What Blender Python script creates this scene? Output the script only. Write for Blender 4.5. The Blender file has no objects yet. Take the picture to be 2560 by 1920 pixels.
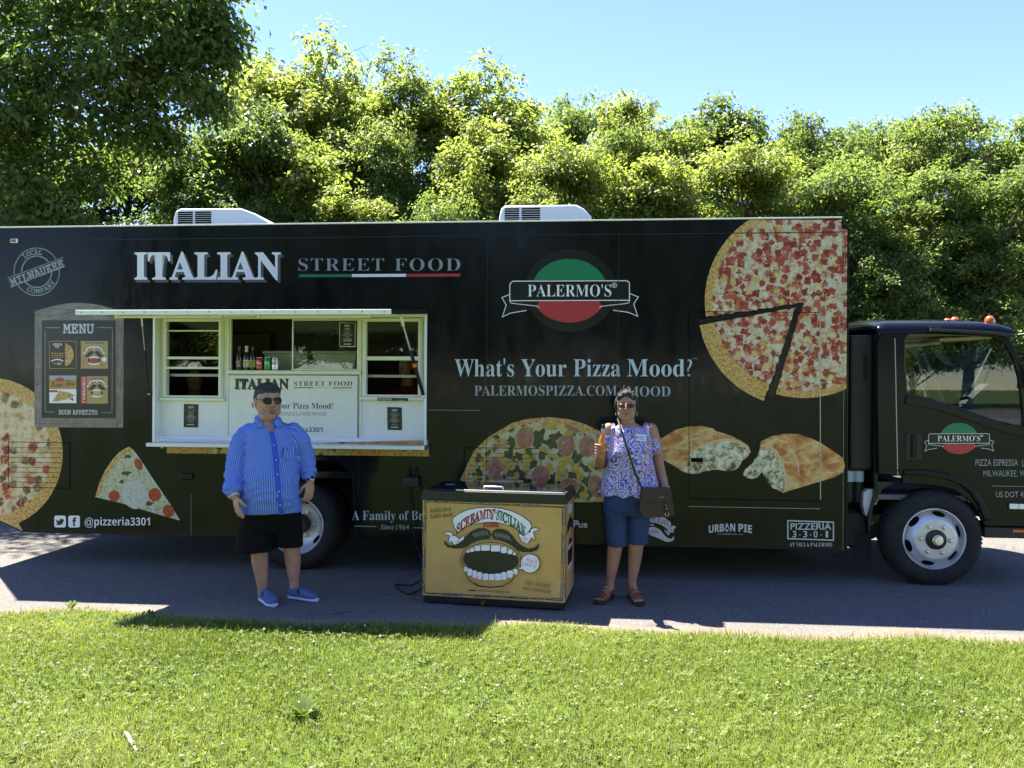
import bpy, bmesh, math, random
import numpy as np
from mathutils import Vector, Matrix, Euler, noise
from mathutils.geometry import tessellate_polygon
C = bpy.context.scene
COL = C.collection
R = math.radians
rng = np.random.default_rng(7)
random.seed(7)

# ---------------------------------------------------------------- camera, sky, sun, exposure
F_PX, CAM_Z, ROLL = 2050.0, 1.7, R(0.311)
cam = bpy.data.cameras.new('camera')
cam.sensor_width = 36.0
cam.lens = 36.0 * F_PX / 2560.0
cam.clip_start, cam.clip_end = 0.05, 2000
cam_o = bpy.data.objects.new('camera', cam)
COL.objects.link(cam_o)
cr, sr = math.cos(ROLL), math.sin(ROLL)
cam_o.matrix_world = Matrix(((cr, -sr, 0, 0), (0, 0, -1, 0), (sr, cr, 0, CAM_Z), (0, 0, 0, 1)))
C.camera = cam_o

SUN = Vector((-0.33, 0.41, 1.0)).normalized()          # towards the sun
SUN_EL = math.asin(SUN.z)
SUN_AZ = math.atan2(SUN.x, SUN.y)
world = bpy.data.worlds.new('World')
C.world = world
world.use_nodes = True
_nt = world.node_tree
_bg = _nt.nodes['Background']
_sky = _nt.nodes.new('ShaderNodeTexSky')
_sky.sky_type = 'NISHITA'
_sky.sun_disc = False
_sky.sun_elevation = SUN_EL
_sky.sun_rotation = SUN_AZ
_sky.altitude = 200
_sky.air_density = 0.85
_sky.dust_density = 0.0
_sky.ozone_density = 1.6
_hs = _nt.nodes.new('ShaderNodeHueSaturation')
_hs.inputs['Saturation'].default_value = 1.12
_hs.inputs['Hue'].default_value = .518
_nt.links.new(_sky.outputs[0], _hs.inputs['Color'])
_nt.links.new(_hs.outputs[0], _bg.inputs['Color'])
_bg.inputs['Strength'].default_value = 0.074
sun = bpy.data.lights.new('sun', 'SUN')
sun.energy = 4.25
sun.angle = R(0.5)
sun.color = (1.0, 0.95, 0.87)
sun_o = bpy.data.objects.new('sun', sun)
COL.objects.link(sun_o)
sun_o.rotation_euler = SUN.to_track_quat('Z', 'Y').to_euler()
C.view_settings.view_transform = 'Standard'
C.view_settings.look = 'None'
C.view_settings.exposure = 2.5
C.view_settings.gamma = 1.0
C.render.engine = 'CYCLES'
C.cycles.use_denoising = True
C.cycles.max_bounces = 10
C.cycles.diffuse_bounces = 4
C.cycles.glossy_bounces = 4
C.cycles.transmission_bounces = 8
C.cycles.transparent_max_bounces = 8
C.cycles.caustics_reflective = False
C.cycles.caustics_refractive = False
C.cycles.sample_clamp_indirect = 6.0

# ---------------------------------------------------------------- pixel (of the 2560x1920 photograph) to place
def ray(px, py):
    x, y = px - 1280.0, 960.0 - py
    return Vector(((x * cr - y * sr) / F_PX, 1.0, (x * sr + y * cr) / F_PX))
CAMP = Vector((0, 0, CAM_Z))
def at_depth(px, py, d):
    return CAMP + ray(px, py) * d
def on_ground(px, py, z=0.0):
    r = ray(px, py)
    return CAMP + r * ((z - CAM_Z) / r.z)

class Plane:
    """an upright plane: origin on the ground, yaw about z; local x runs along it, local -y faces the camera"""
    def __init__(s, ox, oy, yaw):
        s.o = Vector((ox, oy, 0)); s.yaw = yaw
        s.e = Vector((math.cos(yaw), math.sin(yaw), 0)); s.n = Vector((math.sin(yaw), -math.cos(yaw), 0))
    def px(s, x, y, w=0.0):
        r = ray(x, y); p0 = s.o + s.n * w
        t = (p0 - CAMP).dot(s.n) / r.dot(s.n)
        p = CAMP + r * t
        return ((p - s.o).dot(s.e), p.z)
T = Plane(2.8206, 6.973, R(-5.0138))                    # the side of the truck

# ---------------------------------------------------------------- materials
MATS = {}
def mat(name, col=(.5, .5, .5), rough=.5, metal=0.0, coat=0.0, spec=.5, fn=None, alpha=None, trans=0.0, ior=1.45, emit=None, coat_rough=.03):
    if name in MATS: return MATS[name]
    m = bpy.data.materials.new(name); m.use_nodes = True
    nt = m.node_tree; b = nt.nodes['Principled BSDF']
    b.inputs['Base Color'].default_value = (*col, 1)
    b.inputs['Roughness'].default_value = rough
    b.inputs['Metallic'].default_value = metal
    b.inputs['Coat Weight'].default_value = coat
    b.inputs['Coat Roughness'].default_value = coat_rough
    b.inputs['Specular IOR Level'].default_value = spec
    b.inputs['Transmission Weight'].default_value = trans
    b.inputs['IOR'].default_value = ior
    if emit:
        b.inputs['Emission Color'].default_value = (*emit[0], 1); b.inputs['Emission Strength'].default_value = emit[1]
    if fn: fn(NT(nt), b)
    MATS[name] = m
    return m

class NT:
    """small node helper"""
    def __init__(s, nt): s.nt = nt
    def new(s, t, **kw):
        n = s.nt.nodes.new('ShaderNode' + t)
        for k, v in kw.items(): setattr(n, k, v)
        return n
    def put(s, sock, v):
        if v is None: return
        if isinstance(v, bpy.types.NodeSocket): s.nt.links.new(v, sock)
        elif isinstance(v, (tuple, list)):
            sock.default_value = (*v, 1) if len(v) == 3 and len(sock.default_value) == 4 else v
        else: sock.default_value = v
    def obj(s): return s.new('TexCoord').outputs['Object']
    def mapping(s, v, scale=(1, 1, 1), loc=(0, 0, 0), rot=(0, 0, 0)):
        n = s.new('Mapping'); s.put(n.inputs[0], v)
        n.inputs['Scale'].default_value = scale; n.inputs['Location'].default_value = loc; n.inputs['Rotation'].default_value = rot
        return n.outputs[0]
    def noise(s, v, scale, detail=4, rough=.55, dist=0, col=False):
        n = s.new('TexNoise'); s.put(n.inputs['Vector'], v)
        n.inputs['Scale'].default_value = scale; n.inputs['Detail'].default_value = detail
        n.inputs['Roughness'].default_value = rough; n.inputs['Distortion'].default_value = dist
        return n.outputs['Color' if col else 'Fac']
    def voro(s, v, scale, metric='EUCLIDEAN', rand=1.0, feature='F1', dim='3D'):
        n = s.new('TexVoronoi', voronoi_dimensions=dim, feature=feature)
        if feature != 'DISTANCE_TO_EDGE': n.distance = metric
        s.put(n.inputs['Vector'], v); n.inputs['Scale'].default_value = scale; n.inputs['Randomness'].default_value = rand
        return n.outputs
    def ramp(s, f, stops, interp='LINEAR'):
        n = s.new('ValToRGB'); n.color_ramp.interpolation = interp
        e = n.color_ramp.elements
        while len(e) < len(stops): e.new(.5)
        for el, (p, c) in zip(e, stops):
            el.position = p; el.color = (*c, 1) if len(c) == 3 else c
        s.put(n.inputs[0], f); return n.outputs[0]
    def step(s, f, a, b):
        n = s.new('MapRange'); s.put(n.inputs[0], f); n.inputs[1].default_value = a; n.inputs[2].default_value = b
        return n.outputs[0]
    def math(s, op, a, b=None, c=None):
        n = s.new('Math', operation=op); s.put(n.inputs[0], a); s.put(n.inputs[1], b); s.put(n.inputs[2], c)
        return n.outputs[0]
    def vmath(s, op, a, b=None):
        n = s.new('VectorMath', operation=op); s.put(n.inputs[0], a); s.put(n.inputs[1], b)
        return n.outputs['Value'] if op in ('LENGTH', 'DOT_PRODUCT', 'DISTANCE') else n.outputs[0]
    def mix(s, f, a, b, blend='MIX'):
        n = s.new('Mix', data_type='RGBA', blend_type=blend)
        s.put(n.inputs[0], f); s.put(n.inputs[6], a); s.put(n.inputs[7], b); return n.outputs[2]
    def sep(s, v):
        n = s.new('SeparateXYZ'); s.put(n.inputs[0], v); return n.outputs
    def comb(s, x, y, z):
        n = s.new('CombineXYZ'); s.put(n.inputs[0], x); s.put(n.inputs[1], y); s.put(n.inputs[2], z); return n.outputs[0]
    def bump(s, b, h, strength=.3, dist=.01):
        n = s.new('Bump'); n.inputs['Strength'].default_value = strength; n.inputs['Distance'].default_value = dist
        s.put(n.inputs['Height'], h); s.nt.links.new(n.outputs[0], b.inputs['Normal'])
    def attr(s, name):
        n = s.new('Attribute', attribute_name=name); return n.outputs
    def rand(s): return s.new('ObjectInfo').outputs['Random']

# ---------------------------------------------------------------- objects and meshes
def tag(o, label=None, cat=None, group=None, kind=None):
    if label: o['label'] = label
    if cat: o['category'] = cat
    if group: o['group'] = group
    if kind: o['kind'] = kind
    return o
def empty(name, loc=(0, 0, 0), rz=0.0, label=None, cat=None, group=None):
    o = bpy.data.objects.new(name, None); COL.objects.link(o)
    o.location = loc; o.rotation_euler = (0, 0, rz); o.empty_display_size = .1
    return tag(o, label, cat, group)
def link(name, me, mats, parent=None, loc=None):
    o = bpy.data.objects.new(name, me); COL.objects.link(o)
    if mats is not None:
        for m in (mats if isinstance(mats, (list, tuple)) else [mats]): me.materials.append(m)
    if parent: o.parent = parent
    if loc is not None: o.location = loc
    return o
def copy_tree(o, parent=None):
    c = o.copy(); COL.objects.link(c); c.parent = parent
    for ch in list(o.children): copy_tree(ch, c)
    return c

def basis(axis):
    w = Vector(axis).normalized()
    h = Vector((0, 0, 1)) if abs(w.z) < .9 else Vector((1, 0, 0))
    u = h.cross(w).normalized(); v = w.cross(u)
    return u, v, w

class MB:
    def __init__(s): s.v = []; s.f = []; s.m = []
    def add(s, vs, fs, mi=0):
        n = len(s.v); s.v.extend(tuple(v) for v in vs)
        s.f.extend(tuple(i + n for i in f) for f in fs); s.m.extend([mi] * len(fs)); return s
    def box(s, x0, x1, y0, y1, z0, z1, mi=0, mtx=None):
        vs = [Vector((x, y, z)) for x in (x0, x1) for y in (y0, y1) for z in (z0, z1)]
        if mtx: vs = [mtx @ v for v in vs]
        return s.add(vs, [(0, 1, 3, 2), (4, 6, 7, 5), (0, 4, 5, 1), (2, 3, 7, 6), (0, 2, 6, 4), (1, 5, 7, 3)], mi)
    def poly(s, pts, holes=(), mi=0):
        loops = [[Vector(p) for p in pts]] + [[Vector(p) for p in h] for h in holes]
        tris = tessellate_polygon(loops)
        flat = [p for l in loops for p in l]
        return s.add(flat, tris, mi)
    def plate(s, pts, y0, y1, holes=(), mi=0, fn=None):
        """a polygon in (x, z), extruded from y0 to y1"""
        loops = [list(pts)] + [list(h) for h in holes]
        flat = [p for l in loops for p in l]; n = len(flat)
        tris = tessellate_polygon([[Vector((p[0], p[1], 0)) for p in l] for l in loops])
        vs = [(p[0], y0, p[1]) for p in flat] + [(p[0], y1, p[1]) for p in flat]
        fs = []
        a = flat
        for t in tris:
            ar = (a[t[1]][0] - a[t[0]][0]) * (a[t[2]][1] - a[t[0]][1]) - (a[t[2]][0] - a[t[0]][0]) * (a[t[1]][1] - a[t[0]][1])
            t = tuple(t) if ar > 0 else tuple(reversed(t))
            fs.append(t); fs.append(tuple(i + n for i in reversed(t)))
        k = 0
        for l in loops:
            m = len(l)
            for i in range(m):
                j = (i + 1) % m
                fs.append((k + i, k + j, n + k + j, n + k + i))
            k += m
        return s.add(vs, fs, mi)
    def tube(s, pts, r, n=8, mi=0, cap=True):
        pts = [Vector(p) for p in pts]; rs = r if isinstance(r, (list, tuple)) else [r] * len(pts)
        vs, fs = [], []
        u = None
        for i, p in enumerate(pts):
            d = (pts[min(i + 1, len(pts) - 1)] - pts[max(i - 1, 0)]).normalized()
            if u is None: u = basis(d)[0]
            u = (u - d * u.dot(d)).normalized(); v = d.cross(u)
            for k in range(n):
                a = 2 * math.pi * k / n
                vs.append(p + (u * math.cos(a) + v * math.sin(a)) * rs[i])
        for i in range(len(pts) - 1):
            for k in range(n):
                k2 = (k + 1) % n
                fs.append((i * n + k, i * n + k2, (i + 1) * n + k2, (i + 1) * n + k))
        if cap:
            fs.append(tuple(reversed(range(n)))); fs.append(tuple((len(pts) - 1) * n + k for k in range(n)))
        return s.add(vs, fs, mi)
    def lathe(s, prof, c=(0, 0, 0), axis=(0, 0, 1), n=24, mi=0, mis=None):
        """prof: (radius, height along the axis)"""
        u, v, w = basis(axis); c = Vector(c); vs, fs, ms = [], [], []
        for r_, h in prof:
            for k in range(n):
                a = 2 * math.pi * k / n
                vs.append(c + (u * math.cos(a) + v * math.sin(a)) * max(r_, 1e-5) + w * h)
        base = len(s.v)
        for i in range(len(prof) - 1):
            fs = [(i * n + k, i * n + (k + 1) % n, (i + 1) * n + (k + 1) % n, (i + 1) * n + k) for k in range(n)]
            s.f.extend(tuple(q + base for q in f) for f in fs); s.m.extend([mis[i] if mis else mi] * n)
        s.v.extend(tuple(v_) for v_ in vs); return s
    def ball(s, c, r, n=12, m=8, mi=0, mtx=None):
        rx, ry, rz = r if isinstance(r, (tuple, list)) else (r, r, r)
        vs, fs = [], []
        for i in range(m + 1):
            th = math.pi * i / m
            for k in range(n):
                a = 2 * math.pi * k / n
                p = Vector((rx * math.sin(th) * math.cos(a), ry * math.sin(th) * math.sin(a), rz * math.cos(th)))
                if mtx: p = mtx @ p
                vs.append(Vector(c) + p)
        for i in range(m):
            for k in range(n):
                k2 = (k + 1) % n
                fs.append((i * n + k, (i + 1) * n + k, (i + 1) * n + k2, i * n + k2))
        return s.add(vs, fs, mi)
    def mesh(s, name='mesh', weld=False):
        me = bpy.data.meshes.new(name); me.from_pydata(s.v, [], s.f)
        me.polygons.foreach_set('material_index', np.array(s.m, dtype=np.int32))
        if weld:
            bm = bmesh.new(); bm.from_mesh(me); bmesh.ops.remove_doubles(bm, verts=bm.verts, dist=1e-5)
            bmesh.ops.recalc_face_normals(bm, faces=bm.faces); bm.to_mesh(me); bm.free()
        me.update(); return me
    def build(s, name, mats, parent=None, smooth=None, bevel=0.0, loc=None, weld=True, seg=2):
        me = s.mesh(name, weld)
        if loc is not None:
            me.transform(Matrix.Translation(-Vector(loc)))
        o = link(name, me, mats, parent, loc)
        if smooth is not None:
            me.polygons.foreach_set('use_smooth', [True] * len(me.polygons)); me.set_sharp_from_angle(angle=R(smooth))
        if bevel:
            b = o.modifiers.new('bevel', 'BEVEL'); b.width = bevel; b.segments = seg; b.limit_method = 'ANGLE'; b.angle_limit = R(40)
            b.harden_normals = smooth is not None
        return o

def fast_mesh(name, V, Fc, k, attrs=None, smooth=False):
    """V (n,3) float array, Fc (m,k) int array"""
    me = bpy.data.meshes.new(name); V = np.ascontiguousarray(V, dtype=np.float32); Fc = np.ascontiguousarray(Fc, dtype=np.int32)
    me.vertices.add(len(V)); me.vertices.foreach_set('co', V.ravel())
    me.loops.add(Fc.size); me.loops.foreach_set('vertex_index', Fc.ravel())
    me.polygons.add(len(Fc)); me.polygons.foreach_set('loop_start', np.arange(0, Fc.size, k, dtype=np.int32))
    me.polygons.foreach_set('loop_total', np.full(len(Fc), k, dtype=np.int32))
    if smooth: me.polygons.foreach_set('use_smooth', np.ones(len(Fc), dtype=bool))
    for an, arr in (attrs or {}).items():
        a = me.attributes.new(an, 'FLOAT', 'POINT'); a.data.foreach_set('value', np.ascontiguousarray(arr, dtype=np.float32))
    me.update(calc_edges=True); return me

# ---------------------------------------------------------------- lettering and flat printed graphics
def serif(t):
    o = ''
    for c in t:
        if 'A' <= c <= 'Z': o += chr(0x1D400 + ord(c) - 65)
        elif 'a' <= c <= 'z': o += chr(0x1D41A + ord(c) - 97)
        elif '0' <= c <= '9': o += chr(0x1D7CE + ord(c) - 48)
        else: o += c
    return o
def alpha_style(t, U, L, D=None):
    o = ''
    for c in t:
        if 'A' <= c <= 'Z': o += chr(U + ord(c) - 65)
        elif 'a' <= c <= 'z': o += chr(L + ord(c) - 97)
        elif D and '0' <= c <= '9': o += chr(D + ord(c) - 48)
        else: o += c
    return o
STYLE = {'serif': serif, 'sans': lambda t: t,
         'sansbold': lambda t: alpha_style(t, 0x1D5D4, 0x1D5EE, 0x1D7EC),
         'slab': lambda t: alpha_style(t, 0x1D670, 0x1D68A, 0x1D7F6),
         'script': lambda t: alpha_style(t, 0x1D4D0, 0x1D4EA),
         'italic': lambda t: alpha_style(t, 0x1D468, 0x1D482)}
_TC = {}
def glyphs(body, style='serif', off=0.0, space=1.0):
    key = (body, style, off, space)
    if key in _TC: return _TC[key]
    c = bpy.data.curves.new('lettering', 'FONT'); c.body = STYLE[style](body); c.size = 1
    c.offset = off; c.space_character = space; c.resolution_u = 3
    o = bpy.data.objects.new('lettering', c); COL.objects.link(o)
    dg = bpy.context.evaluated_depsgraph_get(); dg.update()
    me = bpy.data.meshes.new_from_object(o.evaluated_get(dg))
    V = np.array([v.co[:2] for v in me.vertices]) if len(me.vertices) else np.zeros((0, 2))
    Fc = [tuple(p.vertices) for p in me.polygons]
    bpy.data.objects.remove(o); bpy.data.curves.remove(c); bpy.data.meshes.remove(me)
    _TC[key] = (V, Fc); return _TC[key]

class Art:
    """one printed graphic: flat shapes in drawing coordinates, laid on a plane in thin layers"""
    def __init__(s, to2, lift=0.0015, step=0.00012, to3=None):
        s.to2 = to2; s.mb = MB(); s.mats = []; s.h = lift; s.step = step
        s.to3 = to3 or (lambda a, b, h: (a, -h, b))
    def _mi(s, m):
        if m not in s.mats: s.mats.append(m)
        return s.mats.index(m)
    def _p(s, x, y):
        a, b = s.to2(x, y); return s.to3(a, b, s.h)
    def poly(s, pts, m, holes=()):
        s.h += s.step
        loops = [list(pts)] + [list(h) for h in holes]
        tris = tessellate_polygon([[Vector((p[0], p[1], 0)) for p in l] for l in loops])
        flat = [p for l in loops for p in l]
        s.mb.add([s._p(*p) for p in flat], tris, s._mi(m)); return s
    def tri(s, V, Fc, m):
        s.h += s.step
        s.mb.add([s._p(*p) for p in V], Fc, s._mi(m)); return s
    def rect(s, x0, y0, x1, y1, m, r=0):
        if r:
            pts = []
            for cx, cy, a0 in ((x1 - r, y0 + r, -90), (x1 - r, y1 - r, 0), (x0 + r, y1 - r, 90), (x0 + r, y0 + r, 180)):
                for k in range(6):
                    a = R(a0 + 18 * k); pts.append((cx + r * math.cos(a), cy + r * math.sin(a)))
            return s.poly(pts, m)
        return s.poly([(x0, y0), (x1, y0), (x1, y1), (x0, y1)], m)
    def frame(s, x0, y0, x1, y1, t, m):
        return s.poly([(x0, y0), (x1, y0), (x1, y1), (x0, y1)], m, holes=[[(x0 + t, y0 + t), (x1 - t, y0 + t), (x1 - t, y1 - t), (x0 + t, y1 - t)]])
    def oval(s, cx, cy, rx, ry, m, a0=0, a1=360, n=40, rot=0, wob=0.0, seed=0):
        rr = random.Random(seed); pts = []
        full = a1 - a0 >= 360
        ph = [rr.uniform(0, 6.28) for _ in range(4)]
        for k in range(n if full else n + 1):
            a = R(a0 + (a1 - a0) * k / n)
            q = 1 + wob * sum(math.sin(a * (j + 2) + ph[j]) for j in range(4)) / 2
            x, y = rx * q * math.cos(a), ry * q * math.sin(a); c, s_ = math.cos(R(rot)), math.sin(R(rot))
            pts.append((cx + x * c - y * s_, cy + x * s_ + y * c))
        return s.poly(pts, m)
    def ring(s, cx, cy, rx, ry, t, m, a0=0, a1=360, n=48):
        return s.line([(cx + rx * math.cos(R(a0 + (a1 - a0) * k / n)), cy + ry * math.sin(R(a0 + (a1 - a0) * k / n))) for k in range(n + 1)], t, m)
    def line(s, pts, w, m, closed=False):
        """a stroke of width w (or a width per point)"""
        pts = [Vector(p) for p in pts]; n = len(pts)
        ws = w if isinstance(w, (list, tuple)) else [w] * n
        L, Rr = [], []
        for i in range(n):
            a = pts[i - 1] if (i > 0 or closed) else pts[i]; b = pts[(i + 1) % n] if (i < n - 1 or closed) else pts[i]
            d1 = (pts[i] - a); d2 = (b - pts[i])
            d1 = d1.normalized() if d1.length > 1e-9 else d2.normalized()
            d2 = d2.normalized() if d2.length > 1e-9 else d1
            nn = Vector((-d1.y - d2.y, d1.x + d2.x)); 
            nn = nn.normalized() if nn.length > 1e-6 else Vector((-d1.y, d1.x))
            k = 1 / max(.5, nn.dot(Vector((-d1.y, d1.x))))
            L.append(pts[i] + nn * ws[i] * .5 * k); Rr.append(pts[i] - nn * ws[i] * .5 * k)
        s.h += s.step
        vs = [s._p(*p) for p in L] + [s._p(*p) for p in Rr]
        fs = [(i, (i + 1) % n, n + (i + 1) % n, n + i) for i in range(n if closed else n - 1)]
        s.mb.add(vs, fs, s._mi(m)); return s
    def text(s, body, x0, x1, y0, y1, m, style='serif', off=0.0, space=1.0, rot=0, shear=0.0, warp=None, cap=None):
        """fits the text between x0..x1, its capitals between y0 (top) and y1 (baseline); y grows downwards"""
        V, Fc = glyphs(body, style, off, space)
        if not len(V): return s
        mn, mx = V.min(0), V.max(0)
        capref = cap if cap else glyphs('H' if style != 'sans' else 'H', style)[0].max(0)[1]
        sx = (x1 - x0) / max(mx[0] - mn[0], 1e-6); sy = (y1 - y0) / capref
        X = (V[:, 0] - mn[0]) * sx; Y = V[:, 1] * sy
        X = X + shear * Y
        P = np.stack([x0 + X, y1 - Y], 1)
        if rot:
            c = np.array([(x0 + x1) / 2, (y0 + y1) / 2]); a = R(rot); Q = P - c
            P = np.stack([Q[:, 0] * math.cos(a) - Q[:, 1] * math.sin(a), Q[:, 0] * math.sin(a) + Q[:, 1] * math.cos(a)], 1) + c
        if warp: P = np.array([warp(*p) for p in P])
        return s.tri(P, Fc, m)
    def arc_text(s, body, cx, cy, r, a0, a1, hgt, m, style='serif', off=0.0, inside=False):
        """text along a circle; angles in degrees, clockwise from the top; inside: feet towards the rim"""
        V, Fc = glyphs(body, style, off)
        mn, mx = V.min(0), V.max(0); capref = glyphs('H', style)[0].max(0)[1]
        tt = (V[:, 0] - mn[0]) / (mx[0] - mn[0]); hh = V[:, 1] / capref * hgt
        a = np.radians(a0 + (a1 - a0) * tt)
        rr = r + hh if not inside else r - hh
        return s.tri(np.stack([cx + rr * np.sin(a), cy - rr * np.cos(a)], 1), Fc, m)
    def build(s, name, parent=None, label=None, loc=None):
        o = s.mb.build(name, s.mats, parent, weld=False, loc=loc)
        if label: o['label'] = label
        return o
# ================================================================ the setting
def f_asphalt(n, b):
    o = n.obj()
    g = n.noise(o, 90, 3, .7); big = n.noise(o, .7, 4, .6); mid = n.noise(o, 6, 4, .6)
    base = n.ramp(big, [(.3, (.096, .093, .078)), (.7, (.139, .133, .112))])
    base = n.mix(n.step(mid, .45, .75), base, (.125, .114, .101))
    v = n.voro(o, 150)
    sp = n.ramp(v['Color'], [(.25, (.06, .053, .05)), (.5, (.14, .12, .108)), (.9, (.30, .27, .245))])
    col = n.mix(n.math('MULTIPLY', n.step(g, .4, .62), .55), base, sp)
    peb = n.voro(o, 42); col = n.mix(n.math('MULTIPLY', n.math('GREATER_THAN', n.sep(peb['Color'])[0], .80), n.step(peb['Distance'], .34, .24)), col, n.ramp(n.sep(peb['Color'])[1], [(.2, (.05, .045, .042)), (.55, (.23, .20, .18)), (.85, (.42, .37, .33))]))
    wv = n.vmath('ADD', o, n.vmath('MULTIPLY', n.noise(o, 3.5, 4, .65, col=True), (.35, .35, 0))); cr_ = n.voro(wv, .62, feature='DISTANCE_TO_EDGE')['Distance']
    col = n.mix(n.math('MULTIPLY', n.math('MULTIPLY', n.step(cr_, .007, .002), .55), n.step(n.noise(o, .9, 2), .46, .62)), col, (.025, .022, .02))
    st = n.step(n.noise(n.mapping(o, (1.3, 3.2, 1)), 1.6, 5, .65), .60, .70)
    col = n.mix(n.math('MULTIPLY', st, .3), col, (.06, .053, .05))
    n.put(b.inputs['Base Color'], col)
    n.bump(b, n.math('ADD', n.math('MULTIPLY', g, .7), v['Distance']), .5, .006)
mat('asphalt', rough=.9, spec=.3, fn=f_asphalt)
def f_verge(n, b):
    o = n.obj(); g = n.noise(o, 60, 4, .7); big = n.noise(o, 3, 4, .6)
    col = n.ramp(big, [(.3, (.15, .115, .088)), (.7, (.215, .17, .135))])
    col = n.mix(n.step(g, .5, .7), col, (.10, .078, .055))
    n.put(b.inputs['Base Color'], col); n.bump(b, g, .7, .01)
mat('dirt', rough=.95, spec=.2, fn=f_verge)
def f_soil(n, b):
    o = n.obj(); g = n.noise(o, 35, 4, .7); big = n.noise(o, 2.2, 4, .6)
    col = n.ramp(g, [(.3, (.035, .055, .012)), (.6, (.09, .14, .025)), (.8, (.16, .17, .06))])
    col = n.mix(n.step(big, .4, .7), col, (.12, .17, .035))
    n.put(b.inputs['Base Color'], col); n.bump(b, g, .9, .03)
mat('lawn_soil', rough=.95, spec=.2, fn=f_soil)
def f_forest(n, b):
    o = n.obj(); g = n.noise(o, 5, 5, .7)
    n.put(b.inputs['Base Color'], n.ramp(g, [(.3, (.02, .028, .01)), (.7, (.07, .085, .03))]))
mat('forest_soil', rough=1, spec=.1, fn=f_forest)

def edge_y(x):                                           # where the lawn meets the pavement
    return 5.67 - .0645 * x - .03 * max(0.0, x) + .05 * math.sin(x * 2.1 + 1) + .035 * math.sin(x * 5.3) + .05 * noise.noise((x * 3, 0, 0)) + .02 * noise.noise((x * 11, 5, 0)) \
        + (.10 * math.exp(-((x + 3.0) / .9) ** 2)) - .10 * math.exp(-((x + 2.2) / .35) ** 2)

mb = MB(); mb.add([(-400, -400, -.03), (400, -400, -.03), (400, 500, -.03), (-400, 500, -.03)], [(0, 1, 2, 3)])
tag(mb.build('ground', MATS['lawn_soil']), kind='structure')
mb = MB(); mb.add([(-60, 3, 0), (60, 3, 0), (60, 16.5, 0), (-60, 16.5, 0)], [(0, 1, 2, 3)])
tag(mb.build('parking_lot', MATS['asphalt']), kind='structure')
# dusty verge between pavement and grass
xs = [-14 + .08 * i for i in range(351)]
vs, fs = [], []
for i, x in enumerate(xs):
    e = edge_y(x); w = .17 + .06 * noise.noise((x * 2, 9, 0)) + .04 * noise.noise((x * 9, 2, 0)) + .10 * math.exp(-((x + 2.2) / .5) ** 2) + .08 * max(0, min(1, (x - .5) / 2))
    vs += [(x, e - .25, .004), (x, e + w, .004)]
    if i: fs.append((2 * i - 2, 2 * i, 2 * i + 1, 2 * i - 1))
tag(MB().add(vs, fs).build('dirt_verge', MATS['dirt']), kind='structure')
vs, fs = [], []
for i, x in enumerate(xs):
    vs += [(x * 4, -40, .012), (x * 4, 2.0, .012)] if 0 else [(x, 0.5, .012), (x, edge_y(x), .012), (x, edge_y(x) + .03, -.002)]
    if i: fs += [(3 * i - 3, 3 * i, 3 * i + 1, 3 * i - 2), (3 * i - 2, 3 * i + 1, 3 * i + 2, 3 * i - 1)]
vs += [(-60, -26, .012), (60, -26, .012), (60, .5, .012), (-60, .5, .012)]
k = len(vs); fs.append((k - 4, k - 3, k - 2, k - 1))
for sx in (-1, 1):
    k = len(vs); vs += [(14 * sx, .5, .012), (60 * sx, .5, .012), (60 * sx, 5.2, .012), (14 * sx, 5.2, .012)]
    fs.append((k, k + 1, k + 2, k + 3) if sx > 0 else (k + 3, k + 2, k + 1, k))
tag(MB().add(vs, fs).build('lawn', MATS['lawn_soil']), kind='structure')
mb = MB(); mb.add([(-150, -48, -.01), (150, -48, -.01), (150, -26, -.01), (-150, -26, -.01)], [(0, 1, 2, 3)])
tag(mb.build('road', MATS['asphalt']), kind='structure')
# wooded slope behind the parking lot
vs, fs = [], []
nx, ny = 41, 21
for j in range(ny):
    for i in range(nx):
        x = -80 + 4 * i; y = 15.2 + (j / (ny - 1)) ** 1.4 * 90
        vs.append((x, y, .006 + max(0, y - 17) * .06 + (.4 * noise.noise((x * .1, y * .1, 0)) if j > 2 else 0)))
for j in range(ny - 1):
    for i in range(nx - 1):
        a = j * nx + i; fs.append((a, a + 1, a + nx + 1, a + nx))
tag(MB().add(vs, fs).build('wooded_slope', MATS['forest_soil'], smooth=60), kind='structure')

# ---------------------------------------------------------------- grass, clover
def leafy(name, stops, trans=.45, rough=.55, shine=.25, attr='tone', randobj=0.0):
    def fn(n, b):
        t = n.attr(attr)['Fac']
        if randobj:
            t = n.math('ADD', t, n.math('MULTIPLY', n.math('SUBTRACT', n.rand(), .5), randobj))
        col = n.ramp(t, stops)
        n.put(b.inputs['Base Color'], col)
        tr = n.new('BsdfTranslucent'); n.put(tr.inputs['Color'], n.mix(1.0, col, (1.3, 1.35, .8), 'MULTIPLY'))
        mx = n.new('MixShader'); mx.inputs[0].default_value = trans
        n.nt.links.new(b.outputs[0], mx.inputs[1]); n.nt.links.new(tr.outputs[0], mx.inputs[2])
        n.nt.links.new(mx.outputs[0], n.nt.nodes['Material Output'].inputs['Surface'])
    return mat(name, rough=rough, spec=shine, fn=fn)
leafy('grass_blade', [(0, (.092, .13, .018)), (.35, (.17, .22, .032)), (.7, (.25, .285, .06)), (1, (.42, .38, .18))], .4)
leafy('clover_leaf', [(0, (.08, .122, .024)), (.5, (.15, .20, .042)), (1, (.25, .275, .09))], .4)

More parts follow.
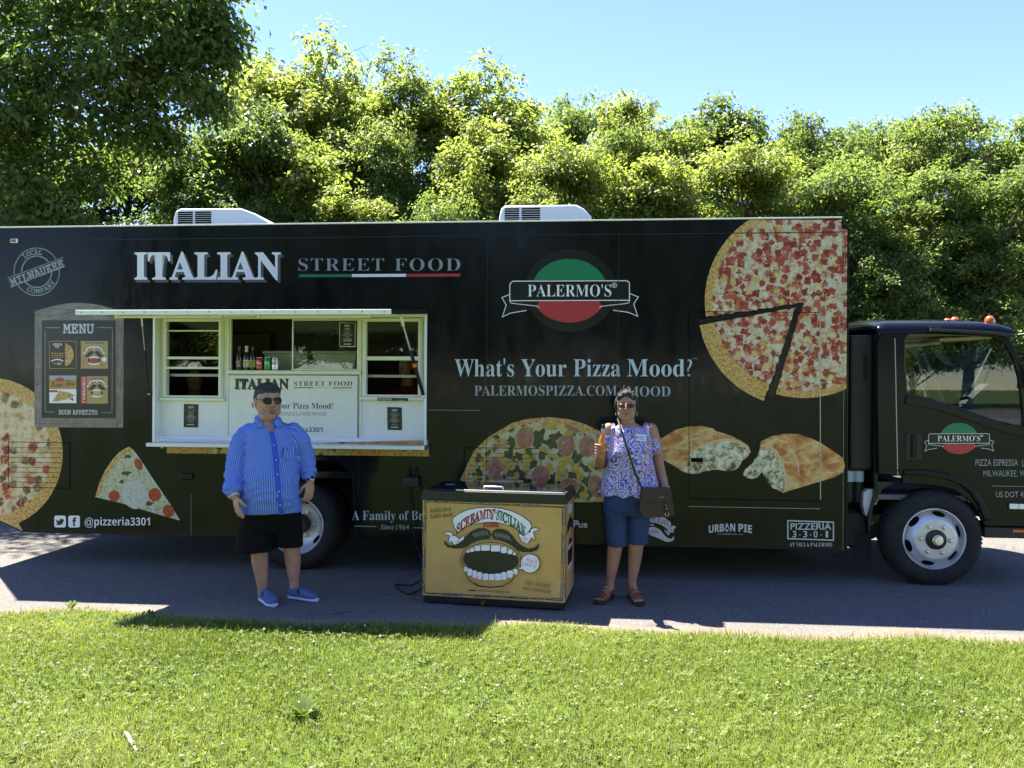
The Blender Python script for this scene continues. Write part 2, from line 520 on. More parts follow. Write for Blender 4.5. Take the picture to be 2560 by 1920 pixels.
def scatter(n, x0, x1, y0, up, clump=0.0):
    P = []
    tot = 0
    while tot < n:
        x = rng.uniform(x0, x1, n); y = rng.uniform(y0, 6.5, n)
        e = np.array([edge_y(v) for v in np.round(x, 2)]) if False else 5.67 - .0645 * x - .03 * np.maximum(0, x) + .05 * np.sin(x * 2.1 + 1) + .035 * np.sin(x * 5.3) + .10 * np.exp(-((x + 3.0) / .9) ** 2) - .10 * np.exp(-((x + 2.2) / .35) ** 2)
        k = y < e + up + rng.normal(0, .03, n)
        k &= np.abs(x) < .78 * y + .9
        if clump:
            q = np.sin(x * 3.1 + 1.3 * np.sin(y * 2.3)) * np.sin(y * 3.7 + 1.1 * np.sin(x * 1.9)) + .5 * np.sin(x * 7.7 + y * 5.1)
            k &= rng.uniform(-1.5, 1.5, n) < q * clump + .3
        P.append(np.stack([x[k], y[k]], 1)); tot += k.sum()
    return np.concatenate(P)[:n]
def patch(x, y, f=1.0, s=0.0):
    return .5 + .25 * (np.sin(x * 2.3 * f + s + 1.7 * np.sin(y * 1.9 * f)) + np.sin(y * 2.9 * f + 1.2 * np.sin(x * 1.6 * f + s)))
def blades(n, y0=2.2, hmin=.026, hmax=.058):
    P = scatter(n, -6.2, 6.2, y0, .02)
    n = len(P); th = rng.uniform(0, 2 * np.pi, n); lean = rng.beta(2.2, 1.6, n) * 1.25
    pt = patch(P[:, 0], P[:, 1], 1.3, .5)
    h = rng.uniform(hmin, hmax, n) * (.75 + .5 * pt); h = np.where(rng.random(n) < .02, h * 1.6, h); w = rng.uniform(.0022, .0048, n) * .5
    d = np.stack([np.cos(th), np.sin(th)], 1); q = np.stack([-d[:, 1], d[:, 0]], 1)
    z0 = np.full(n, .008)
    def pos(f, wid):
        a = lean * f; r = h * f * np.sin(a * .8); z = h * f * np.cos(a * .8)
        c = P + d * r[:, None]
        return (np.concatenate([c - q * wid[:, None], (z0 + z)[:, None]], 1), np.concatenate([c + q * wid[:, None], (z0 + z)[:, None]], 1))
    a0, b0 = pos(np.zeros(n), w); a1, b1 = pos(np.full(n, .55), w * .85); t, _ = pos(np.full(n, 1.0), np.zeros(n))
    V = np.stack([a0, b0, a1, b1, t], 1).reshape(-1, 3)
    i = np.arange(n)[:, None] * 5
    Fc = np.concatenate([i + [0, 1, 3], i + [0, 3, 2], i + [2, 3, 4]], 1).reshape(-1, 3)
    tone = np.clip(.40 * rng.random(n) + .55 * (patch(P[:, 0], P[:, 1], .8) - .3) + .12, 0, .8); tone = np.where(rng.random(n) < .035, 1.0, tone)
    return fast_mesh('grass', V, Fc, 3, {'tone': np.repeat(tone, 5)})
tag(link('grass', blades(260000), MATS['grass_blade']), 'short sunlit lawn grass in front of the truck', 'grass', kind='stuff')
def clover(n):
    P = scatter(n, -6, 6, 2.2, -.03, 1.0); n = len(P)
    z = rng.uniform(.02, .048, n); a0 = rng.uniform(0, 6.28, n); s = rng.uniform(.007, .0135, n)
    tilt = rng.normal(0, .45, (n, 2))
    vs = []
    tone = np.clip(rng.random(n) * .7 + .3 * patch(P[:, 0], P[:, 1], 1.7, 2), 0, 1)
    for k in range(3):
        a = a0 + k * 2.094
        d = np.stack([np.cos(a), np.sin(a)], 1); q = np.stack([-d[:, 1], d[:, 0]], 1)
        for (u, v) in ((.1, 0), (.75, -.62), (1.35, -.28), (1.35, .28), (.75, .62)):
            xy = P + (d * u + q * v) * s[:, None]
            off = (d * u + q * v) * s[:, None]
            zz = z + (off * tilt).sum(1) + .25 * s * u
            vs.append(np.concatenate([xy, zz[:, None]], 1))
    V = np.stack(vs, 1).reshape(-1, 3)
    Fc = (np.arange(n * 3)[:, None] * 5 + np.arange(5)[None, :])
    return fast_mesh('clover', V, Fc, 5, {'tone': np.repeat(tone, 15)})
tag(link('clover_leaves', clover(17000), MATS['clover_leaf']), 'clover leaves mixed through the lawn', 'clover', kind='stuff')
def f_flower(n, b):
    t = n.attr('tone')['Fac']; n.put(b.inputs['Base Color'], n.ramp(t, [(0, (.60, .56, .46)), (.6, (.58, .50, .40)), (1, (.55, .36, .30))]))
mat('clover_flower', rough=.8, fn=f_flower)
P = scatter(190, -5.6, 5.6, 2.6, -.1, .9)
vs, fs, tn = [], [], []
for (x, y) in P:
    r_ = random.uniform(.005, .009); z = random.uniform(.035, .06); k = len(vs); t = random.random()
    for i in range(5):
        th = math.pi * (i + .5) / 5
        for j in range(7):
            a = 6.283 * j / 7 + i * .4; rr = r_ * (1 + random.uniform(-.15, .15))
            vs.append((x + rr * math.sin(th) * math.cos(a), y + rr * math.sin(th) * math.sin(a), z + rr * math.cos(th))); tn.append(t)
    for i in range(4):
        for j in range(7): fs.append((k + i * 7 + j, k + i * 7 + (j + 1) % 7, k + i * 7 + 7 + (j + 1) % 7, k + i * 7 + 7 + j))
tag(link('clover_flowers', fast_mesh('clover_flowers', np.array(vs), np.array(fs), 4, {'tone': tn}), MATS['clover_flower']), 'white and pinkish clover heads dotted over the lawn', 'flowers', kind='stuff')
# broad leaf weeds
def weed(x, y, n, L, name, label, upright=.5):
    vs, fs, tn = [], [], []
    for i in range(n):
        a = 6.283 * i / n + random.uniform(-.3, .3); up = upright + random.uniform(-.2, .2); l = L * random.uniform(.7, 1.15); w = l * .11
        d = Vector((math.cos(a), math.sin(a), 0)); q = Vector((-d.y, d.x, 0)); k = len(vs)
        for f, ww in ((0, .2), (.35, .9), (.65, 1.0), (.9, .5), (1.0, .05)):
            c = Vector((x, y, .01)) + d * l * f * math.cos(up) + Vector((0, 0, l * f * math.sin(up) - .25 * l * f * f))
            vs += [tuple(c - q * w * ww), tuple(c + q * w * ww)]; tn += [.15 + .5 * random.random() * 0 + .1 * i % .3] * 2
        for f in range(4): fs.append((k + 2 * f, k + 2 * f + 1, k + 2 * f + 3, k + 2 * f + 2))
    return tag(link(name, fast_mesh(name, np.array(vs), np.array(fs), 4, {'tone': tn}), MATS['clover_leaf']), label, 'weed')
for (px, py, n, L, up, lab) in ((760, 1800, 15, .15, .85, 'upright broad-leaved weed in the lawn below the man'),
                                (60, 1900, 12, .12, .45, 'low rosette weed in the lawn at the bottom edge of the picture'),
                                (200, 1862, 9, .10, .4, 'small flat-leaved weed between the stick and the low rosette'),
                                (2230, 1905, 9, .10, .5, 'leafy weed in the grass below the front wheel of the truck'),
                                (179, 1526, 14, .085, .95, 'bright bushy tuft of weed at the pavement edge in the sunlit strip'),
                                (376, 1545, 16, .075, 1.0, 'dark bushy sprig at the tip of the hatch shadow'),
                                (1206, 1520, 6, .075, 1.2, 'thin weed sprouting from the asphalt below the freezer')):
    g = on_ground(px, py); weed(g.x, g.y, n, L, 'weed', lab, up)
# stick lying in the grass
a, b_ = on_ground(312, 1832, .04), on_ground(342, 1878, .035)
def f_stick(n, b): n.put(b.inputs['Base Color'], n.ramp(n.noise(n.obj(), 60, 4), [(.3, (.32, .21, .13)), (.7, (.55, .42, .31))]))
mat('dry_wood', rough=.8, fn=f_stick)
mb = MB(); pts = [a.lerp(b_, t) + Vector((.006 * math.sin(t * 7), .004 * math.cos(t * 9), .006 * math.sin(t * 3))) for t in (0, .15, .35, .55, .8, 1)]
mb.tube(pts, [.007, .009, .008, .0085, .0075, .006], 8); mb.tube([pts[2], pts[2] + Vector((.02, .012, .012))], [.004, .002], 6)
tag(mb.build('stick', MATS['dry_wood'], smooth=50), 'short dry pale stick lying in the grass', 'stick')
# ================================================================ trees
def f_bark(n, b):
    o = n.mapping(n.obj(), (6, 6, 1.2)); g = n.noise(o, 4, 5, .7)
    n.put(b.inputs['Base Color'], n.ramp(g, [(.3, (.05, .04, .03)), (.7, (.19, .16, .125))])); n.bump(b, g, .6, .03)
mat('bark', rough=.9, fn=f_bark)
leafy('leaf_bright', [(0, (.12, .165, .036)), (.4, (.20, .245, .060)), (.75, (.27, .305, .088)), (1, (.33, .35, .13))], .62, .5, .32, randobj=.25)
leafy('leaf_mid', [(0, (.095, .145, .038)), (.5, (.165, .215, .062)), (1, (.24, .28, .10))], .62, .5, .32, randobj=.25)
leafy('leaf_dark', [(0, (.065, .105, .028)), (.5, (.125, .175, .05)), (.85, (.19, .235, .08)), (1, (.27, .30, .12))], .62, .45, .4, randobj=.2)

def crown(seed, H=9.0, Rr=2.6, z0=.7, lobes=46, lobe_r=.70, clusters=900, per=54, leaf=.155, aspect=.55, spires=10, flat=.55, sig=.24):
    g = np.random.default_rng(seed)
    # lobes: big sub-masses on an egg-shaped envelope, so that the outline is uneven and dark gaps stay between them
    def env(t): return np.clip(np.sin(np.pi * np.clip(t, 0.02, 1) ** .85), 0, 1) ** .5 * (1.05 - .30 * t)
    t = g.uniform(.08, .93, lobes); a = np.arange(lobes) * 2.4 + g.uniform(-.4, .4, lobes)
    rad = env(t) * Rr * g.uniform(.30, 1.0, lobes) ** .6
    L = np.stack([rad * np.cos(a), rad * np.sin(a), z0 + t * (H - z0)], 1)
    lr = lobe_r * g.uniform(.55, 1.35, lobes) * (1.15 - .28 * t)
    sp = np.stack([g.normal(0, .36 * Rr, spires), g.normal(0, .36 * Rr, spires), g.uniform(.82, 1.0, spires) * H], 1)
    L = np.concatenate([L, sp]); lr = np.concatenate([lr, g.uniform(.28, .8, spires) * lobe_r])
    k = g.choice(len(L), clusters, p=lr ** 2 / (lr ** 2).sum())
    d = g.normal(0, 1, (clusters, 3)); d /= np.linalg.norm(d, axis=1)[:, None]
    d[:, 2] = np.abs(d[:, 2]) * .9 + d[:, 2] * .1
    cc = L[k] + d * (lr[k] * g.uniform(.35, 1.45, clusters) * (1 + .35 * np.sin(d[:, 0] * 5 + k) * np.cos(d[:, 1] * 6 + 2 * k)))[:, None] * [1, 1, .9]
    spk = k >= lobes
    cc[spk, 2] += g.uniform(-.6, .35, spk.sum())
    n = clusters * per
    ci = np.repeat(np.arange(clusters), per)
    off = g.normal(0, sig * .86, (n, 3)) * [1, 1, flat]
    off[:, 2] -= .35 * (off[:, 0] ** 2 + off[:, 1] ** 2)
    c = cc[ci] + off
    out = d[ci] * .55 + g.normal(0, .55, (n, 3)); out[:, 2] += .75
    nz = out / np.linalg.norm(out, axis=1)[:, None]
    ax = off + g.normal(0, .2, (n, 3)); ax[:, 2] -= .22
    ax -= nz * (ax * nz).sum(1)[:, None]; ax /= np.linalg.norm(ax, axis=1)[:, None] + 1e-6
    sd = np.cross(nz, ax)
    s = leaf * g.uniform(.6, 1.25, n)[:, None]
    w = s * aspect * .5
    V = np.stack([c - ax * s * .5, c + sd * w + nz * s * .09, c + ax * s * .5 - nz * s * .08, c - sd * w + nz * s * .09], 1).reshape(-1, 3)
    Fc = np.arange(n * 4).reshape(-1, 4)
    tone = np.clip(.5 * g.random(n) + .5 * g.random(clusters)[ci] * .8 + .05, 0, 1)
    me = fast_mesh('foliage', V, Fc, 4, {'tone': np.repeat(tone, 4)})
    # trunk and limbs
    m = MB()
    tr = [Vector((.12 * math.sin(z * .7 + seed), .12 * math.cos(z * .9 + seed), z)) for z in np.linspace(-.3, H * .82, 9)]
    m.tube(tr, [.16 * (1 - .82 * i / 8) + .015 for i in range(9)], 8)
    for q in range(len(L)):
        e = Vector(L[q]); z = max(.8, min(H * .75, e.z - Vector((e.x, e.y)).length * .8)); i = min(7, max(0, int((z + .3) / (H * .82 + .3) * 8)))
        s0 = tr[i].lerp(tr[i + 1], .5); mid = s0.lerp(e, .55) + Vector((0, 0, .18)); r0 = .022 + .018 * (lr[q] / lobe_r)
        m.tube([s0, mid, e], [r0, r0 * .65, .008], 5, cap=False)
        for _ in range(3):
            tip = e + Vector(g.normal(0, .6, 3)) * float(lr[q]); m.tube([mid.lerp(e, g.uniform(.3, .95)), tip], [.011, .004], 4, cap=False)
    tm = m.mesh('trunk')
    tm.polygons.foreach_set('use_smooth', [True] * len(tm.polygons))
    return me, tm
KIND = {'maple': (crown(1), 'leaf_bright'),
        'ash': (crown(2, H=9.5, Rr=2.2, lobes=44, lobe_r=.62, spires=13, leaf=.165, aspect=.45, sig=.21), 'leaf_bright'),
        'elm': (crown(3, Rr=2.7, lobes=50, leaf=.155, aspect=.5), 'leaf_mid'),
        'oak': (crown(4, Rr=2.9, lobes=40, lobe_r=.85, leaf=.17, aspect=.6, spires=5), 'leaf_dark'),
        'sapling': (crown(5, Rr=1.7, lobes=34, lobe_r=.56, leaf=.17, aspect=.48, spires=9, clusters=620, sig=.2), 'leaf_bright'),
        'locust': (crown(6, Rr=2.5, lobes=54, lobe_r=.55, leaf=.155, aspect=.40, sig=.19, spires=9), 'leaf_mid')}
TOP = {}
def top_of(kind):
    if kind not in TOP: TOP[kind] = float(np.percentile(np.array([v.co.z for v in KIND[kind][0][0].vertices]), 99.6))
    return TOP[kind]
def tree(kind, px, top, depth, wpx, label, base=0.0, rz=0.0, leaf=None, group='trees along the far side of the parking lot', cat='tree'):
    (fm, tm), lm = KIND[kind]
    p = at_depth(px, top, depth); h = at_depth(px, top, depth - .6 * wpx / F_PX * depth * 1.5).z - base
    s = h / top_of(kind)
    R0 = {'maple': 2.6, 'ash': 2.2, 'elm': 2.7, 'oak': 2.9, 'sapling': 1.7, 'locust': 2.5}[kind] + .35
    sx = (wpx / F_PX * depth) / R0 * 1.5
    o = empty(kind + '_tree', (p.x, p.y, base), rz, label, cat, group)
    o.scale = (sx, sx, s)
    m = MATS[leaf or lm]
    c = bpy.data.objects.new('crown', fm); COL.objects.link(c); c.parent = o
    if not fm.materials: fm.materials.append(m)
    c.material_slots[0].link = 'OBJECT'; c.material_slots[0].material = m
    t = bpy.data.objects.new('trunk', tm); COL.objects.link(t); t.parent = o
    if not tm.materials: tm.materials.append(MATS['bark'])
    return o
for a in (
    # kind, px, top, depth, half width, label, base, turn, leaf
    ('ash', 760, 62, 20, 170, 'tall pale-topped ash beside the big overhanging tree, its crown standing clear against the sky', .2, .3),
    ('ash', 640, 122, 22, 110, 'ash whose top shows just under the tip of the overhanging branch', .3, 2.0, 'leaf_mid'),
    ('maple', 880, 140, 21, 130, 'sunlit yellow-green tree sloping down from the tall pale-topped ash', .3, 1.2),
    ('ash', 1030, 112, 19.5, 150, 'bright tree with feathery shoots on top, above the gap between the two roof units', .2, 4.0),
    ('ash', 1235, 152, 20, 170, 'broad yellow-green tree with spiky shoots, behind the second roof unit', .2, 5.2),
    ('elm', 1420, 216, 23, 110, 'duller green tree set back in the dip right of the spiky broad tree', .5, .9),
    ('sapling', 1570, 226, 20, 90, 'narrow pointed tree with two thin leaders above the round emblem', .2, 2.2),
    ('oak', 1800, 222, 23, 150, 'dark round-headed oak rising behind the lighter trees over the large pizza', .5, .5),
    ('sapling', 1700, 300, 19, 90, 'small yellow-green tree in front of the dark round-headed oak', .1, 3.4),
    ('elm', 2060, 262, 19.5, 130, 'pointed mid-green tree behind the front corner of the box', .2, 1.9),
    ('oak', 1985, 290, 24, 60, 'small dark crown peeping over the trees between oak and pointed tree', .6, 2.7),
    ('locust', 2345, 236, 20, 150, 'feathery-topped locust, the highest tree above the cab', .2, 4.4),
    ('locust', 2200, 288, 22, 110, 'light green tree set back left of the feathery-topped locust', .4, 1.0),
    ('maple', 2560, 268, 19, 140, 'tree cut by the edge of the picture beyond the feathery-topped locust', .2, .2, 'leaf_mid'),
    ('maple', 780, 330, 16.5, 150, 'full bright tree in front of the tall ash, behind the first roof unit', 0, 2.8),
    ('elm', 930, 290, 18, 130, 'dull green tree in shade between the two roof units', 0, 4.9),
    ('maple', 1190, 285, 17, 130, 'round bright yellow-green tree low behind the second roof unit', 0, .6),
    ('maple', 1410, 330, 16.5, 140, 'bright bushy tree right of the second roof unit', 0, 3.9),
    ('maple', 1330, 440, 15.8, 110, 'lowest bright bush-like tree just over the roof edge of the truck', 0, 5.6),
    ('sapling', 1640, 380, 16.2, 110, 'slender bright tree behind the roof edge left of the large pizza', 0, 1.4),
    ('locust', 1560, 300, 18, 120, 'mid-green tree under the narrow pointed one', 0, 2.5),
    ('maple', 1850, 330, 17, 150, 'bright tree directly over the large pizza', 0, 4.2),
    ('elm', 2080, 380, 16, 140, 'shaded green tree between the box and the cab roof', 0, .1, 'leaf_mid'),
    ('locust', 2290, 400, 15.8, 160, 'shaded tree with bare thin stems above the cab roof', 0, 3.1),
    ('elm', 2500, 400, 15.5, 150, 'darker shaded tree above the orange roof lamps', 0, 5.0),
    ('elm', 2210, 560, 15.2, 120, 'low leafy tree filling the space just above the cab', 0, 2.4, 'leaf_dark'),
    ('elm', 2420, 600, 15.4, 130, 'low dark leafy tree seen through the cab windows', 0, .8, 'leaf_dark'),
    ('oak', 660, 250, 16, 130, 'dark leafy tree under the end of the overhanging branch', 0, 1.7),
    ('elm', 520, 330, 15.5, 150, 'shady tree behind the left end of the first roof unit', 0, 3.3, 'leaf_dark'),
    ('oak', 330, 300, 16.5, 170, 'dark tree in deep shade behind the big overhanging tree', 0, 4.6),
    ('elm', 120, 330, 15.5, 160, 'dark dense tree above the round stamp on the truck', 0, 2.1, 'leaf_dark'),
    ('oak', -60, 250, 15.5, 170, 'dark tree cut by the edge of the picture behind the rear of the truck', 0, .4),
    ('elm', 1090, 470, 15.6, 110, 'low leafy tree just over the roof left of the second roof unit', 0, 1.1, 'leaf_mid'),
    ('sapling', 900, 480, 15.4, 100, 'short bright sapling just right of the first roof unit', 0, 4.0),
): tree(*a)
# the big near tree whose branch hangs into the picture
def big_tree():
    g = np.random.default_rng(77)
    D = 13.0
    # drawn as (px, py, radius m, depth): masses of leaves along its branches
    masses = [(60, 20, 1.1, 13), (200, 60, 1.0, 12.6), (330, 40, 1.0, 12.4), (430, 90, .9, 12.2), (510, 40, .5, 12), (545, 85, .3, 12), (545, -50, .45, 12), (450, -30, .7, 12.2),
              (120, 170, 1.0, 12.8), (260, 190, 1.0, 12.4), (390, 190, .55, 12.4), (50, 300, 1.0, 13), (180, 320, .9, 13), (330, 290, .6, 12.6), (490, 225, .3, 12.2),
              (545, 150, .16, 12), (60, 440, .9, 13), (230, 430, .75, 13.2), (-80, 100, 1.2, 13), (-80, 350, 1.2, 13), (280, -90, 1.2, 12.5), (20, -120, 1.4, 13), (420, 330, .5, 12.8), (530, 265, .22, 12.6),
              (30, 540, .7, 12.6), (130, 545, .5, 12.6), (480, 130, .5, 12.1)]
    cc, dd = [], []
    for (x, y, r, d) in masses:
        c0 = np.array(at_depth(x, y, d)); m = int(22 * r * r + 8)
        q = g.normal(0, 1, (m, 3)); q /= np.linalg.norm(q, axis=1)[:, None]
        cc.append(c0 + q * (r * g.uniform(.25, 1.1, m))[:, None] * [1, 1, .75]); dd.append(q)
    cc = np.concatenate(cc); dd = np.concatenate(dd); k = len(cc); per = 58; n = k * per; ci = np.repeat(np.arange(k), per)
    off = g.normal(0, .21, (n, 3)) * [.9, .9, .55]; off[:, 2] -= .5 * (off[:, 0] ** 2 + off[:, 1] ** 2)
    c = cc[ci] + off
    nz = dd[ci] * .5 + g.normal(0, .6, (n, 3)); nz[:, 2] += .55; nz /= np.linalg.norm(nz, axis=1)[:, None]
    ax = off + g.normal(0, .15, (n, 3)); ax[:, 2] -= .25; ax -= nz * (ax * nz).sum(1)[:, None]; ax /= np.linalg.norm(ax, axis=1)[:, None] + 1e-6
    sd = np.cross(nz, ax); s = .135 * g.uniform(.6, 1.3, n)[:, None]; w = s * .22
    V = np.stack([c - ax * s * .5, c + sd * w + nz * s * .07, c + ax * s * .5 - nz * s * .1, c - sd * w + nz * s * .07], 1).reshape(-1, 3)
    base = at_depth(-330, 900, 13.4); base.z = 0
    V -= np.array(base)
    tone = np.clip(.55 * g.random(n) + .45 * g.random(k)[ci], 0, 1)
    o = empty('overhanging_tree', base, 0, 'big dark tree leaning over the rear of the truck, its long branch against the sky', 'tree', 'trees along the far side of the parking lot')
    link('crown', fast_mesh('crown', V, np.arange(n * 4).reshape(-1, 4), 4, {'tone': np.repeat(tone, 4)}), MATS['leaf_dark'], o)
    m = MB(); P = lambda x, y, d: at_depth(x, y, d) - base
    tr = [Vector((0, 0, -.2)), Vector((.05, 0, 2.5)), P(-300, 420, 13.4), P(-240, 200, 13.3), P(-160, -100, 13.2)]
    m.tube(tr, [.30, .25, .21, .16, .10], 10)
    for pts, r in (([P(-290, 400, 13.4), P(-60, 330, 13.1), P(140, 240, 12.7), P(330, 160, 12.4), P(420, 120, 12.3), P(475, 100, 12.1), P(540, 60, 12)], .12),
                   ([P(330, 160, 12.4), P(400, 130, 12.2), P(460, 95, 12.1)], .035), ([P(380, 145, 12.3), P(440, 150, 12.2), P(478, 118, 12.1), P(520, 80, 12)], .03),
                   ([P(-240, 200, 13.3), P(0, 120, 12.9), P(220, 60, 12.5), P(400, 0, 12.2), P(520, -40, 12)], .1),
                   ([P(140, 240, 12.7), P(300, 290, 12.6), P(430, 300, 12.6), P(560, 250, 12.5)], .05), ([P(300, 290, 12.6), P(380, 320, 12.7), P(470, 345, 12.7)], .025),
                   ([P(-300, 440, 13.4), P(-60, 430, 13.1), P(120, 400, 12.9), P(260, 380, 12.9)], .06), ([P(-305, 520, 13.4), P(-60, 540, 12.9), P(80, 545, 12.7)], .05)):
        m.tube(pts, [r * (1 - .85 * i / (len(pts) - 1)) for i in range(len(pts))], 7, cap=False)
    m.build('trunk', MATS['bark'], o, smooth=60)
big_tree()
# shrubs and saplings that close the wood at eye level
def undergrowth():
    g = np.random.default_rng(5)
    k = 3000; x = g.uniform(-17, 19, k); y = g.uniform(15.3, 19, k) + np.abs(x) * .02; z = g.uniform(.1, 1, k) ** .7 * (3.6 + 1.2 * np.sin(x * .9)) * g.uniform(.5, 1.1, k)
    cc = np.stack([x, y, z], 1); per = 55; n = k * per; ci = np.repeat(np.arange(k), per)
    c = cc[ci] + g.normal(0, .27, (n, 3)) * [1, 1, .6]; c[:, 2] = np.maximum(c[:, 2], .05)
    nz = g.normal(0, .6, (n, 3)); nz[:, 2] += .8; nz[:, 1] -= .3; nz /= np.linalg.norm(nz, axis=1)[:, None]
    ax = g.normal(0, 1, (n, 3)); ax -= nz * (ax * nz).sum(1)[:, None]; ax /= np.linalg.norm(ax, axis=1)[:, None]
    sd = np.cross(nz, ax); s = .12 * g.uniform(.6, 1.25, n)[:, None]; w = s * .27
    V = np.stack([c - ax * s * .5, c + sd * w, c + ax * s * .5, c - sd * w], 1).reshape(-1, 3)
    tag(link('undergrowth', fast_mesh('undergrowth', V, np.arange(n * 4).reshape(-1, 4), 4, {'tone': np.repeat(g.random(n), 4)}), MATS['leaf_mid']),
        'leafy undergrowth under the trees behind the parking lot', 'undergrowth', kind='stuff')
undergrowth()
# trees across the road behind the photographer: the glossy truck mirrors them
for i in range(22):
    x, y, h, k = -44 + 4.2 * i + 1.2 * math.sin(i * 5), -54 - 3.5 * (i % 3), 15.5 + 4.5 * math.sin(i * 2.3) + (4 if i in (3, 9, 10, 17) else 0), ('oak', 'elm', 'oak', 'maple')[i % 4]
    (fm, tm), lm = KIND[k]
    o = empty(k + '_tree', (x, y, 0), i * 1.3, 'tree standing across the road on the far side of the lawn', 'tree', 'trees across the road')
    o.scale = (h / 9 * 1.1, h / 9 * 1.1, h / 9)
    c = bpy.data.objects.new('crown', fm); COL.objects.link(c); c.parent = o; c.material_slots[0].link = 'OBJECT'; c.material_slots[0].material = MATS[lm]
    t = bpy.data.objects.new('trunk', tm); COL.objects.link(t); t.parent = o
# ================================================================ the truck
def f_wrap(n, b):
    o = n.obj(); g = n.noise(o, 2.2, 2, .5); g2 = n.noise(o, 9, 2, .5)
    n.bump(b, n.math('ADD', g, n.math('MULTIPLY', g2, .12)), .10, .02)
    d = n.noise(n.mapping(o, (1, 1, .35)), 5, 5, .7)
    n.put(b.inputs['Roughness'], n.step(d, .2, 2.4))
    n.put(b.inputs['Base Color'], n.ramp(d, [(.35, (.0055, .006, .0075)), (.8, (.010, .010, .011))]))
mat('black_wrap', rough=.14, spec=.23, fn=f_wrap)
mat('black_paint', (.007, .0075, .011), .16, spec=.26)
def f_white(n, b):
    o = n.obj(); g = n.noise(o, 7, 5, .6); d = n.noise(n.mapping(o, (14, 14, 2)), 1.5, 5, .7)
    c = n.ramp(g, [(.3, (.72, .73, .73)), (.7, (.80, .80, .79))]); n.put(b.inputs['Base Color'], n.mix(n.math('MULTIPLY', n.step(d, .6, .8), .35), c, (.48, .46, .42)))
mat('white_panel', rough=.38, spec=.45, fn=f_white)
mat('white_plastic', (.84, .84, .84), .4)
mat('aluminium', (.62, .62, .61), .32, metal=.85)
mat('cream_metal', (.74, .74, .66), .4)
mat('dark_trim', (.012, .012, .013), .5)
mat('rubber', (.014, .014, .015), .75, spec=.3)
mat('black_gap', (.003, .003, .003), .9, spec=.1)
mat('seam_bright', (.42, .42, .42), .35, metal=.5)
mat('chassis_black', (.012, .012, .012), .7)
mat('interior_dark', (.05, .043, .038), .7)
mat('steel_dull', (.28, .28, .27), .4, metal=.7)
mat('orange_lens', (.75, .14, .012), .25, coat=.6, trans=.2)
mat('red_lens', (.25, .01, .012), .25, coat=.6)
mat('amber_light', (.8, .22, .03), .35)
mat('clear_lens', (.75, .78, .70), .2, coat=.6)
mat('tan_trim', (.52, .42, .33), .75)
mat('grey_trim', (.10, .105, .11), .7)
def f_rim(n, b):
    g = n.noise(n.obj(), 9, 5, .7); n.put(b.inputs['Base Color'], n.ramp(g, [(.3, (.50, .50, .52)), (.62, (.62, .62, .64)), (.8, (.42, .40, .37))]))
mat('wheel_silver', rough=.38, metal=.35, fn=f_rim)
def f_tyre(n, b):
    g = n.noise(n.obj(), 14, 5, .7); n.put(b.inputs['Base Color'], n.ramp(g, [(.3, (.011, .011, .012)), (.75, (.028, .027, .025))])); n.bump(b, n.noise(n.obj(), 55, 2), .15, .004)
mat('tyre_rubber', rough=.8, spec=.3, fn=f_tyre)
def glass_mat(name, tint=(1, 1, 1), refl=1.0, base=.05):
    m = bpy.data.materials.new(name); m.use_nodes = True; nt = m.node_tree; n = NT(nt)
    nt.nodes.remove(nt.nodes['Principled BSDF'])
    lw = n.new('LayerWeight'); lw.inputs[0].default_value = .5
    f5 = n.math('POWER', lw.outputs['Facing'], 4.5)
    fac = n.math('ADD', n.math('MULTIPLY', f5, .93 * refl), base * refl)
    tr = n.new('BsdfTransparent'); tr.inputs[0].default_value = (*tint, 1)
    gl = n.new('BsdfGlossy'); gl.inputs['Roughness'].default_value = .01
    mx = n.new('MixShader'); n.put(mx.inputs[0], fac); nt.links.new(tr.outputs[0], mx.inputs[1]); nt.links.new(gl.outputs[0], mx.inputs[2])
    nt.links.new(mx.outputs[0], nt.nodes['Material Output'].inputs['Surface']); MATS[name] = m
glass_mat('window_glass', (.80, .86, .82), 1.0, .085)
glass_mat('cab_glass', (.78, .86, .83), 1.0, .06)
glass_mat('clear_plastic', (.82, .84, .80), .6, .06)

truck = empty('food_truck', T.o, T.yaw, 'long glossy black food truck printed with pizzas, its white serving hatch propped open', 'truck')
ZT, ZB, UL, UR, WID = 3.127, .297, T.px(-25, 900)[0], T.px(2120, 900)[0], 2.3
def B(px, py, w=0.0): return T.px(px, py, w)
def rect_px(x0, y0, x1, y1, w=0.0):
    a, b, c, d = B(x0, y0, w), B(x1, y0, w), B(x1, y1, w), B(x0, y1, w)
    return (a[0] + d[0]) / 2, (b[0] + c[0]) / 2, (c[1] + d[1]) / 2, (a[1] + b[1]) / 2   # u0 u1 z0 z1
def loop(u0, u1, z0, z1): return [(u0, z0), (u1, z0), (u1, z1), (u0, z1)]

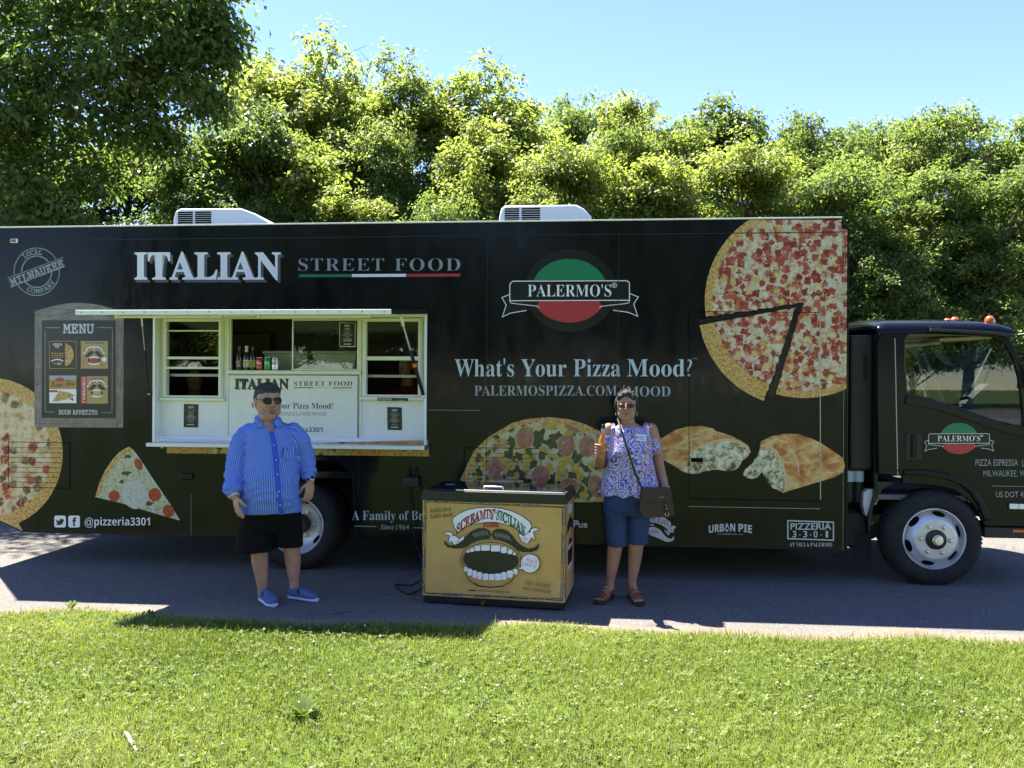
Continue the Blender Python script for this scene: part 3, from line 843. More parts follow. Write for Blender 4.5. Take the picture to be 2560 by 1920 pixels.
BU0, BU1, BZ0, BZ1 = rect_px(383, 784, 1067, 1110)
well = [B(598, 1400)[0], B(606, 1190)[0], B(640, 1150)[0], B(842, 1150)[0], B(880, 1180)[0], B(890, 1400)[0]]
wz = [ZB, B(606, 1190)[1], B(640, 1152)[1], B(842, 1152)[1], B(880, 1185)[1], ZB]
rc = [B(57, 1329), B(-25, 1291)]
side = [(UL, ZT), (UL, rc[1][1]), (rc[0][0], ZB)] + list(zip(well, wz)) + [(UR - .012, ZB), (UR - .012, ZT - .05), (UR - .06, ZT - .05), (UR - .06, ZT)]
mb = MB(); mb.plate(side, 0, .03, holes=[loop(BU0, BU1, BZ0, BZ1)])
mb.build('side_panel', MATS['black_wrap'], truck, bevel=.004)
mb = MB()
mb.box(UL, UR - .06, .031, WID - .031, ZT - .04, ZT - .006)                     # roof
mb.box(UL, UR - .06, WID - .03, WID, ZB, ZT)                                    # far side
mb.box(UL, UL + .03, .031, WID - .031, .62, ZT - .041)                          # rear
mb.box(UR - .06, UR - .02, .031, WID - .031, ZB, ZT - .06)                      # front
mb.box(UL + .031, UR - .061, .031, WID - .031, .84, .90)                        # floor
mb.build('box_body', MATS['black_paint'], truck, bevel=.004)
mb = MB(); mb.box(UL - .01, UR - .055, -.008, .06, ZT - .001, ZT + .012); mb.build('roof_rail', MATS['cream_metal'], truck, bevel=.003)
# thin trim line below the roof edge, seams and rivets
mb = MB(); zc = B(1200, 590)[1]
mb.box(UL, UR - .062, -.006, -.0015, zc - .002, zc + .004)
for px in (335, 1217, 1545): mb.box(B(px, 900)[0] - .002, B(px, 900)[0] + .002, -.004, -.0012, BZ1 + .02 if px < 1000 else ZB + .02, zc - .003)
for px, y0, y1 in ((477, 1235, 1338), (897, 1142, 1230)): mb.box(B(px, 1200)[0] - .002, B(px, 1200)[0] + .002, -.004, -.0012, B(px, y1)[1], B(px, y0)[1])
mb.build('seam_trim', MATS['dark_trim'], truck)
mb = MB()
for px, y0, y1 in ((477.8, 1235, 1338), (2107, 575, 1377)): mb.box(B(px, 1200)[0] + .002, B(px, 1200)[0] + .0035, -.0042, -.0012, B(px, y1)[1], B(px, y0)[1]); mb.build('seam_highlight', MATS['seam_bright'], truck); mb = MB()
a = B(1722, 1266); b_ = B(2050, 1273); mb.box(a[0], b_[0], -.004, -.0014, a[1] - .0015, a[1] + .0015); mb.build('seam_highlight', MATS['seam_bright'], truck); mb = MB()
a = B(1071, 1025); mb.box(a[0], B(1200, 1025)[0], -.003, -.0014, a[1] - .001, a[1] + .001)
mb.build('seam_highlight', MATS['seam_bright'], truck)
mb = MB(); mb.plate([(UR - .012, ZB), (UR + .003, ZB), (UR + .003, ZT - .075), (UR - .012, ZT - .075)], -.004, .05); mb.build('corner_post', MATS['black_wrap'], truck, bevel=.002)
# access door with its latch
def line_box(m, x0, y0, x1, y1, t, d=.0022):
    p, q = B(x0, y0), B(x1, y1); dx, dz = q[0] - p[0], q[1] - p[1]; l = math.hypot(dx, dz); nx_, nz_ = -dz / l * t / 2, dx / l * t / 2
    m.plate([(p[0] - nx_, p[1] - nz_), (q[0] - nx_, q[1] - nz_), (q[0] + nx_, q[1] + nz_), (p[0] + nx_, p[1] + nz_)], -d, -.001)
door = empty('access_door', (0, 0, 0)); door.parent = truck
mb = MB(); line_box(mb, 1720, 779, 2049, 781, .006, .0032); line_box(mb, 1722, 781, 1723, 1245, .005, .0032); line_box(mb, 1722, 1246, 2050, 1253, .006, .0032)
mb.build('gap', MATS['black_gap'], door)
mb = MB(); line_box(mb, 2050, 783, 2051, 1249, .006, .0036); mb.build('hinge', MATS['seam_bright'], door)
u0, u1, z0, z1 = rect_px(1728, 1145, 1757, 1155); mb = MB(); mb.box(u0, u1, -.010, -.001, z0, z1); mb.build('latch', MATS['black_gap'], door, bevel=.003)
# louvred generator hatch and left louvre panel
for (x0, y0, x1, y1, nl) in ((1168, 1128, 1345, 1225, 9), (28, 1113, 168, 1212, 8)):
    h = empty('louvre_panel', (0, 0, 0)); h.parent = truck
    u0, u1, z0, z1 = rect_px(x0, y0, x1, y1); m = MB()
    for i in range(nl):
        z = z0 + (z1 - z0) * (i + .5) / nl
        m.plate([(u0, z - .0016), (u1, z - .0016), (u1, z + .0016), (u0, z + .0016)], -.0062, -.0042)
    m.build('louvre', MATS['dark_trim'], h)
    m = MB(); m.plate(loop(u0 - .03, u1 + .03, z0 - .03, z1 + .03), -.0022, -.0012, holes=[loop(u0 - .024, u1 + .024, z0 - .024, z1 + .024)]); m.build('frame', MATS['black_gap'], h)
u0, u1, z0, z1 = rect_px(28, 597, 47, 608); m = MB(); m.box(u0, u1, -.018, -.001, z0, z1); ml = m.build('marker_lamp', MATS['clear_lens'], truck, bevel=.008)
m = MB(); m.box(u0 + .012, u1 - .016, -.024, -.0185, z0 + .008, z1 - .008); m.build('lens', MATS['red_lens'], ml, bevel=.004)
u0, u1, z0, z1 = rect_px(452, 1183, 484, 1199); m = MB(); m.box(u0, u1, -.02, -.001, z0, z1); m.build('pull_latch', MATS['black_paint'], truck, bevel=.01)
inl = rect_px(1012, 1192, 1050, 1214); m = MB(); m.box(inl[0], inl[1], -.07, -.001, inl[2], inl[3]); m.box(inl[0] + .01, inl[1] - .02, -.05, -.001, inl[3] + .001, inl[3] + .012); m.build('power_inlet', MATS['dark_trim'], truck, bevel=.012)

# ---------------------------------------------------------------- roof air conditioners
def ac(pts, g0, g1, gy0, gy1, split):
    w = -.75; prof = [B(x, y, w) for x, y in pts]; prof = [(u, max(z, ZT - .01)) for u, z in prof]
    prof = [(prof[0][0], ZT - .008)] + prof[1:-1] + [(prof[-1][0], ZT - .008)]
    m = MB(); m.plate(prof, .75, 1.5); o = m.build('air_conditioner', MATS['white_plastic'], truck, smooth=35, bevel=.03, seg=3)
    a, b = B(g0, gy0, w), B(g1, gy1, w); m = MB(); nsl = 7; us = B(split, gy0, w)[0]
    for i in range(nsl):
        z = b[1] + (a[1] - b[1]) * (i + .5) / nsl
        for (q0, q1) in ((a[0] + .012 * (nsl - i) * 0, us - .012), (us + .012, b[0])):
            sh = -.006 * (i - 3) * -1
            m.box(q0 - sh * .0, q1, .7465, .7492, z - .011, z + .004)
    m.build('vent_grille', MATS['black_gap'], o)
ac([(430, 570), (433, 545), (438, 527), (450, 521), (600, 520), (636, 533), (668, 553), (695, 570)], 445, 528, 528, 563, 485)
ac([(1245, 560), (1248, 540), (1253, 520), (1262, 513), (1440, 511), (1460, 521), (1478, 540), (1488, 560)], 1262, 1350, 519, 557, 1301)

# ---------------------------------------------------------------- serving bay
bay = empty('serving_bay', (0, 0, 0)); bay.parent = truck
DY = .085
def Q(px, py): return T.px(px, py, -DY)
def rq(x0, y0, x1, y1):
    a, b, c, d = Q(x0, y0), Q(x1, y0), Q(x1, y1), Q(x0, y1)
    return (a[0] + d[0]) / 2, (b[0] + c[0]) / 2, (c[1] + d[1]) / 2, (a[1] + b[1]) / 2
hL, hC, hR = rq(419, 804, 550, 989), rq(577, 797, 897, 926), rq(917, 804, 1047, 987)
m = MB(); m.plate(loop(BU0 + .001, BU1 - .001, BZ0 + .001, BZ1 - .001), DY, DY + .03, holes=[loop(*hL), loop(*hC), loop(*hR)])
m.build('white_wall', MATS['white_panel'], bay)
m = MB(); t = .022
m.box(BU0, BU0 + t, -.012, DY - .001, BZ0, BZ1); m.box(BU1 - t, BU1, -.012, DY - .001, BZ0, BZ1)
m.box(BU0 + t + .001, BU1 - t - .001, .001, DY - .001, BZ0, BZ0 + .03); m.box(BU0 + t + .001, BU1 - t - .001, .001, DY - .001, BZ1 - .03, BZ1)
m.build('frame', MATS['white_plastic'], bay, bevel=.003)
# base ledge along the foot of the white wall
u0, u1, z0, z1 = rq(398, 1092, 1060, 1102); m = MB(); m.box(u0, u1, DY - .03, DY - .001, z0, z1); m.build('ledge', MATS['white_panel'], bay, bevel=.004)
def window(h, rails, glass, sill, name='window'):
    w = empty(name, (0, 0, 0)); w.parent = bay
    u0, u1, z0, z1 = h; e = .038
    m = MB(); m.plate(loop(u0 - e, u1 + e, z0 - .02, z1 + .03), DY - .022, DY - .001, holes=[loop(u0 + .001, u1 - .001, z0 + .001, z1 - .001)])
    m.plate(loop(u0 - e + .012, u1 + e - .012, z0 - .012, z1 + .022), DY - .032, DY - .0225, holes=[loop(u0 + .001, u1 - .001, z0 + .001, z1 - .001)])
    m.build('frame', MATS['cream_metal'], w, bevel=.003)
    for (zc_, th, pr) in rails:
        m = MB(); m.box(u0 - .004, u1 + .004, DY - pr, DY + .012, zc_ - th / 2, zc_ + th / 2); m.build('sash_rail', MATS['cream_metal'], w, bevel=.003)
    if glass:
        m = MB(); m.add([(u0, DY + .006, glass[0]), (u1, DY + .006, glass[0]), (u1, DY + .006, glass[1]), (u0, DY + .006, glass[1])], [(0, 1, 2, 3)]); m.build('pane', MATS['window_glass'], w)
    if sill:
        m = MB(); m.box(u0 - e - .02, u1 + e + .02, DY - .045, DY - .001, z0 - .046, z0 - .021); m.build('sill', MATS['cream_metal'], w, bevel=.004)
    return w
r_ = lambda py: Q(480, py)[1]
window(hL, [(r_(895), .024, .02), (r_(920), .02, .026), (r_(827), .012, .008)], (r_(920), hL[3]), True)
m = MB(); zc_ = r_(914); uc = Q(485, 914)[0]; m.plate(loop(uc - .04, uc + .04, zc_ - .012, zc_ + .012), DY - .03, DY - .024, holes=[loop(uc - .034, uc + .034, zc_ - .007, zc_ + .007)]); m.build('finger_pull', MATS['aluminium'], bay)
r_ = lambda py: Q(980, py)[1]
window(hR, [(r_(896), .036, .02)], (r_(890), hR[3]), True)
# counter window in the middle with a sliding pane
w = empty('counter_window', (0, 0, 0)); w.parent = bay; u0, u1, z0, z1 = hC; us = Q(729, 850)[0]
m = MB(); m.box(u0 - .03, u1 + .03, DY - .05, DY + .12, z0 - .034, z0 - .004); m.build('counter_edge', MATS['cream_metal'], w, bevel=.004)
m = MB(); m.plate(loop(us, u1, z0 + .001, z1 - .001), DY + .012, DY + .028, holes=[loop(us + .012, u1 - .018, z0 + .016, z1 - .016)]); m.build('sliding_frame', MATS['aluminium'], w, bevel=.002)
m = MB(); m.add([(us + .01, DY + .02, z0 + .01), (u1 - .01, DY + .02, z0 + .01), (u1 - .01, DY + .02, z1 - .01), (us + .01, DY + .02, z1 - .01)], [(0, 1, 2, 3)]); m.build('pane', MATS['window_glass'], w)
m = MB()
m.box(u0 - .028, u0 - .012, DY - .014, DY - .001, BZ0 + .04, BZ1 - .035); m.build('post', MATS['cream_metal'], w, bevel=.003); m = MB(); m.box(u1 + .012, u1 + .028, DY - .014, DY - .001, BZ0 + .04, BZ1 - .035); m.build('post', MATS['cream_metal'], w, bevel=.003)
PAN = rq(574, 939, 894, 1097); m = MB(); m.box(PAN[0], PAN[1], DY - .012, DY - .001, PAN[2], PAN[3]); lp = m.build('front_panel', MATS['white_panel'], bay, bevel=.002)
m = MB(); m.plate(loop(PAN[0] - .012, PAN[1] + .012, PAN[2] - .012, PAN[3] + .010), DY - .006, DY - .0012, holes=[loop(PAN[0], PAN[1], PAN[2], PAN[3])]); m.build('edging', MATS['steel_dull'], lp)
# shelf
sa, sb = T.px(365, 1110, .20)[0], T.px(1061, 1112, .20)[0]; sz = (T.px(365, 1109, .20)[1] + T.px(1055, 1113, .20)[1]) / 2
m = MB(); m.box(sa, sb, -.20, DY - .002, sz - .035, sz); m.build('shelf', MATS['aluminium'], bay, bevel=.004)
m = MB(); m.box(sa + .002, sb - .04, -.204, -.2005, sz - .032, sz - .003); m.build('shelf_edge', MATS['cream_metal'], bay)
m = MB()
for f in (.05, .35, .65, .95):
    uu = sa + (sb - sa) * f; m = MB(); m.plate([(uu, sz - .036), (uu + .02, sz - .036), (uu + .02, sz - .05), (uu, sz - .05)], -.18, -.002); m.build('shelf_bracket', MATS['steel_dull'], bay)
# kitchen behind the windows
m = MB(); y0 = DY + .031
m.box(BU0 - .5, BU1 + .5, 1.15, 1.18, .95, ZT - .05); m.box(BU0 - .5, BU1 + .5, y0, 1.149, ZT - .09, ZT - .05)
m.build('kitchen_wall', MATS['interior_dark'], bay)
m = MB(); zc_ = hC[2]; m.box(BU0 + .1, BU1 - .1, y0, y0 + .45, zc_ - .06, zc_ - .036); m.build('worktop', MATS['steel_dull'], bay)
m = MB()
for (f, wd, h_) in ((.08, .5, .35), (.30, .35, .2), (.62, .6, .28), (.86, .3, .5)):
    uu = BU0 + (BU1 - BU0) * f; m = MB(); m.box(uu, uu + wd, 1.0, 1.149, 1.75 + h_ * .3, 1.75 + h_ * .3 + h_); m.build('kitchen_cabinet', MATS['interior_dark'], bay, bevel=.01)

# ---------------------------------------------------------------- hatch that opens upwards
hat = empty('hatch', (0, 0, 0)); hat.parent = truck
OW = 1.02
oL, oR = T.px(188, 781, OW), T.px(977, 780, OW); hLu, hRu, hz = T.px(378, 774)[0], T.px(1068, 772)[0], BZ1 + .012
oz = (oL[1] + oR[1]) / 2; uo0, uo1 = oL[0], oR[0]
def hp(u, f, dz=0.0):                                   # f: 0 at the hinge, 1 at the outer edge
    lo, hi = hLu + (uo0 - hLu) * f, hRu + (uo1 - hRu) * f
    return (lo + (hi - lo) * u, -.004 - (OW - .004) * f, hz + (oz - hz) * f + dz)
def slab(mb_, ua, ub, fa, fb, d0, d1):
    vs = [hp(u, f, d) for u in (ua, ub) for f in (fa, fb) for d in (d0, d1)]
    mb_.add(vs, [(0, 1, 3, 2), (4, 6, 7, 5), (0, 4, 5, 1), (2, 3, 7, 6), (0, 2, 6, 4), (1, 5, 7, 3)])
m = MB(); slab(m, 0.004, .996, .01, .985, .004, .018); m.build('outer_skin', MATS['black_paint'], hat)
m = MB(); slab(m, 0.012, .988, .02, .98, -.008, .0035); m.build('inner_skin', MATS['white_panel'], hat)
m = MB(); slab(m, 0, 1, .985, 1.0, -.019, .0195); slab(m, 0, .012, .01, .9845, -.018, .019); m.build('edge_frame', MATS['cream_metal'], hat, bevel=.003)
m = MB(); slab(m, .9885, 1.0, .005, .9845, -.019, .019); slab(m, 0, 1, -.004, .006, -.01, .022); m.build('hinge_side', MATS['dark_trim'], hat)
m = MB()
for i in range(15):
    p = Vector(hp(.02 + .96 * i / 14, 1.0, .002)); m = MB(); m.lathe([(0, .0025), (.006, .002), (.006, 0)], p, (0, -1, 0), 8); m.build('screw', MATS['steel_dull'], hat)
for (a, b) in ((.10, .44), (.565, .915)):
    m = MB(); p0, p1 = Vector(hp(a, .86, -.034)), Vector(hp(b, .86, -.034)); m.tube([p0, p1], .012, 8)
    for p in (p0, p1): m.box(p.x - .012, p.x + .012, p.y - .018, p.y + .018, p.z - .014, p.z + .025)
    m.build('strip_light', MATS['cream_metal'], hat, smooth=40)
def strut(p, q, r, col, band=None):
    o = empty('gas_strut', (0, 0, 0)); o.parent = hat; p, q = Vector(p), Vector(q); m = MB(); m.tube([p.lerp(q, .12), p.lerp(q, .55)], r * .45, 8); m.build('rod', MATS['aluminium'], o, smooth=40)
    m = MB(); m.tube([p.lerp(q, .42), p.lerp(q, 1.0)], r, 10); m.build('cylinder', MATS[col], o, smooth=40)
    m = MB(); m.tube([p, p.lerp(q, .12)], r * .9, 8); m.ball(q, r * 1.4, 8, 6); m.build('end_fitting', MATS['cream_metal'], o, smooth=50)
    if band: m = MB(); m.tube([p.lerp(q, .58), p.lerp(q, .62)], r * 1.25, 10); m.build('band', MATS['amber_light'], o, smooth=40)
q = Q(394, 984); strut(hp(.12, .62, -.03), (q[0] - .02, -.03, q[1]), .008, 'dark_trim')
q = T.px(1059, 990, .02); strut(hp(.955, .40, -.03), (q[0], -.02, q[1]), .016, 'dark_trim', True)

# ---------------------------------------------------------------- wheels
def wheel(u, y, front):
    o = empty('wheel', (u, y, .40)); o.parent = truck; ax = (0, -1, 0)
    m = MB(); m.lathe([(.258, .012), (.275, .03), (.31, .037), (.35, .034), (.382, .018), (.397, -.006), (.401, -.03), (.401, -.185), (.39, -.21), (.36, -.225), (.27, -.22)], (0, 0, 0), ax, 64)
    for i in range(72):                                 # tread blocks
        a = 2 * math.pi * i / 72; c_, s_ = math.cos(a), math.sin(a)
        for (y0_, y1_) in ((.012, .055), (.075, .13), (.145, .19)):
            mt = Matrix.Rotation(a, 4, 'Y'); m.box(-.011, .011, y0_, y1_, .398, .408, mtx=mt)
    m.build('tyre', MATS['tyre_rubber'], o, smooth=40, weld=False)
    rim = [(.262, .010), (.260, .024), (.252, .028), (.245, .012), (.240, -.02), (.232, -.028), (.20, .012), (.178, .04), (.170, .046), (.160, .047), (.09, .05), (.084, .05)] if front else \
          [(.262, .010), (.260, .024), (.252, .028), (.245, .010), (.238, -.03), (.225, -.085), (.20, -.115), (.17, -.125), (.10, -.128), (.09, -.128)]
    m = MB(); m.lathe(rim, (0, 0, 0), ax, 64); m.build('rim', MATS['wheel_silver'], o, smooth=32)
    m = MB()
    for i in range(6):
        a = R(60 * i + 12); c_, s_ = math.cos(a), math.sin(a); r0, h0 = (.213, -.006) if front else (.212, -.104)
        rad = Vector((s_, 0, c_)); tan = Vector((c_, 0, -s_)); out = Vector((0, -1, 0)); sl = (out * .66 + rad * .75 * (1 if front else -.8)).normalized(); along = sl.cross(tan)
        mt = Matrix((tan, along, sl)).transposed().to_4x4(); m.ball(rad * r0 + out * (h0 + .003), (.054, .030, .009), 20, 6, mtx=mt)
    m.build('hand_hole', MATS['black_gap'], o, smooth=60)
    h0 = .05 if front else -.128; m = MB()
    for i in range(6):
        a = R(60 * i + 33); p = Vector((math.sin(a) * .122, -h0, math.cos(a) * .122)); m.lathe([(.019, 0), (.018, .006), (.0145, .007), (.0145, .024), (.011, .028), (0, .029)], p, ax, 12)
    m.build('lug_nut', MATS['aluminium'], o, smooth=30)
    m = MB(); m.lathe([(.084, h0), (.082, h0 + .018), (.07, h0 + .024), (0, h0 + .024)] if front else [(.09, h0), (.088, h0 + .10), (.08, h0 + .115), (0, h0 + .115)], (0, 0, 0), ax, 32); m.build('hub', MATS['dark_trim'], o, smooth=40)
    if front: m = MB(); m.lathe([(.045, h0 + .02), (.044, h0 + .045), (.036, h0 + .047), (.034, h0 + .065), (0, h0 + .068)], (0, 0, 0), ax, 24); m.build('hub_cap', MATS['aluminium'], o, smooth=40)
    return o
fw, rw = T.px(2337, 1346, -.07), T.px(737, 1327, -.03)
wheel(fw[0], .07 + .03, True); wheel(rw[0], .03 + .04, False)
for (u, y) in ((rw[0], .36), (rw[0], WID - .10), (fw[0], WID - .30)):
    o = empty('wheel', (u, y, .40)); o.parent = truck
    m = MB(); m.lathe([(.26, -.02), (.35, .0), (.39, -.02), (.401, -.05), (.401, -.18), (.36, -.22), (.26, -.2)], (0, 0, 0), (0, -1, 0), 40); m.build('tyre', MATS['tyre_rubber'], o, smooth=40)
    m = MB(); m.lathe([(.262, -.02), (.2, -.1), (0, -.1)], (0, 0, 0), (0, -1, 0), 32); m.build('rim', MATS['wheel_silver'], o, smooth=40)
m = MB()
for y in (.72, 1.5): m.box(UL + .3, 1.9, y, y + .09, .50, .74)
m.box(rw[0] - .07, rw[0] + .07, .3, 2.0, .33, .47); m.box(fw[0] - .06, fw[0] + .06, .3, 2.0, .33, .45)
m.box(-1.9, -.5, .35, .7, .34, .78); m.box(-4.9, -3.3, .5, 1.6, .40, .7); m.box(-3.2, -2.2, 1.7, 2.2, .35, .8)
m.build('chassis', MATS['chassis_black'], truck, bevel=.01)
m = MB(); well_in = [(well[0] + .0, wz[0]), (well[1], wz[1]), (well[2], wz[2]), (well[3], wz[3]), (well[4], wz[4]), (well[5], wz[5])]
for i in range(5):
    (a0, c0), (a1, c1) = well_in[i], well_in[i + 1]
    m.add([(a0, .031, c0), (a1, .031, c1), (a1, .70, c1), (a0, .70, c0)], [(0, 1, 2, 3)])
m.add([(well_in[0][0], .70, ZB), (well_in[-1][0], .70, ZB), (well_in[-1][0], .70, wz[3]), (well_in[0][0], .70, wz[3])], [(0, 1, 2, 3)])
m.build('wheel_well', MATS['chassis_black'], truck)

# ---------------------------------------------------------------- cab
CW = -.10; CY = .10; CF = 2.08                          # near and far cab sides (local y)
def K(px, py): return T.px(px, py, CW)
cabo = empty('cab', (0, 0, 0)); cabo.parent = truck
outer = [K(*p) for p in ((2197, 1186), (2194, 1000), (2193, 870), (2197, 846), (2206, 832), (2500, 834), (2522, 846), (2538, 872), (2580, 960), (2625, 1065), (2655, 1110), (2668, 1200), (2668, 1318),
                         (2463, 1316), (2447, 1281), (2430, 1258), (2410, 1240), (2390, 1228), (2366, 1219), (2317, 1212), (2257, 1210), (2257, 1190))]
hole = [K(*p) for p in ((2264, 905), (2264, 850), (2268, 840), (2278, 835), (2350, 835.5), (2488, 843), (2505, 851), (2516, 864), (2532, 893), (2548, 950), (2557, 1030), (2558, 1066), (2490, 1050), (2416, 1024), (2332, 997), (2285, 986), (2270, 980))]
m = MB(); m.plate(outer, CY, CY + .05, holes=[hole]); m.build('door_side', MATS['black_paint'], cabo, bevel=.012, seg=2)
far_outer = [p for p in outer[:12]] + [(outer[12][0], .55), (outer[0][0], .55)]
m = MB(); m.plate(far_outer, CF - .05, CF, holes=[hole]); m.build('far_side', MATS['grey_trim'], cabo)
# rounded roof
zr = T.px(2350, 803, CW - .12)[1]; u_r, u_f = K(2193, 870)[0], K(2522, 846)[0]; ub = outer[4][1]
vs, fs = [], []
st = [(u_r - .002, .07), (u_r + .012, .035), (u_r + .04, .012), (u_r + .10, .0), (u_r + .6, -.004), (u_f - .2, .0), (u_f - .06, .014), (u_f + .02, .04), (u_f + .06, .075)]
prof = [(0, 0), (.006, .3), (.02, .55), (.05, .78), (.10, .92), (.18, 1.05), (.4, 1.28), (.75, 1.5)]
prof = prof + [(CF - CY - y, h) for y, h in reversed(prof)]
for (u, d) in st:
    top = zr - d; lo = ub - .004
    for (y, h) in prof: vs.append((u, CY + y, lo + (top - lo) * h))
k = len(prof)
for i in range(len(st) - 1):
    for j in range(k - 1): fs.append((i * k + j, (i + 1) * k + j, (i + 1) * k + j + 1, i * k + j + 1))
m = MB(); m.add(vs, fs); m.build('roof', MATS['black_paint'], cabo, smooth=60)
m = MB(); m.box(u_r, u_r + .03, CY + .051, CF - .051, .75, ub + .02); m.build('back_wall', MATS['black_paint'], cabo)
m = MB(); m.box(u_r + .031, u_f, CY + .051, CF - .051, ub - .012, ub + .004); m.build('headliner', MATS['tan_trim'], cabo)
wt, wb = K(2536, 866), K(2622, 1062)
m = MB(); m.add([(wt[0], CY + .06, wt[1]), (wt[0], CF - .06, wt[1]), (wb[0], CF - .06, wb[1]), (wb[0], CY + .06, wb[1])], [(0, 1, 2, 3)]); glass_mat('windscreen_glass', (.55, .62, .60), 1.0, .30); m.build('windscreen', MATS['windscreen_glass'], cabo)
fr = outer[12][0]
m = MB(); m.box(fr - .06, fr, CY + .051, CF - .051, .50, wb[1] - .06); m.box(wb[0] - .02, fr - .02, CY + .051, CF - .051, wb[1] - .10, wb[1] - .01); m.build('front_panel', MATS['black_paint'], cabo, bevel=.02)
m = MB(); m.box(u_r + .031, fr - .061, CY + .051, CF - .051, .72, .76); m.build('floor', MATS['grey_trim'], cabo)
hv = [(u, CY + .018, z) for u, z in hole]; m = MB(); m.poly(hv); m.build('side_window', MATS['cab_glass'], cabo)
hv = [(u, CF - .02, z) for u, z in hole]; m = MB(); m.poly(hv); m.build('far_window', MATS['cab_glass'], cabo)
# door lines, swage, arch lip, rain visor
def strip(pts, t, y0, y1, name, mt, parent=cabo, bevel=0.0):
    P = [Vector(K(*p)) for p in pts]; n_ = len(P); Lf, Rt = [], []
    for i in range(n_):
        d1 = (P[i] - P[max(i - 1, 0)]); d2 = (P[min(i + 1, n_ - 1)] - P[i]); d1 = d1.normalized() if d1.length else d2.normalized(); d2 = d2.normalized() if d2.length else d1
        nn = Vector((-d1.y - d2.y, d1.x + d2.x)).normalized(); k_ = t / 2 / max(.5, nn.dot(Vector((-d1.y, d1.x)))); Lf.append(P[i] + nn * k_); Rt.append(P[i] - nn * k_)
    m = MB(); m.plate([tuple(v) for v in Lf] + [tuple(v) for v in reversed(Rt)], y0, y1)
    return m.build(name, MATS[mt], parent, bevel=bevel)
strip([(2237, 846), (2239, 930), (2241, 1040), (2244, 1188)], .006, CY - .003, CY - .0005, 'door_line', 'seam_bright')
strip([(2262, 1000), (2332, 1010), (2416, 1038), (2490, 1064), (2570, 1086)], .075, CY - .018, CY + .002, 'belt_moulding', 'black_paint', bevel=.008)
strip([(2258, 1180), (2317, 1182), (2366, 1190), (2400, 1204), (2430, 1228), (2452, 1262), (2466, 1300)], .05, CY - .03, CY + .002, 'wheel_arch', 'black_paint', bevel=.012)
strip([(2204, 1176), (2250, 1176), (2310, 1176)], .012, CY - .008, CY + .002, 'sill_moulding', 'black_paint', bevel=.003)
strip([(2322, 826), (2400, 829), (2480, 834), (2530, 842)], .026, CY - .05, CY - .004, 'rain_visor', 'dark_trim', bevel=.006)
strip([(2322, 823), (2350, 824)], .05, CY - .022, CY - .004, 'visor_bracket', 'dark_trim', bevel=.004)
a = K(2264, 1084); b_ = K(2303, 1150); hd = MB(); hd.plate(loop(a[0], b_[0], b_[1], a[1]), CY - .008, CY - .0008); ho = hd.build('door_handle', MATS['dark_trim'], cabo, bevel=.006)
hd = MB(); hd.plate(loop(a[0] + .045, b_[0] - .045, b_[1] + .02, a[1] - .012), CY - .028, CY - .0085); hd.build('grip', MATS['black_paint'], ho, bevel=.008)
# roof marker lamps
for y in (.30, .98, 1.14, 1.34, 1.95):
    uu = K(2497, 800)[0] + .02; m = MB(); zl = zr + (.005 if y < .5 or y > 1.8 else .050); m.ball((uu, y, zl), (.042, .042, .050), 16, 8); m.build('roof_lamp', MATS['orange_lens'], cabo, smooth=60)
# near mirror arm, side indicator, step
m = MB(); p = K(2545, 838); m.tube([(p[0], CY, p[1]), (p[0] + .12, CY - .16, p[1] + .02), (p[0] + .22, CY - .28, p[1] - .05)], .013, 8); q = (p[0] + .22, CY - .28, p[1] - .05)
m.box(q[0] - .02, q[0] + .09, q[1] - .10, q[1] + .10, q[2] - .40, q[2]); m.build('wing_mirror', MATS['dark_trim'], cabo, bevel=.015)
a, b_ = K(2519, 1255), K(2575, 1276); m = MB(); m.plate(loop(a[0], b_[0], b_[1], a[1]), CY - .012, CY - .001); li = m.build('indicator', MATS['dark_trim'], cabo, bevel=.006)
m = MB(); m.plate(loop(a[0] + .008, a[0] + .08, b_[1] + .012, a[1] - .012), CY - .02, CY - .0125); m.plate(loop(a[0] + .084, b_[0], b_[1] + .012, a[1] - .012), CY - .02, CY - .0125); m.build('lens', MATS['clear_lens'], li, bevel=.004)
a, b_ = K(2464, 1317), K(2668, 1350); m = MB(); m.box(a[0], b_[0], CY + .02, CY + .4, b_[1], a[1] - .004); m.build('step', MATS['dark_trim'], cabo, bevel=.01)
a, b_ = K(2534, 1325), K(2568, 1332); m = MB(); m.plate(loop(a[0], b_[0], b_[1], a[1]), CY + .012, CY + .019); m.build('reflector', MATS['orange_lens'], cabo)
# inside of the cab
m = MB(); m.plate([(wb[0] - .55, wb[1] - .12), (wb[0] - .48, wb[1] + .02), (wb[0] - .05, wb[1] + .03), (wb[0] - .03, wb[1] - .12)], CY + .055, CF - .055); m.build('dashboard', MATS['grey_trim'], cabo, bevel=.03)
for y in (CY + .2, CF - .75):
    m = MB(); m.plate([(u_r + .12, 1.05), (u_r + .30, 1.05), (u_r + .24, 1.62), (u_r + .10, 1.62)], y, y + .5); m.box(u_r + .14, u_r + .62, y, y + .5, .95, 1.06); m.build('seat', MATS['grey_trim'], cabo, bevel=.04)
m = MB(); cc = Vector((wb[0] - .62, CY + .48, wb[1] + .10)); ax_ = Vector((-.55, 0, .83)); uu, vv, _ = basis(ax_)
m.tube([cc + (uu * math.cos(t_) + vv * math.sin(t_)) * .21 for t_ in [i * 2 * math.pi / 24 for i in range(25)]], .014, 8)
for t_ in (.3, 2.4, 4.5): m.tube([cc, cc + (uu * math.cos(t_) + vv * math.sin(t_)) * .20], .014, 6)
m.tube([cc, cc - ax_ * .35], .03, 8); m.build('steering_wheel', MATS['dark_trim'], cabo, smooth=50)
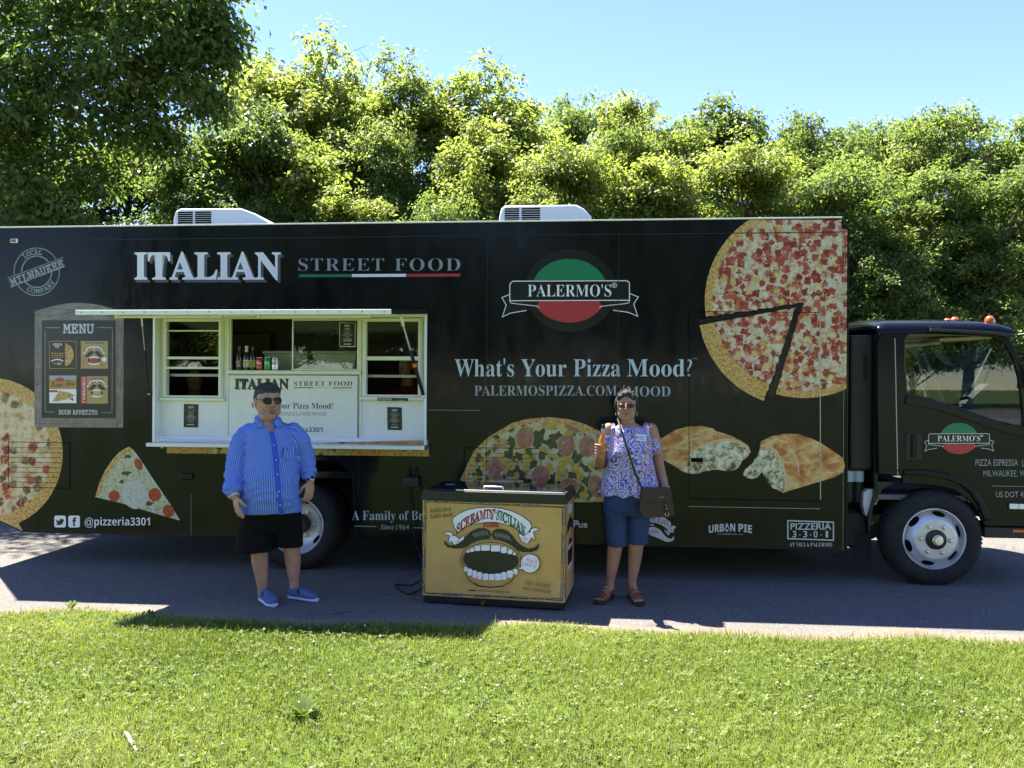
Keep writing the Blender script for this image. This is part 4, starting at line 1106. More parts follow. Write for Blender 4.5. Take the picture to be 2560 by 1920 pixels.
for y in (CY + .25, CF - .7):
    m = MB(); m.plate([(u_f - .46, ub - .03), (u_f - .02, ub - .012), (u_f - .02, ub - .034), (u_f - .46, ub - .06)], y, y + .42); m.build('sun_visor', MATS['tan_trim'], cabo, bevel=.008)
pt, pb = (wt[0] - .02, CF - .075, wt[1]), (wb[0] - .03, CF - .075, wb[1]); m = MB(); m.tube([pt, Vector(pt).lerp(Vector(pb), .5) + Vector((.01, 0, .01)), pb], .045, 8); m.build('far_pillar', MATS['grey_trim'], cabo, smooth=50)
pp = [Vector(pt).lerp(Vector(pb), f) for f in (.38, .72)]; m = MB(); o_ = Vector((-.09, -.02, -.02)); m.tube([pp[0], pp[0] + o_, pp[0].lerp(pp[1], .5) + o_ * 1.05, pp[1] + o_, pp[1]], .013, 8); m.build('grab_handle', MATS['grey_trim'], cabo, smooth=60)
m = MB(); uu = hole[0][0] + .62; m.box(uu - .01, uu + .06, CF + .12, CF + .32, 1.66, 2.02); fm_ = m.build('far_mirror', MATS['grey_trim'], cabo, bevel=.02)
m = MB(); m.plate([(uu - .012, 1.68), (uu - .0105, 1.68), (uu - .0105, 2.0), (uu - .012, 2.0)], CF + .135, CF + .305); mat('mirror', (.8, .8, .8), .02, metal=1.0); m.build('mirror_glass', MATS['mirror'], fm_)
# gap between box and cab
gap = empty('engine_gear', (0, 0, 0)); gap.parent = truck
def G(px, py, w=-.22): return T.px(px, py, w)
m = MB(); a, b_ = G(2120, 838), G(2190, 1176); m.box(a[0] + .02, b_[0] - .025, .22, .62, b_[1], a[1]); m.build('air_intake', MATS['dark_trim'], gap, bevel=.02)
m = MB()
for i in range(16):
    z = G(2160, 888 + 4 * i)[1]; m.box(G(2158, 900)[0], G(2168, 900)[0], .214, .2195, z - .003, z + .002)
m.build('intake_vent', MATS['black_gap'], gap)
for px, col in ((2127, 'dark_trim'), (2152, 'dark_trim')):
    c0 = G(px, 1190); m = MB(); m.lathe([(0, .22), (.045, .21), (.05, .12), (.045, .1), (.05, .06), (.05, -.2), (.04, -.24), (0, -.25)], (c0[0], .30, c0[1]), (0, 0, 1), 16); fo = m.build('filter_canister', MATS[col], gap, smooth=40)
    m = MB(); m.lathe([(.0512, .04), (.0512, -.055)], (c0[0], .30, c0[1]), (0, 0, 1), 16); mat('pale_label', (.42, .52, .60), .5); m.build('sticker', MATS['pale_label'], fo, smooth=60)
c0 = G(2175, 1255); m = MB(); m.plate([G(*p) for p in ((2156, 1232), (2170, 1222), (2196, 1224), (2199, 1248), (2190, 1262), (2183, 1262), (2178, 1290), (2162, 1290), (2155, 1262))], .20, .30)
mat('milky_plastic', (.62, .66, .68), .4, trans=.15); ro = m.build('coolant_tank', MATS['milky_plastic'], gap, bevel=.02, smooth=40)
c1 = G(2189, 1225); m = MB(); m.lathe([(0, .03), (.028, .028), (.03, .02), (.03, 0), (0, 0)], (c1[0], .215, c1[1]), (0, -1, 0.25), 16); m.build('cap', MATS['white_plastic'], ro, smooth=40)
m = MB(); m.tube([(c1[0] - .03, .19, c1[1] - .01), (c1[0] - .03, .185, c1[1] - .07), (c1[0] + .0, .185, c1[1] - .11), (c1[0] + .035, .185, c1[1] - .05), (c1[0] + .03, .19, c1[1])], .005, 6); m.build('strap', MATS['dark_trim'], ro)
m = MB(); a, b_ = G(2139, 1330), G(2180, 1412); m.box(a[0], b_[0], .24, .25, b_[1], a[1]); m.build('mud_flap', MATS['rubber'], gap, bevel=.004)
m = MB(); P = [K(*p) for p in ((2178, 1340), (2190, 1268), (2212, 1226), (2246, 1208), (2222, 1206), (2200, 1206), (2192, 1240), (2176, 1300))]; m.plate(P, .16, .55); m.build('inner_arch', MATS['dark_trim'], gap, bevel=.006)
c0 = G(2130, 1325); m = MB(); m.lathe([(0, .02), (.14, .018), (.16, -.02), (.16, -.5), (0, -.5)], (c0[0] + .02, .26, c0[1]), (0, -1, 0), 32); m.build('air_tank', MATS['chassis_black'], gap, smooth=40)
m = MB()
for (x, y0_, y1_, r) in ((2128, 1080, 1150, .02), (2170, 1060, 1175, .015), (2183, 1100, 1178, .022)):
    p, q = G(x, y0_), G(x, y1_); m.tube([(p[0], .27, p[1]), (q[0] + .01, .28, q[1])], r, 8)
m.build('hose', MATS['dark_trim'], gap, smooth=60)
# ================================================================ what is printed on the truck
def pm(name, col, rough=.22, **k): return mat(name, col, rough, spec=.45, **k)
pm('print_white', (.76, .73, .74)); pm('print_pale', (.50, .49, .50)); pm('print_grey', (.17, .17, .18)); pm('print_midgrey', (.26, .26, .27)); pm('print_silver', (.33, .34, .36))
pm('print_black', (.006, .006, .007)); pm('print_green', (.012, .17, .075)); pm('print_red', (.40, .035, .042)); pm('print_shadow', (.10, .09, .095)); pm('print_ink', (.02, .02, .02)); pm('print_blue_white', (.46, .52, .56))
pm('print_panel_black', (.013, .013, .016)); pm('print_gold', (.42, .22, .045)); pm('print_tan', (.40, .27, .11)); pm('print_teal', (.05, .18, .17)); pm('print_dark_grey', (.045, .045, .05))
def chalk(n, b):
    g = n.noise(n.obj(), 60, 3, .7); n.put(b.inputs['Base Color'], n.ramp(g, [(.35, (.16, .17, .18)), (.62, (.34, .36, .37))]))
mat('print_chalk', rough=.3, fn=chalk)
def f_wood(n, b):
    o = n.obj(); s = n.mapping(o, (2.2, 1, 26)); g = n.noise(s, 2.2, 6, .65, 1.2); s2 = n.noise(o, 9, 4, .6)
    c = n.ramp(g, [(.3, (.085, .062, .052)), (.5, (.19, .15, .13)), (.72, (.29, .245, .22))]); n.put(b.inputs['Base Color'], n.mix(n.math('MULTIPLY', n.step(s2, .5, .75), .6), c, (.36, .32, .29)))
mat('print_wood', rough=.3, spec=.4, fn=f_wood)
def f_wood_v(n, b):
    o = n.obj(); s = n.mapping(o, (26, 1, 2.2)); g = n.noise(s, 2.2, 6, .65, 1.2); s2 = n.noise(o, 9, 4, .6)
    c = n.ramp(g, [(.3, (.085, .062, .052)), (.5, (.19, .15, .13)), (.72, (.29, .245, .22))]); n.put(b.inputs['Base Color'], n.mix(n.math('MULTIPLY', n.step(s2, .5, .75), .6), c, (.36, .32, .29)))
mat('print_wood_upright', rough=.3, spec=.4, fn=f_wood_v)

def xz(n, o, ang=0.0, scale=1.0, warp=0.0):
    if warp: o = n.vmath('ADD', o, n.vmath('SCALE', n.vmath('SUBTRACT', n.noise(o, 14, 2, .5, col=True), (.5, .5, .5)), None)) if 0 else o
    s = n.sep(o); v = n.comb(s[0], s[2], 0.0)
    return n.mapping(v, (scale,) * 3, (0, 0, 0), (0, 0, ang))
def chunk(n, v, scale, metric, lo, hi, keep, cols, base, rand=1.0):
    """scattered toppings: a share KEEP of the cells holds a piece, each piece with its own colour"""
    vo = n.voro(v, scale, metric, rand, dim='2D'); rgb = n.sep(vo['Color'])
    m = n.math('MULTIPLY', n.step(vo['Distance'], hi, lo), n.math('LESS_THAN', rgb[0], keep))
    return n.mix(m, base, n.ramp(rgb[1], cols)), m
def crust_mix(n, o, col, rad, w, stops):
    s = n.sep(o); r = n.math('SQRT', n.math('ADD', n.math('MULTIPLY', s[0], s[0]), n.math('MULTIPLY', s[2], s[2])))
    q = n.math('ADD', r, n.math('MULTIPLY', n.math('SUBTRACT', n.noise(o, 26, 3, .6), .5), w * .9))
    g = n.noise(o, 42, 4, .65)
    return n.mix(n.step(q, rad - w, rad - w * .72), col, n.ramp(g, stops))
CRUST = [(.30, (.14, .05, .014)), (.42, (.40, .20, .055)), (.54, (.55, .34, .11)), (.75, (.66, .47, .21))]
RED = [(0, (.20, .014, .012)), (.5, (.33, .034, .022)), (1, (.46, .10, .055))]
PZ_R = .835
def f_pz_tomato(n, b):
    o = n.obj(); v = xz(n, o); v = n.vmath('ADD', v, n.vmath('MULTIPLY', n.noise(v, 30, 2, .5, col=True), (.035, .035, 0)))
    c = n.ramp(n.noise(o, 17, 4, .6), [(.3, (.50, .37, .21)), (.5, (.60, .50, .35)), (.75, (.68, .60, .48))])
    c = n.mix(n.math('MULTIPLY', n.step(n.noise(o, 9, 3, .6), .56, .66), .75), c, (.60, .34, .075))
    c = n.mix(n.math('MULTIPLY', n.step(n.noise(o, 12, 3, .6), .54, .62), .6), c, (.45, .16, .10))
    c, _ = chunk(n, v, 12.5, 'CHEBYCHEV', .34, .40, .62, RED, c)
    v2 = n.mapping(v, (1, 1, 1), (3.1, 1.7, 0), (0, 0, .8)); c, _ = chunk(n, v2, 15.5, 'CHEBYCHEV', .31, .37, .55, [(0, (.24, .022, .016)), (.5, (.38, .05, .032)), (1, (.52, .17, .09))], c)
    v3 = n.mapping(v, (1, 1, 1), (7.1, 2.7, 0), (0, 0, .3)); c, _ = chunk(n, v3, 10, 'CHEBYCHEV', .22, .27, .40, RED, c)
    c = n.mix(n.math('MULTIPLY', n.step(n.noise(o, 26, 5, .7, .4), .56, .64), .8), c, n.ramp(n.noise(o, 55, 3), [(.3, (.54, .37, .22)), (.7, (.68, .58, .45))]))
    c = n.mix(n.math('MULTIPLY', n.step(n.noise(o, 60, 4, .75), .60, .72), .5), c, (.72, .58, .50)); c = n.mix(n.math('MULTIPLY', n.step(n.noise(o, 38, 5, .7), .56, .40), .35), c, (.13, .03, .012))
    v5 = n.mapping(v, (1, 1, 1), (9.1, 4.7, 0)); c, _ = chunk(n, v5, 9, 'EUCLIDEAN', .12, .36, .42, [(0, (.50, .30, .07)), (.5, (.62, .44, .16)), (1, (.66, .56, .38))], c)
    v4 = n.mapping(v, (1, 1.7, 1), (2.1, 5.7, 0), (0, 0, 1.2)); c, _ = chunk(n, v4, 26, 'EUCLIDEAN', .2, .26, .13, [(0, (.03, .05, .02)), (1, (.09, .10, .04))], c)
    n.put(b.inputs['Base Color'], crust_mix(n, o, c, PZ_R, .075, CRUST))
mat('print_tomato_pizza', rough=.25, spec=.45, fn=f_pz_tomato)
def f_pz_sausage(n, b):
    o = n.obj(); v = xz(n, o); v = n.vmath('ADD', v, n.vmath('MULTIPLY', n.noise(v, 22, 3, .6, col=True), (.05, .05, 0)))
    g = n.noise(o, 13, 5, .65); c = n.ramp(g, [(.3, (.30, .08, .035)), (.42, (.48, .30, .13)), (.52, (.60, .47, .29)), (.75, (.66, .58, .45))])
    c, _ = chunk(n, v, 9, 'EUCLIDEAN', .30, .42, .42, [(0, (.10, .055, .025)), (.6, (.20, .12, .055)), (1, (.28, .19, .09))], c)
    v2 = n.mapping(v, (1, 1, 1), (3.1, 1.7, 0)); c, _ = chunk(n, v2, 8, 'EUCLIDEAN', .28, .42, .34, RED, c)
    c = n.mix(n.step(n.noise(o, 30, 4, .7), .56, .66), c, (.62, .52, .38))
    c = n.mix(n.math('MULTIPLY', n.step(n.noise(o, 19, 4, .7), .60, .70), .7), c, (.10, .10, .045))
    n.put(b.inputs['Base Color'], crust_mix(n, o, c, .655, .085, CRUST))
mat('print_sausage_pizza', rough=.25, spec=.45, fn=f_pz_sausage)
def f_pz_veg(n, b):
    o = n.obj(); v = xz(n, o); v = n.vmath('ADD', v, n.vmath('MULTIPLY', n.noise(v, 20, 3, .6, col=True), (.05, .05, 0)))
    c = n.ramp(n.noise(o, 12, 5, .65), [(.3, (.30, .22, .09)), (.48, (.46, .40, .20)), (.7, (.54, .52, .40))])
    c, _ = chunk(n, v, 9, 'EUCLIDEAN', .28, .42, .45, [(0, (.02, .04, .014)), (.7, (.06, .085, .028)), (1, (.14, .15, .05))], c)
    v2 = n.mapping(v, (1.6, 1, 1), (3.3, 1.9, 0), (0, 0, .7)); c, _ = chunk(n, v2, 8, 'CHEBYCHEV', .28, .36, .34, [(0, (.44, .28, .03)), (1, (.58, .44, .09))], c)
    v3 = n.mapping(v, (1, 1, 1), (5.3, 7.9, 0)); c, _ = chunk(n, v3, 16, 'EUCLIDEAN', .25, .36, .3, [(0, (.03, .05, .02)), (.5, (.30, .10, .04)), (1, (.10, .12, .04))], c)
    n.put(b.inputs['Base Color'], crust_mix(n, o, c, .70, .075, CRUST))
mat('print_veg_pizza', rough=.25, spec=.45, fn=f_pz_veg)
def f_slice(n, b):
    o = n.obj(); c = n.ramp(n.noise(o, 22, 5, .65), [(.3, (.30, .27, .14)), (.5, (.46, .44, .28)), (.75, (.56, .55, .43))])
    v = xz(n, o); c, _ = chunk(n, v, 42, 'EUCLIDEAN', .16, .24, .22, [(0, (.03, .035, .015)), (1, (.12, .12, .05))], c); n.put(b.inputs['Base Color'], c)
mat('print_white_pizza', rough=.25, spec=.45, fn=f_slice)
def f_crust(n, b): n.put(b.inputs['Base Color'], n.ramp(n.noise(n.obj(), 40, 4, .65), CRUST))
mat('print_crust', rough=.25, spec=.45, fn=f_crust)
def f_meat(n, b):
    o = n.obj(); c = n.ramp(n.noise(o, 18, 4, .6), [(.3, (.24, .085, .05)), (.6, (.38, .17, .105)), (.8, (.46, .25, .16))])
    c, _ = chunk(n, xz(n, o), 55, 'EUCLIDEAN', .15, .25, .3, [(0, (.12, .04, .02)), (1, (.50, .30, .20))], c); n.put(b.inputs['Base Color'], c)
mat('print_sausage', rough=.25, spec=.45, fn=f_meat)
def f_toma(n, b): n.put(b.inputs['Base Color'], n.ramp(n.noise(n.obj(), 30, 3, .6), [(.3, (.30, .02, .014)), (.7, (.44, .06, .03))]))
mat('print_tomato', rough=.25, spec=.45, fn=f_toma)
def f_ricotta(n, b):
    o = n.obj(); c = n.ramp(n.noise(o, 26, 4, .6), [(.3, (.42, .40, .33)), (.7, (.56, .55, .50))]); c, _ = chunk(n, xz(n, o), 36, 'EUCLIDEAN', .13, .2, .35, [(0, (.02, .02, .015)), (1, (.1, .1, .06))], c); n.put(b.inputs['Base Color'], c)
mat('print_ricotta', rough=.25, spec=.45, fn=f_ricotta)
def f_leafp(n, b): n.put(b.inputs['Base Color'], n.ramp(n.noise(n.obj(), 34, 4, .7), [(.3, (.012, .022, .012)), (.7, (.07, .09, .04))]))
mat('print_spinach', rough=.25, spec=.45, fn=f_leafp)
def f_pine(n, b): n.put(b.inputs['Base Color'], n.ramp(n.noise(n.obj(), 26, 4, .6), [(.3, (.36, .21, .025)), (.7, (.52, .38, .085))]))
mat('print_pineapple', rough=.25, spec=.45, fn=f_pine)
def f_bread(n, b):
    o = n.obj(); s = n.mapping(o, (3.2, 1, 5.5), (0, 0, 0), (0, .35, 0)); c = n.ramp(n.noise(s, 2.3, 5, .6, .5), [(.30, (.62, .46, .23)), (.44, (.58, .36, .14)), (.54, (.48, .20, .06)), (.68, (.27, .085, .026))])
    c, _ = chunk(n, n.mapping(xz(n, o), (1, 1.8, 1)), 34, 'EUCLIDEAN', .10, .17, .40, [(0, (.05, .05, .02)), (1, (.16, .12, .05))], c); n.put(b.inputs['Base Color'], c)
mat('print_bread', rough=.25, spec=.45, fn=f_bread)
def f_fill(n, b):
    o = n.obj(); c = n.ramp(n.noise(o, 17, 6, .7, .6), [(.34, (.035, .035, .014)), (.43, (.20, .18, .07)), (.50, (.46, .42, .26)), (.58, (.64, .60, .46)), (.75, (.72, .70, .62))]); n.put(b.inputs['Base Color'], c)
mat('print_filling', rough=.25, spec=.45, fn=f_fill)
pm('print_bread_pale', (.58, .40, .22)); pm('print_bread_shade', (.30, .17, .07))
M_ = MATS
def P3(*p):                                             # a print on the truck side, drawn in photograph pixels
    return Art(lambda x, y: T.px(x, y), **dict(p))
def ctr(px, py): q = T.px(px, py); return (q[0], 0, q[1])
def jag(pts, amp, n=6, seed=1):
    rr = random.Random(seed); out = []
    for i in range(len(pts)):
        a, b = pts[i], pts[(i + 1) % len(pts)]; out.append(a)
        m = max(1, int(math.hypot(b[0] - a[0], b[1] - a[1]) / n))
        for k in range(1, m):
            t = k / m; out.append((a[0] + (b[0] - a[0]) * t + rr.uniform(-amp, amp), a[1] + (b[1] - a[1]) * t + rr.uniform(-amp, amp)))
    return out
def arc(cx, cy, rx, ry, a0, a1, n=40): return [(cx + rx * math.cos(R(a0 + (a1 - a0) * k / n)), cy + ry * math.sin(R(a0 + (a1 - a0) * k / n))) for k in range(n + 1)]

# ---- the large tomato pizza at the front, a wedge pulled out of it
cx, cy, rx, ry = 2010, 752, 248, 243
def clip_pts(pts): return [(min(x, 2117.5), max(y, 549 if x < 2104 else 572)) for x, y in pts]
def ang(x, y): return math.degrees(math.atan2((y - cy) / ry, (x - cx) / rx))
a_up = ang(1763, 793); a_dn = ang(1940, 985)
top_y = 549.5
a_top = 180 + math.degrees(math.asin((cy - top_y) / ry)); a_top = 360 - (360 - a_top)
up = arc(cx, cy, rx, ry, 360 + a_up if a_up < 0 else a_up, a_top, 30)
lo = arc(cx, cy, rx, ry, math.degrees(math.asin((975 - cy) / ry)) if 0 else 64.2, a_dn, 20)
q_ = [(2104, top_y), (2104, 573), (2118, 573), (2118, cy + ry * math.sqrt(1 - ((2118 - cx) / rx) ** 2))]
loop_ = up + q_ + lo + jag([(1940, 985), (1998, 778)], 2.5, 7, 3)[:-1][1:30] + [(2000, 776), (2010, 764), (2008, 757)]
seg2 = jag([(2008, 757), (1763, 793)], 2.2, 7, 4); k2 = next(i for i, p in enumerate(seg2) if p == (1763, 793)); seg1 = jag([(1940, 985), (1998, 778)], 2.2, 7, 3); k1 = next(i for i, p in enumerate(seg1) if p == (1998, 778))
main = up + q_ + lo[:-1] + seg1[:k1 + 1] + [(2004, 768), (2010, 762)] + seg2[:k2]
A = Art(T.px, .0012); A.poly(main, M_['print_tomato_pizza'])
tip, l_, r2 = (1994, 768), (1749, 813), (1909, 1003)
sa_, sb_ = math.degrees(math.atan2(l_[1] - tip[1], l_[0] - tip[0])), math.degrees(math.atan2(r2[1] - tip[1], r2[0] - tip[0]))
A.poly([(1992, 768)] + [(tip[0] + 249 * math.cos(R(sa_ + (sb_ - sa_) * k / 24)), tip[1] + 249 * math.sin(R(sa_ + (sb_ - sa_) * k / 24))) for k in range(25)] + jag([r2, (1992, 780)], 2, 7, 9)[1:-1][:26], M_['print_tomato_pizza'])
A.build('pizza_print', truck, 'red tomato topped pizza print with a wedge cut out', ctr(cx, cy))
A = Art(T.px, .0018)
A.line(jag([(1750, 803), (2004, 762)], 1.6, 9, 5)[:29], [9 + random.Random(i).uniform(-1.5, 1.5) for i in range(29)], M_['print_black'])
A.line(jag([(1998, 764), (1924, 998)], 1.6, 9, 6)[:27], [16 + random.Random(i).uniform(-2, 2) for i in range(27)], M_['print_black'])
A.build('cut_line_print', truck)
# ---- sausage pizza at the rear
cx, cy, rx, ry = -20, 1133, 177, 188
A = Art(T.px, .0012)
pts = arc(cx, cy, rx, ry, -97, 68, 60); pts = [p for p in pts]
A.poly(pts + [(57, 1327), (-24, 1290), (-24, 950)], M_['print_sausage_pizza']); A.build('pizza_print', truck, 'sausage and cheese pizza print at the rear', ctr(cx, cy))
# ---- pizza with sausage slices, spinach and pineapple behind the freezer
z3 = lambda x, y: (1120 + x / 5.267, 1020 + y / 5.267)
A = Art(lambda x, y: T.px(*z3(x, y)), .0012)
out3 = [(200, 945), (260, 760), (345, 565), (520, 395), (840, 205), (1040, 150), (1320, 125), (1600, 155), (1780, 210), (2000, 310), (2120, 380), (2230, 480), (2330, 620), (2400, 800), (2440, 1000), (2445, 1235), (1640, 1240), (1640, 1000), (1000, 1000), (180, 1000)]
A.poly(out3, M_['print_veg_pizza'])
A.line([(190, 960), (275, 770), (370, 580), (540, 415), (850, 228), (1040, 176), (1320, 150), (1600, 182), (1790, 240), (2010, 345), (2140, 420), (2250, 540), (2350, 700)], 62, M_['print_crust'])
rs = random.Random(3)
for (x, y, a, b, r) in ((1190, 380, 75, 110, 10), (1420, 370, 85, 45, -30), (1350, 470, 100, 60, 35), (830, 450, 55, 80, 0), (640, 385, 40, 30, 0), (800, 610, 70, 60, 20), (930, 640, 60, 50, 0), (1110, 740, 70, 55, 0), (1690, 650, 65, 75, 20), (1810, 790, 80, 40, 30), (410, 840, 35, 70, 0), (930, 860, 110, 60, 20),
                        (1380, 930, 35, 70, 0), (1650, 890, 80, 50, 20), (1960, 780, 60, 35, 10), (1830, 960, 90, 60, 50), (1740, 1090, 70, 50, 0), (700, 900, 60, 35, 0), (540, 580, 40, 20, -30), (1240, 620, 60, 55, 0), (2080, 650, 60, 40, 20), (2200, 900, 60, 50, 30)):
    A.oval(x, y, a, b, M_['print_spinach'], rot=r, wob=.30, seed=int(x), n=26)
for (x, y, a, b, r) in ((700, 440, 85, 36, 5), (1260, 545, 60, 38, 20), (1375, 640, 60, 48, 0), (1570, 690, 55, 60, 30), (1510, 780, 52, 120, -12), (1340, 790, 40, 70, -30), (1680, 800, 60, 55, 10), (1740, 890, 50, 60, 20), (780, 720, 50, 120, -38), (1040, 740, 42, 120, 4), (1900, 740, 70, 45, -20), (1330, 240, 110, 42, 10), (1790, 1150, 60, 60, 0), (1930, 1060, 45, 45, 0), (2040, 800, 50, 40, 10), (900, 900, 40, 60, 20)):
    A.oval(x, y, a, b, M_['print_pineapple'], rot=r, wob=.12, seed=int(y), n=22)
for (x, y, a, b, r) in ((1015, 390, 118, 148, 5), (1555, 495, 115, 150, 0), (1835, 505, 112, 140, 0), (630, 790, 120, 155, -8), (1225, 880, 118, 125, 0), (1600, 1030, 130, 110, 20), (1960, 1030, 105, 160, -20), (2150, 720, 80, 120, 10), (690, 500, 95, 32, 8), (1640, 270, 120, 34, 25)):
    A.oval(x, y, a, b, M_['print_crust'], rot=r, n=32); A.oval(x, y, a * .94, b * .95, M_['print_sausage'], rot=r, n=32)
for i in range(60):
    x, y = rs.uniform(450, 2200), rs.uniform(330, 1150); A.oval(x, y, rs.uniform(8, 26), rs.uniform(6, 16), M_['print_spinach' if i % 3 else 'print_filling'], rot=rs.uniform(0, 180), wob=.2, seed=i, n=12)
A.build('pizza_print', truck, 'pizza print with sausage rounds, greens and pineapple', ctr(1345, 1140))
# ---- white slice
z4 = lambda x, y: (x / 3.318, 900 + y / 3.318)
A = Art(lambda x, y: T.px(*z4(x, y)), .0012)
A.poly([(1070, 718), (990, 765), (930, 830), (870, 920), (825, 1020), (790, 1136), (1000, 1185), (1250, 1262), (1400, 1305), (1490, 1330), (1488, 1318), (1400, 1180), (1250, 960), (1180, 850), (1110, 750)], M_['print_white_pizza'])
A.line([(1085, 735), (1000, 790), (945, 850), (885, 935), (842, 1030), (808, 1130)], [30, 34, 36, 36, 34, 30], M_['print_crust'])
A.oval(1120, 1115, 108, 120, M_['print_ricotta'], wob=.06, seed=2); A.line([(1110, 760), (1180, 862), (1250, 972), (1400, 1192), (1480, 1318)], [14, 18, 18, 18, 8], M_['print_ricotta'])
for (x, y, a, b, r) in ((1150, 865, 30, 52, -25), (948, 1128, 46, 47, 0), (1285, 1117, 53, 56, 0), (1398, 1252, 46, 54, -20)): A.oval(x, y, a, b, M_['print_tomato'], rot=r)
for (x, y, a, b) in ((1050, 940, 34, 20), (1240, 1190, 34, 16), (1010, 1010, 22, 14), (1060, 800, 26, 16)): A.oval(x, y, a, b, M_['print_spinach'], wob=.3, seed=int(x), n=18)
A.build('pizza_slice_print', truck, None, ctr(340, 1240))
# ---- two halves of a stuffed bread
z5 = lambda x, y: (1640 + x / 4.148, 1000 + y / 4.148)
A = Art(lambda x, y: T.px(*z5(x, y)), .0012); bm_ = M_['print_bread']
A.poly([(-60, 430), (60, 395), (200, 310), (340, 275), (480, 268), (590, 295), (620, 320), (760, 365), (880, 420), (950, 470), (975, 530), (960, 580), (880, 640), (860, 690), (790, 730), (740, 735), (620, 720), (480, 735), (380, 768), (280, 745), (180, 680), (60, 610), (-50, 560)], bm_)
A.poly(jag([(345, 560), (480, 480), (600, 440), (720, 425), (840, 450), (930, 500), (960, 560), (900, 620), (860, 690), (800, 730), (745, 735), (640, 715), (520, 735), (400, 765), (300, 745), (285, 700), (330, 640)], 9, 30, 2), M_['print_filling'])
A.line([(350, 555), (480, 470), (610, 428), (730, 410), (850, 432), (945, 490), (972, 550)], [10, 26, 30, 26, 30, 34, 24], M_['print_bread_pale'])
A.line([(190, 490), (330, 420), (500, 370)], [6, 22, 6], M_['print_bread_pale'])
A.build('stuffed_bread_print', truck, 'torn half of a stuffed bread, print beside the woman', ctr(1740, 1125))
A = Art(lambda x, y: T.px(*z5(x, y)), .0012)
A.poly([(1085, 430), (1200, 375), (1340, 350), (1470, 352), (1600, 395), (1700, 440), (1850, 540), (1940, 600), (1960, 680), (1940, 750), (1850, 800), (1700, 845), (1500, 905), (1320, 962), (1200, 900), (1150, 830), (1110, 740), (1040, 690), (900, 775), (920, 720), (1000, 660), (1060, 580), (1075, 500)], bm_)
A.poly(jag([(1080, 520), (1160, 490), (1230, 540), (1290, 640), (1330, 760), (1335, 900), (1310, 955), (1200, 900), (1150, 830), (1100, 740), (1050, 800), (980, 815), (905, 780), (925, 725), (1000, 660), (1050, 590)], 9, 30, 5), M_['print_filling'])
A.line([(1090, 470), (1180, 480), (1250, 540), (1310, 650), (1345, 790), (1345, 930)], [30, 28, 26, 24, 26, 20], M_['print_bread_pale'])
A.line([(1350, 440), (1430, 560), (1470, 660), (1485, 780)], [6, 24, 22, 6], M_['print_bread_pale']); A.line([(1620, 420), (1690, 520), (1730, 600)], [5, 14, 5], M_['print_bread_pale'])
A.build('stuffed_bread_print', truck, 'pointed half of a stuffed bread, print nearest the cab', ctr(2000, 1160))
# ---- strip of pizza print under the shelf
A = Art(T.px, .0012); A.poly([(417, 1116), (1070, 1100), (1073, 1141), (417, 1133)], M_['print_veg_pizza']); A.build('pizza_strip_print', truck, None, ctr(700, 1140))

# ---- lettering
W, Gy, Dk = M_['print_white'], M_['print_midgrey'], M_['print_black']
A = Art(T.px, .0014)
for dx, dy, m in ((7, 7, M_['print_shadow']), (4, 4, M_['print_shadow']), (0, 0, W)): A.text('ITALIAN', 335 + dx, 702 + dx, 632 + dy, 698 + dy, m, 'serif', .012)
A.build('lettering', truck); A = Art(T.px, .0014)
A.text('STREET', 746, 960, 646, 677, Gy, 'serif', -.012, 1.12); A.build('lettering', truck); A = Art(T.px, .0014); A.text('FOOD', 987, 1151, 646, 677, Gy, 'serif', -.012, 1.12)
A.build('lettering', truck)
A = Art(T.px, .0014); A.poly([(747, 686), (880, 685.3), (880, 692.6), (747, 693.2)], M_['print_green']); A.poly([(880, 685.3), (1015, 684.6), (1015, 692), (880, 692.6)], W); A.poly([(1015, 684.6), (1151, 684), (1151, 691.4), (1015, 692)], M_['print_red'])
A.build('flag_stripe', truck)
A = Art(T.px, .0014)
BW = M_['print_blue_white']
A.text("What's", 1137, 1285, 898, 941, BW, 'serif', -.004); A.text('Your', 1303, 1416, 898, 941, BW, 'serif', -.004); A.text('Pizza', 1434, 1551, 898, 941, BW, 'serif', -.004); A.text('Mood?', 1568, 1730, 898, 941, BW, 'serif', -.004); A.text('™', 1731, 1743, 895, 901, M_['print_midgrey'], 'sans')
A.text('PALERMOSPIZZA.COM', 1186, 1542, 964, 989, M_['print_silver'], 'serif', -.008); A.text('/', 1552, 1562, 962, 990, M_['print_silver'], 'serif', -.008); A.text('MOOD', 1566, 1676, 966, 991, M_['print_silver'], 'serif', -.008)
A.build('lettering', truck)
A = Art(T.px, .0014); S_ = M_['print_silver']
A.text('A Family of Brands', 880, 1114, 1277, 1300, BW, 'serif', -.008); A.text('Since', 951, 985, 1311, 1323, S_, 'italic', 0); A.text('1964', 991, 1023, 1311.5, 1324.5, S_, 'italic', 0); A.line([(887, 1315), (941, 1316.6)], 1.8, S_); A.line([(1034, 1319), (1100, 1320.5)], 1.8, S_)
A.build('lettering', truck)
A = Art(T.px, .0014); A.text('@pizzeria3301', 212, 375, 1294, 1313.5, W, 'sansbold', -.006)
for x0 in (136, 171): A.rect(x0, 1289, x0 + 29, 1318.5, W, 5)
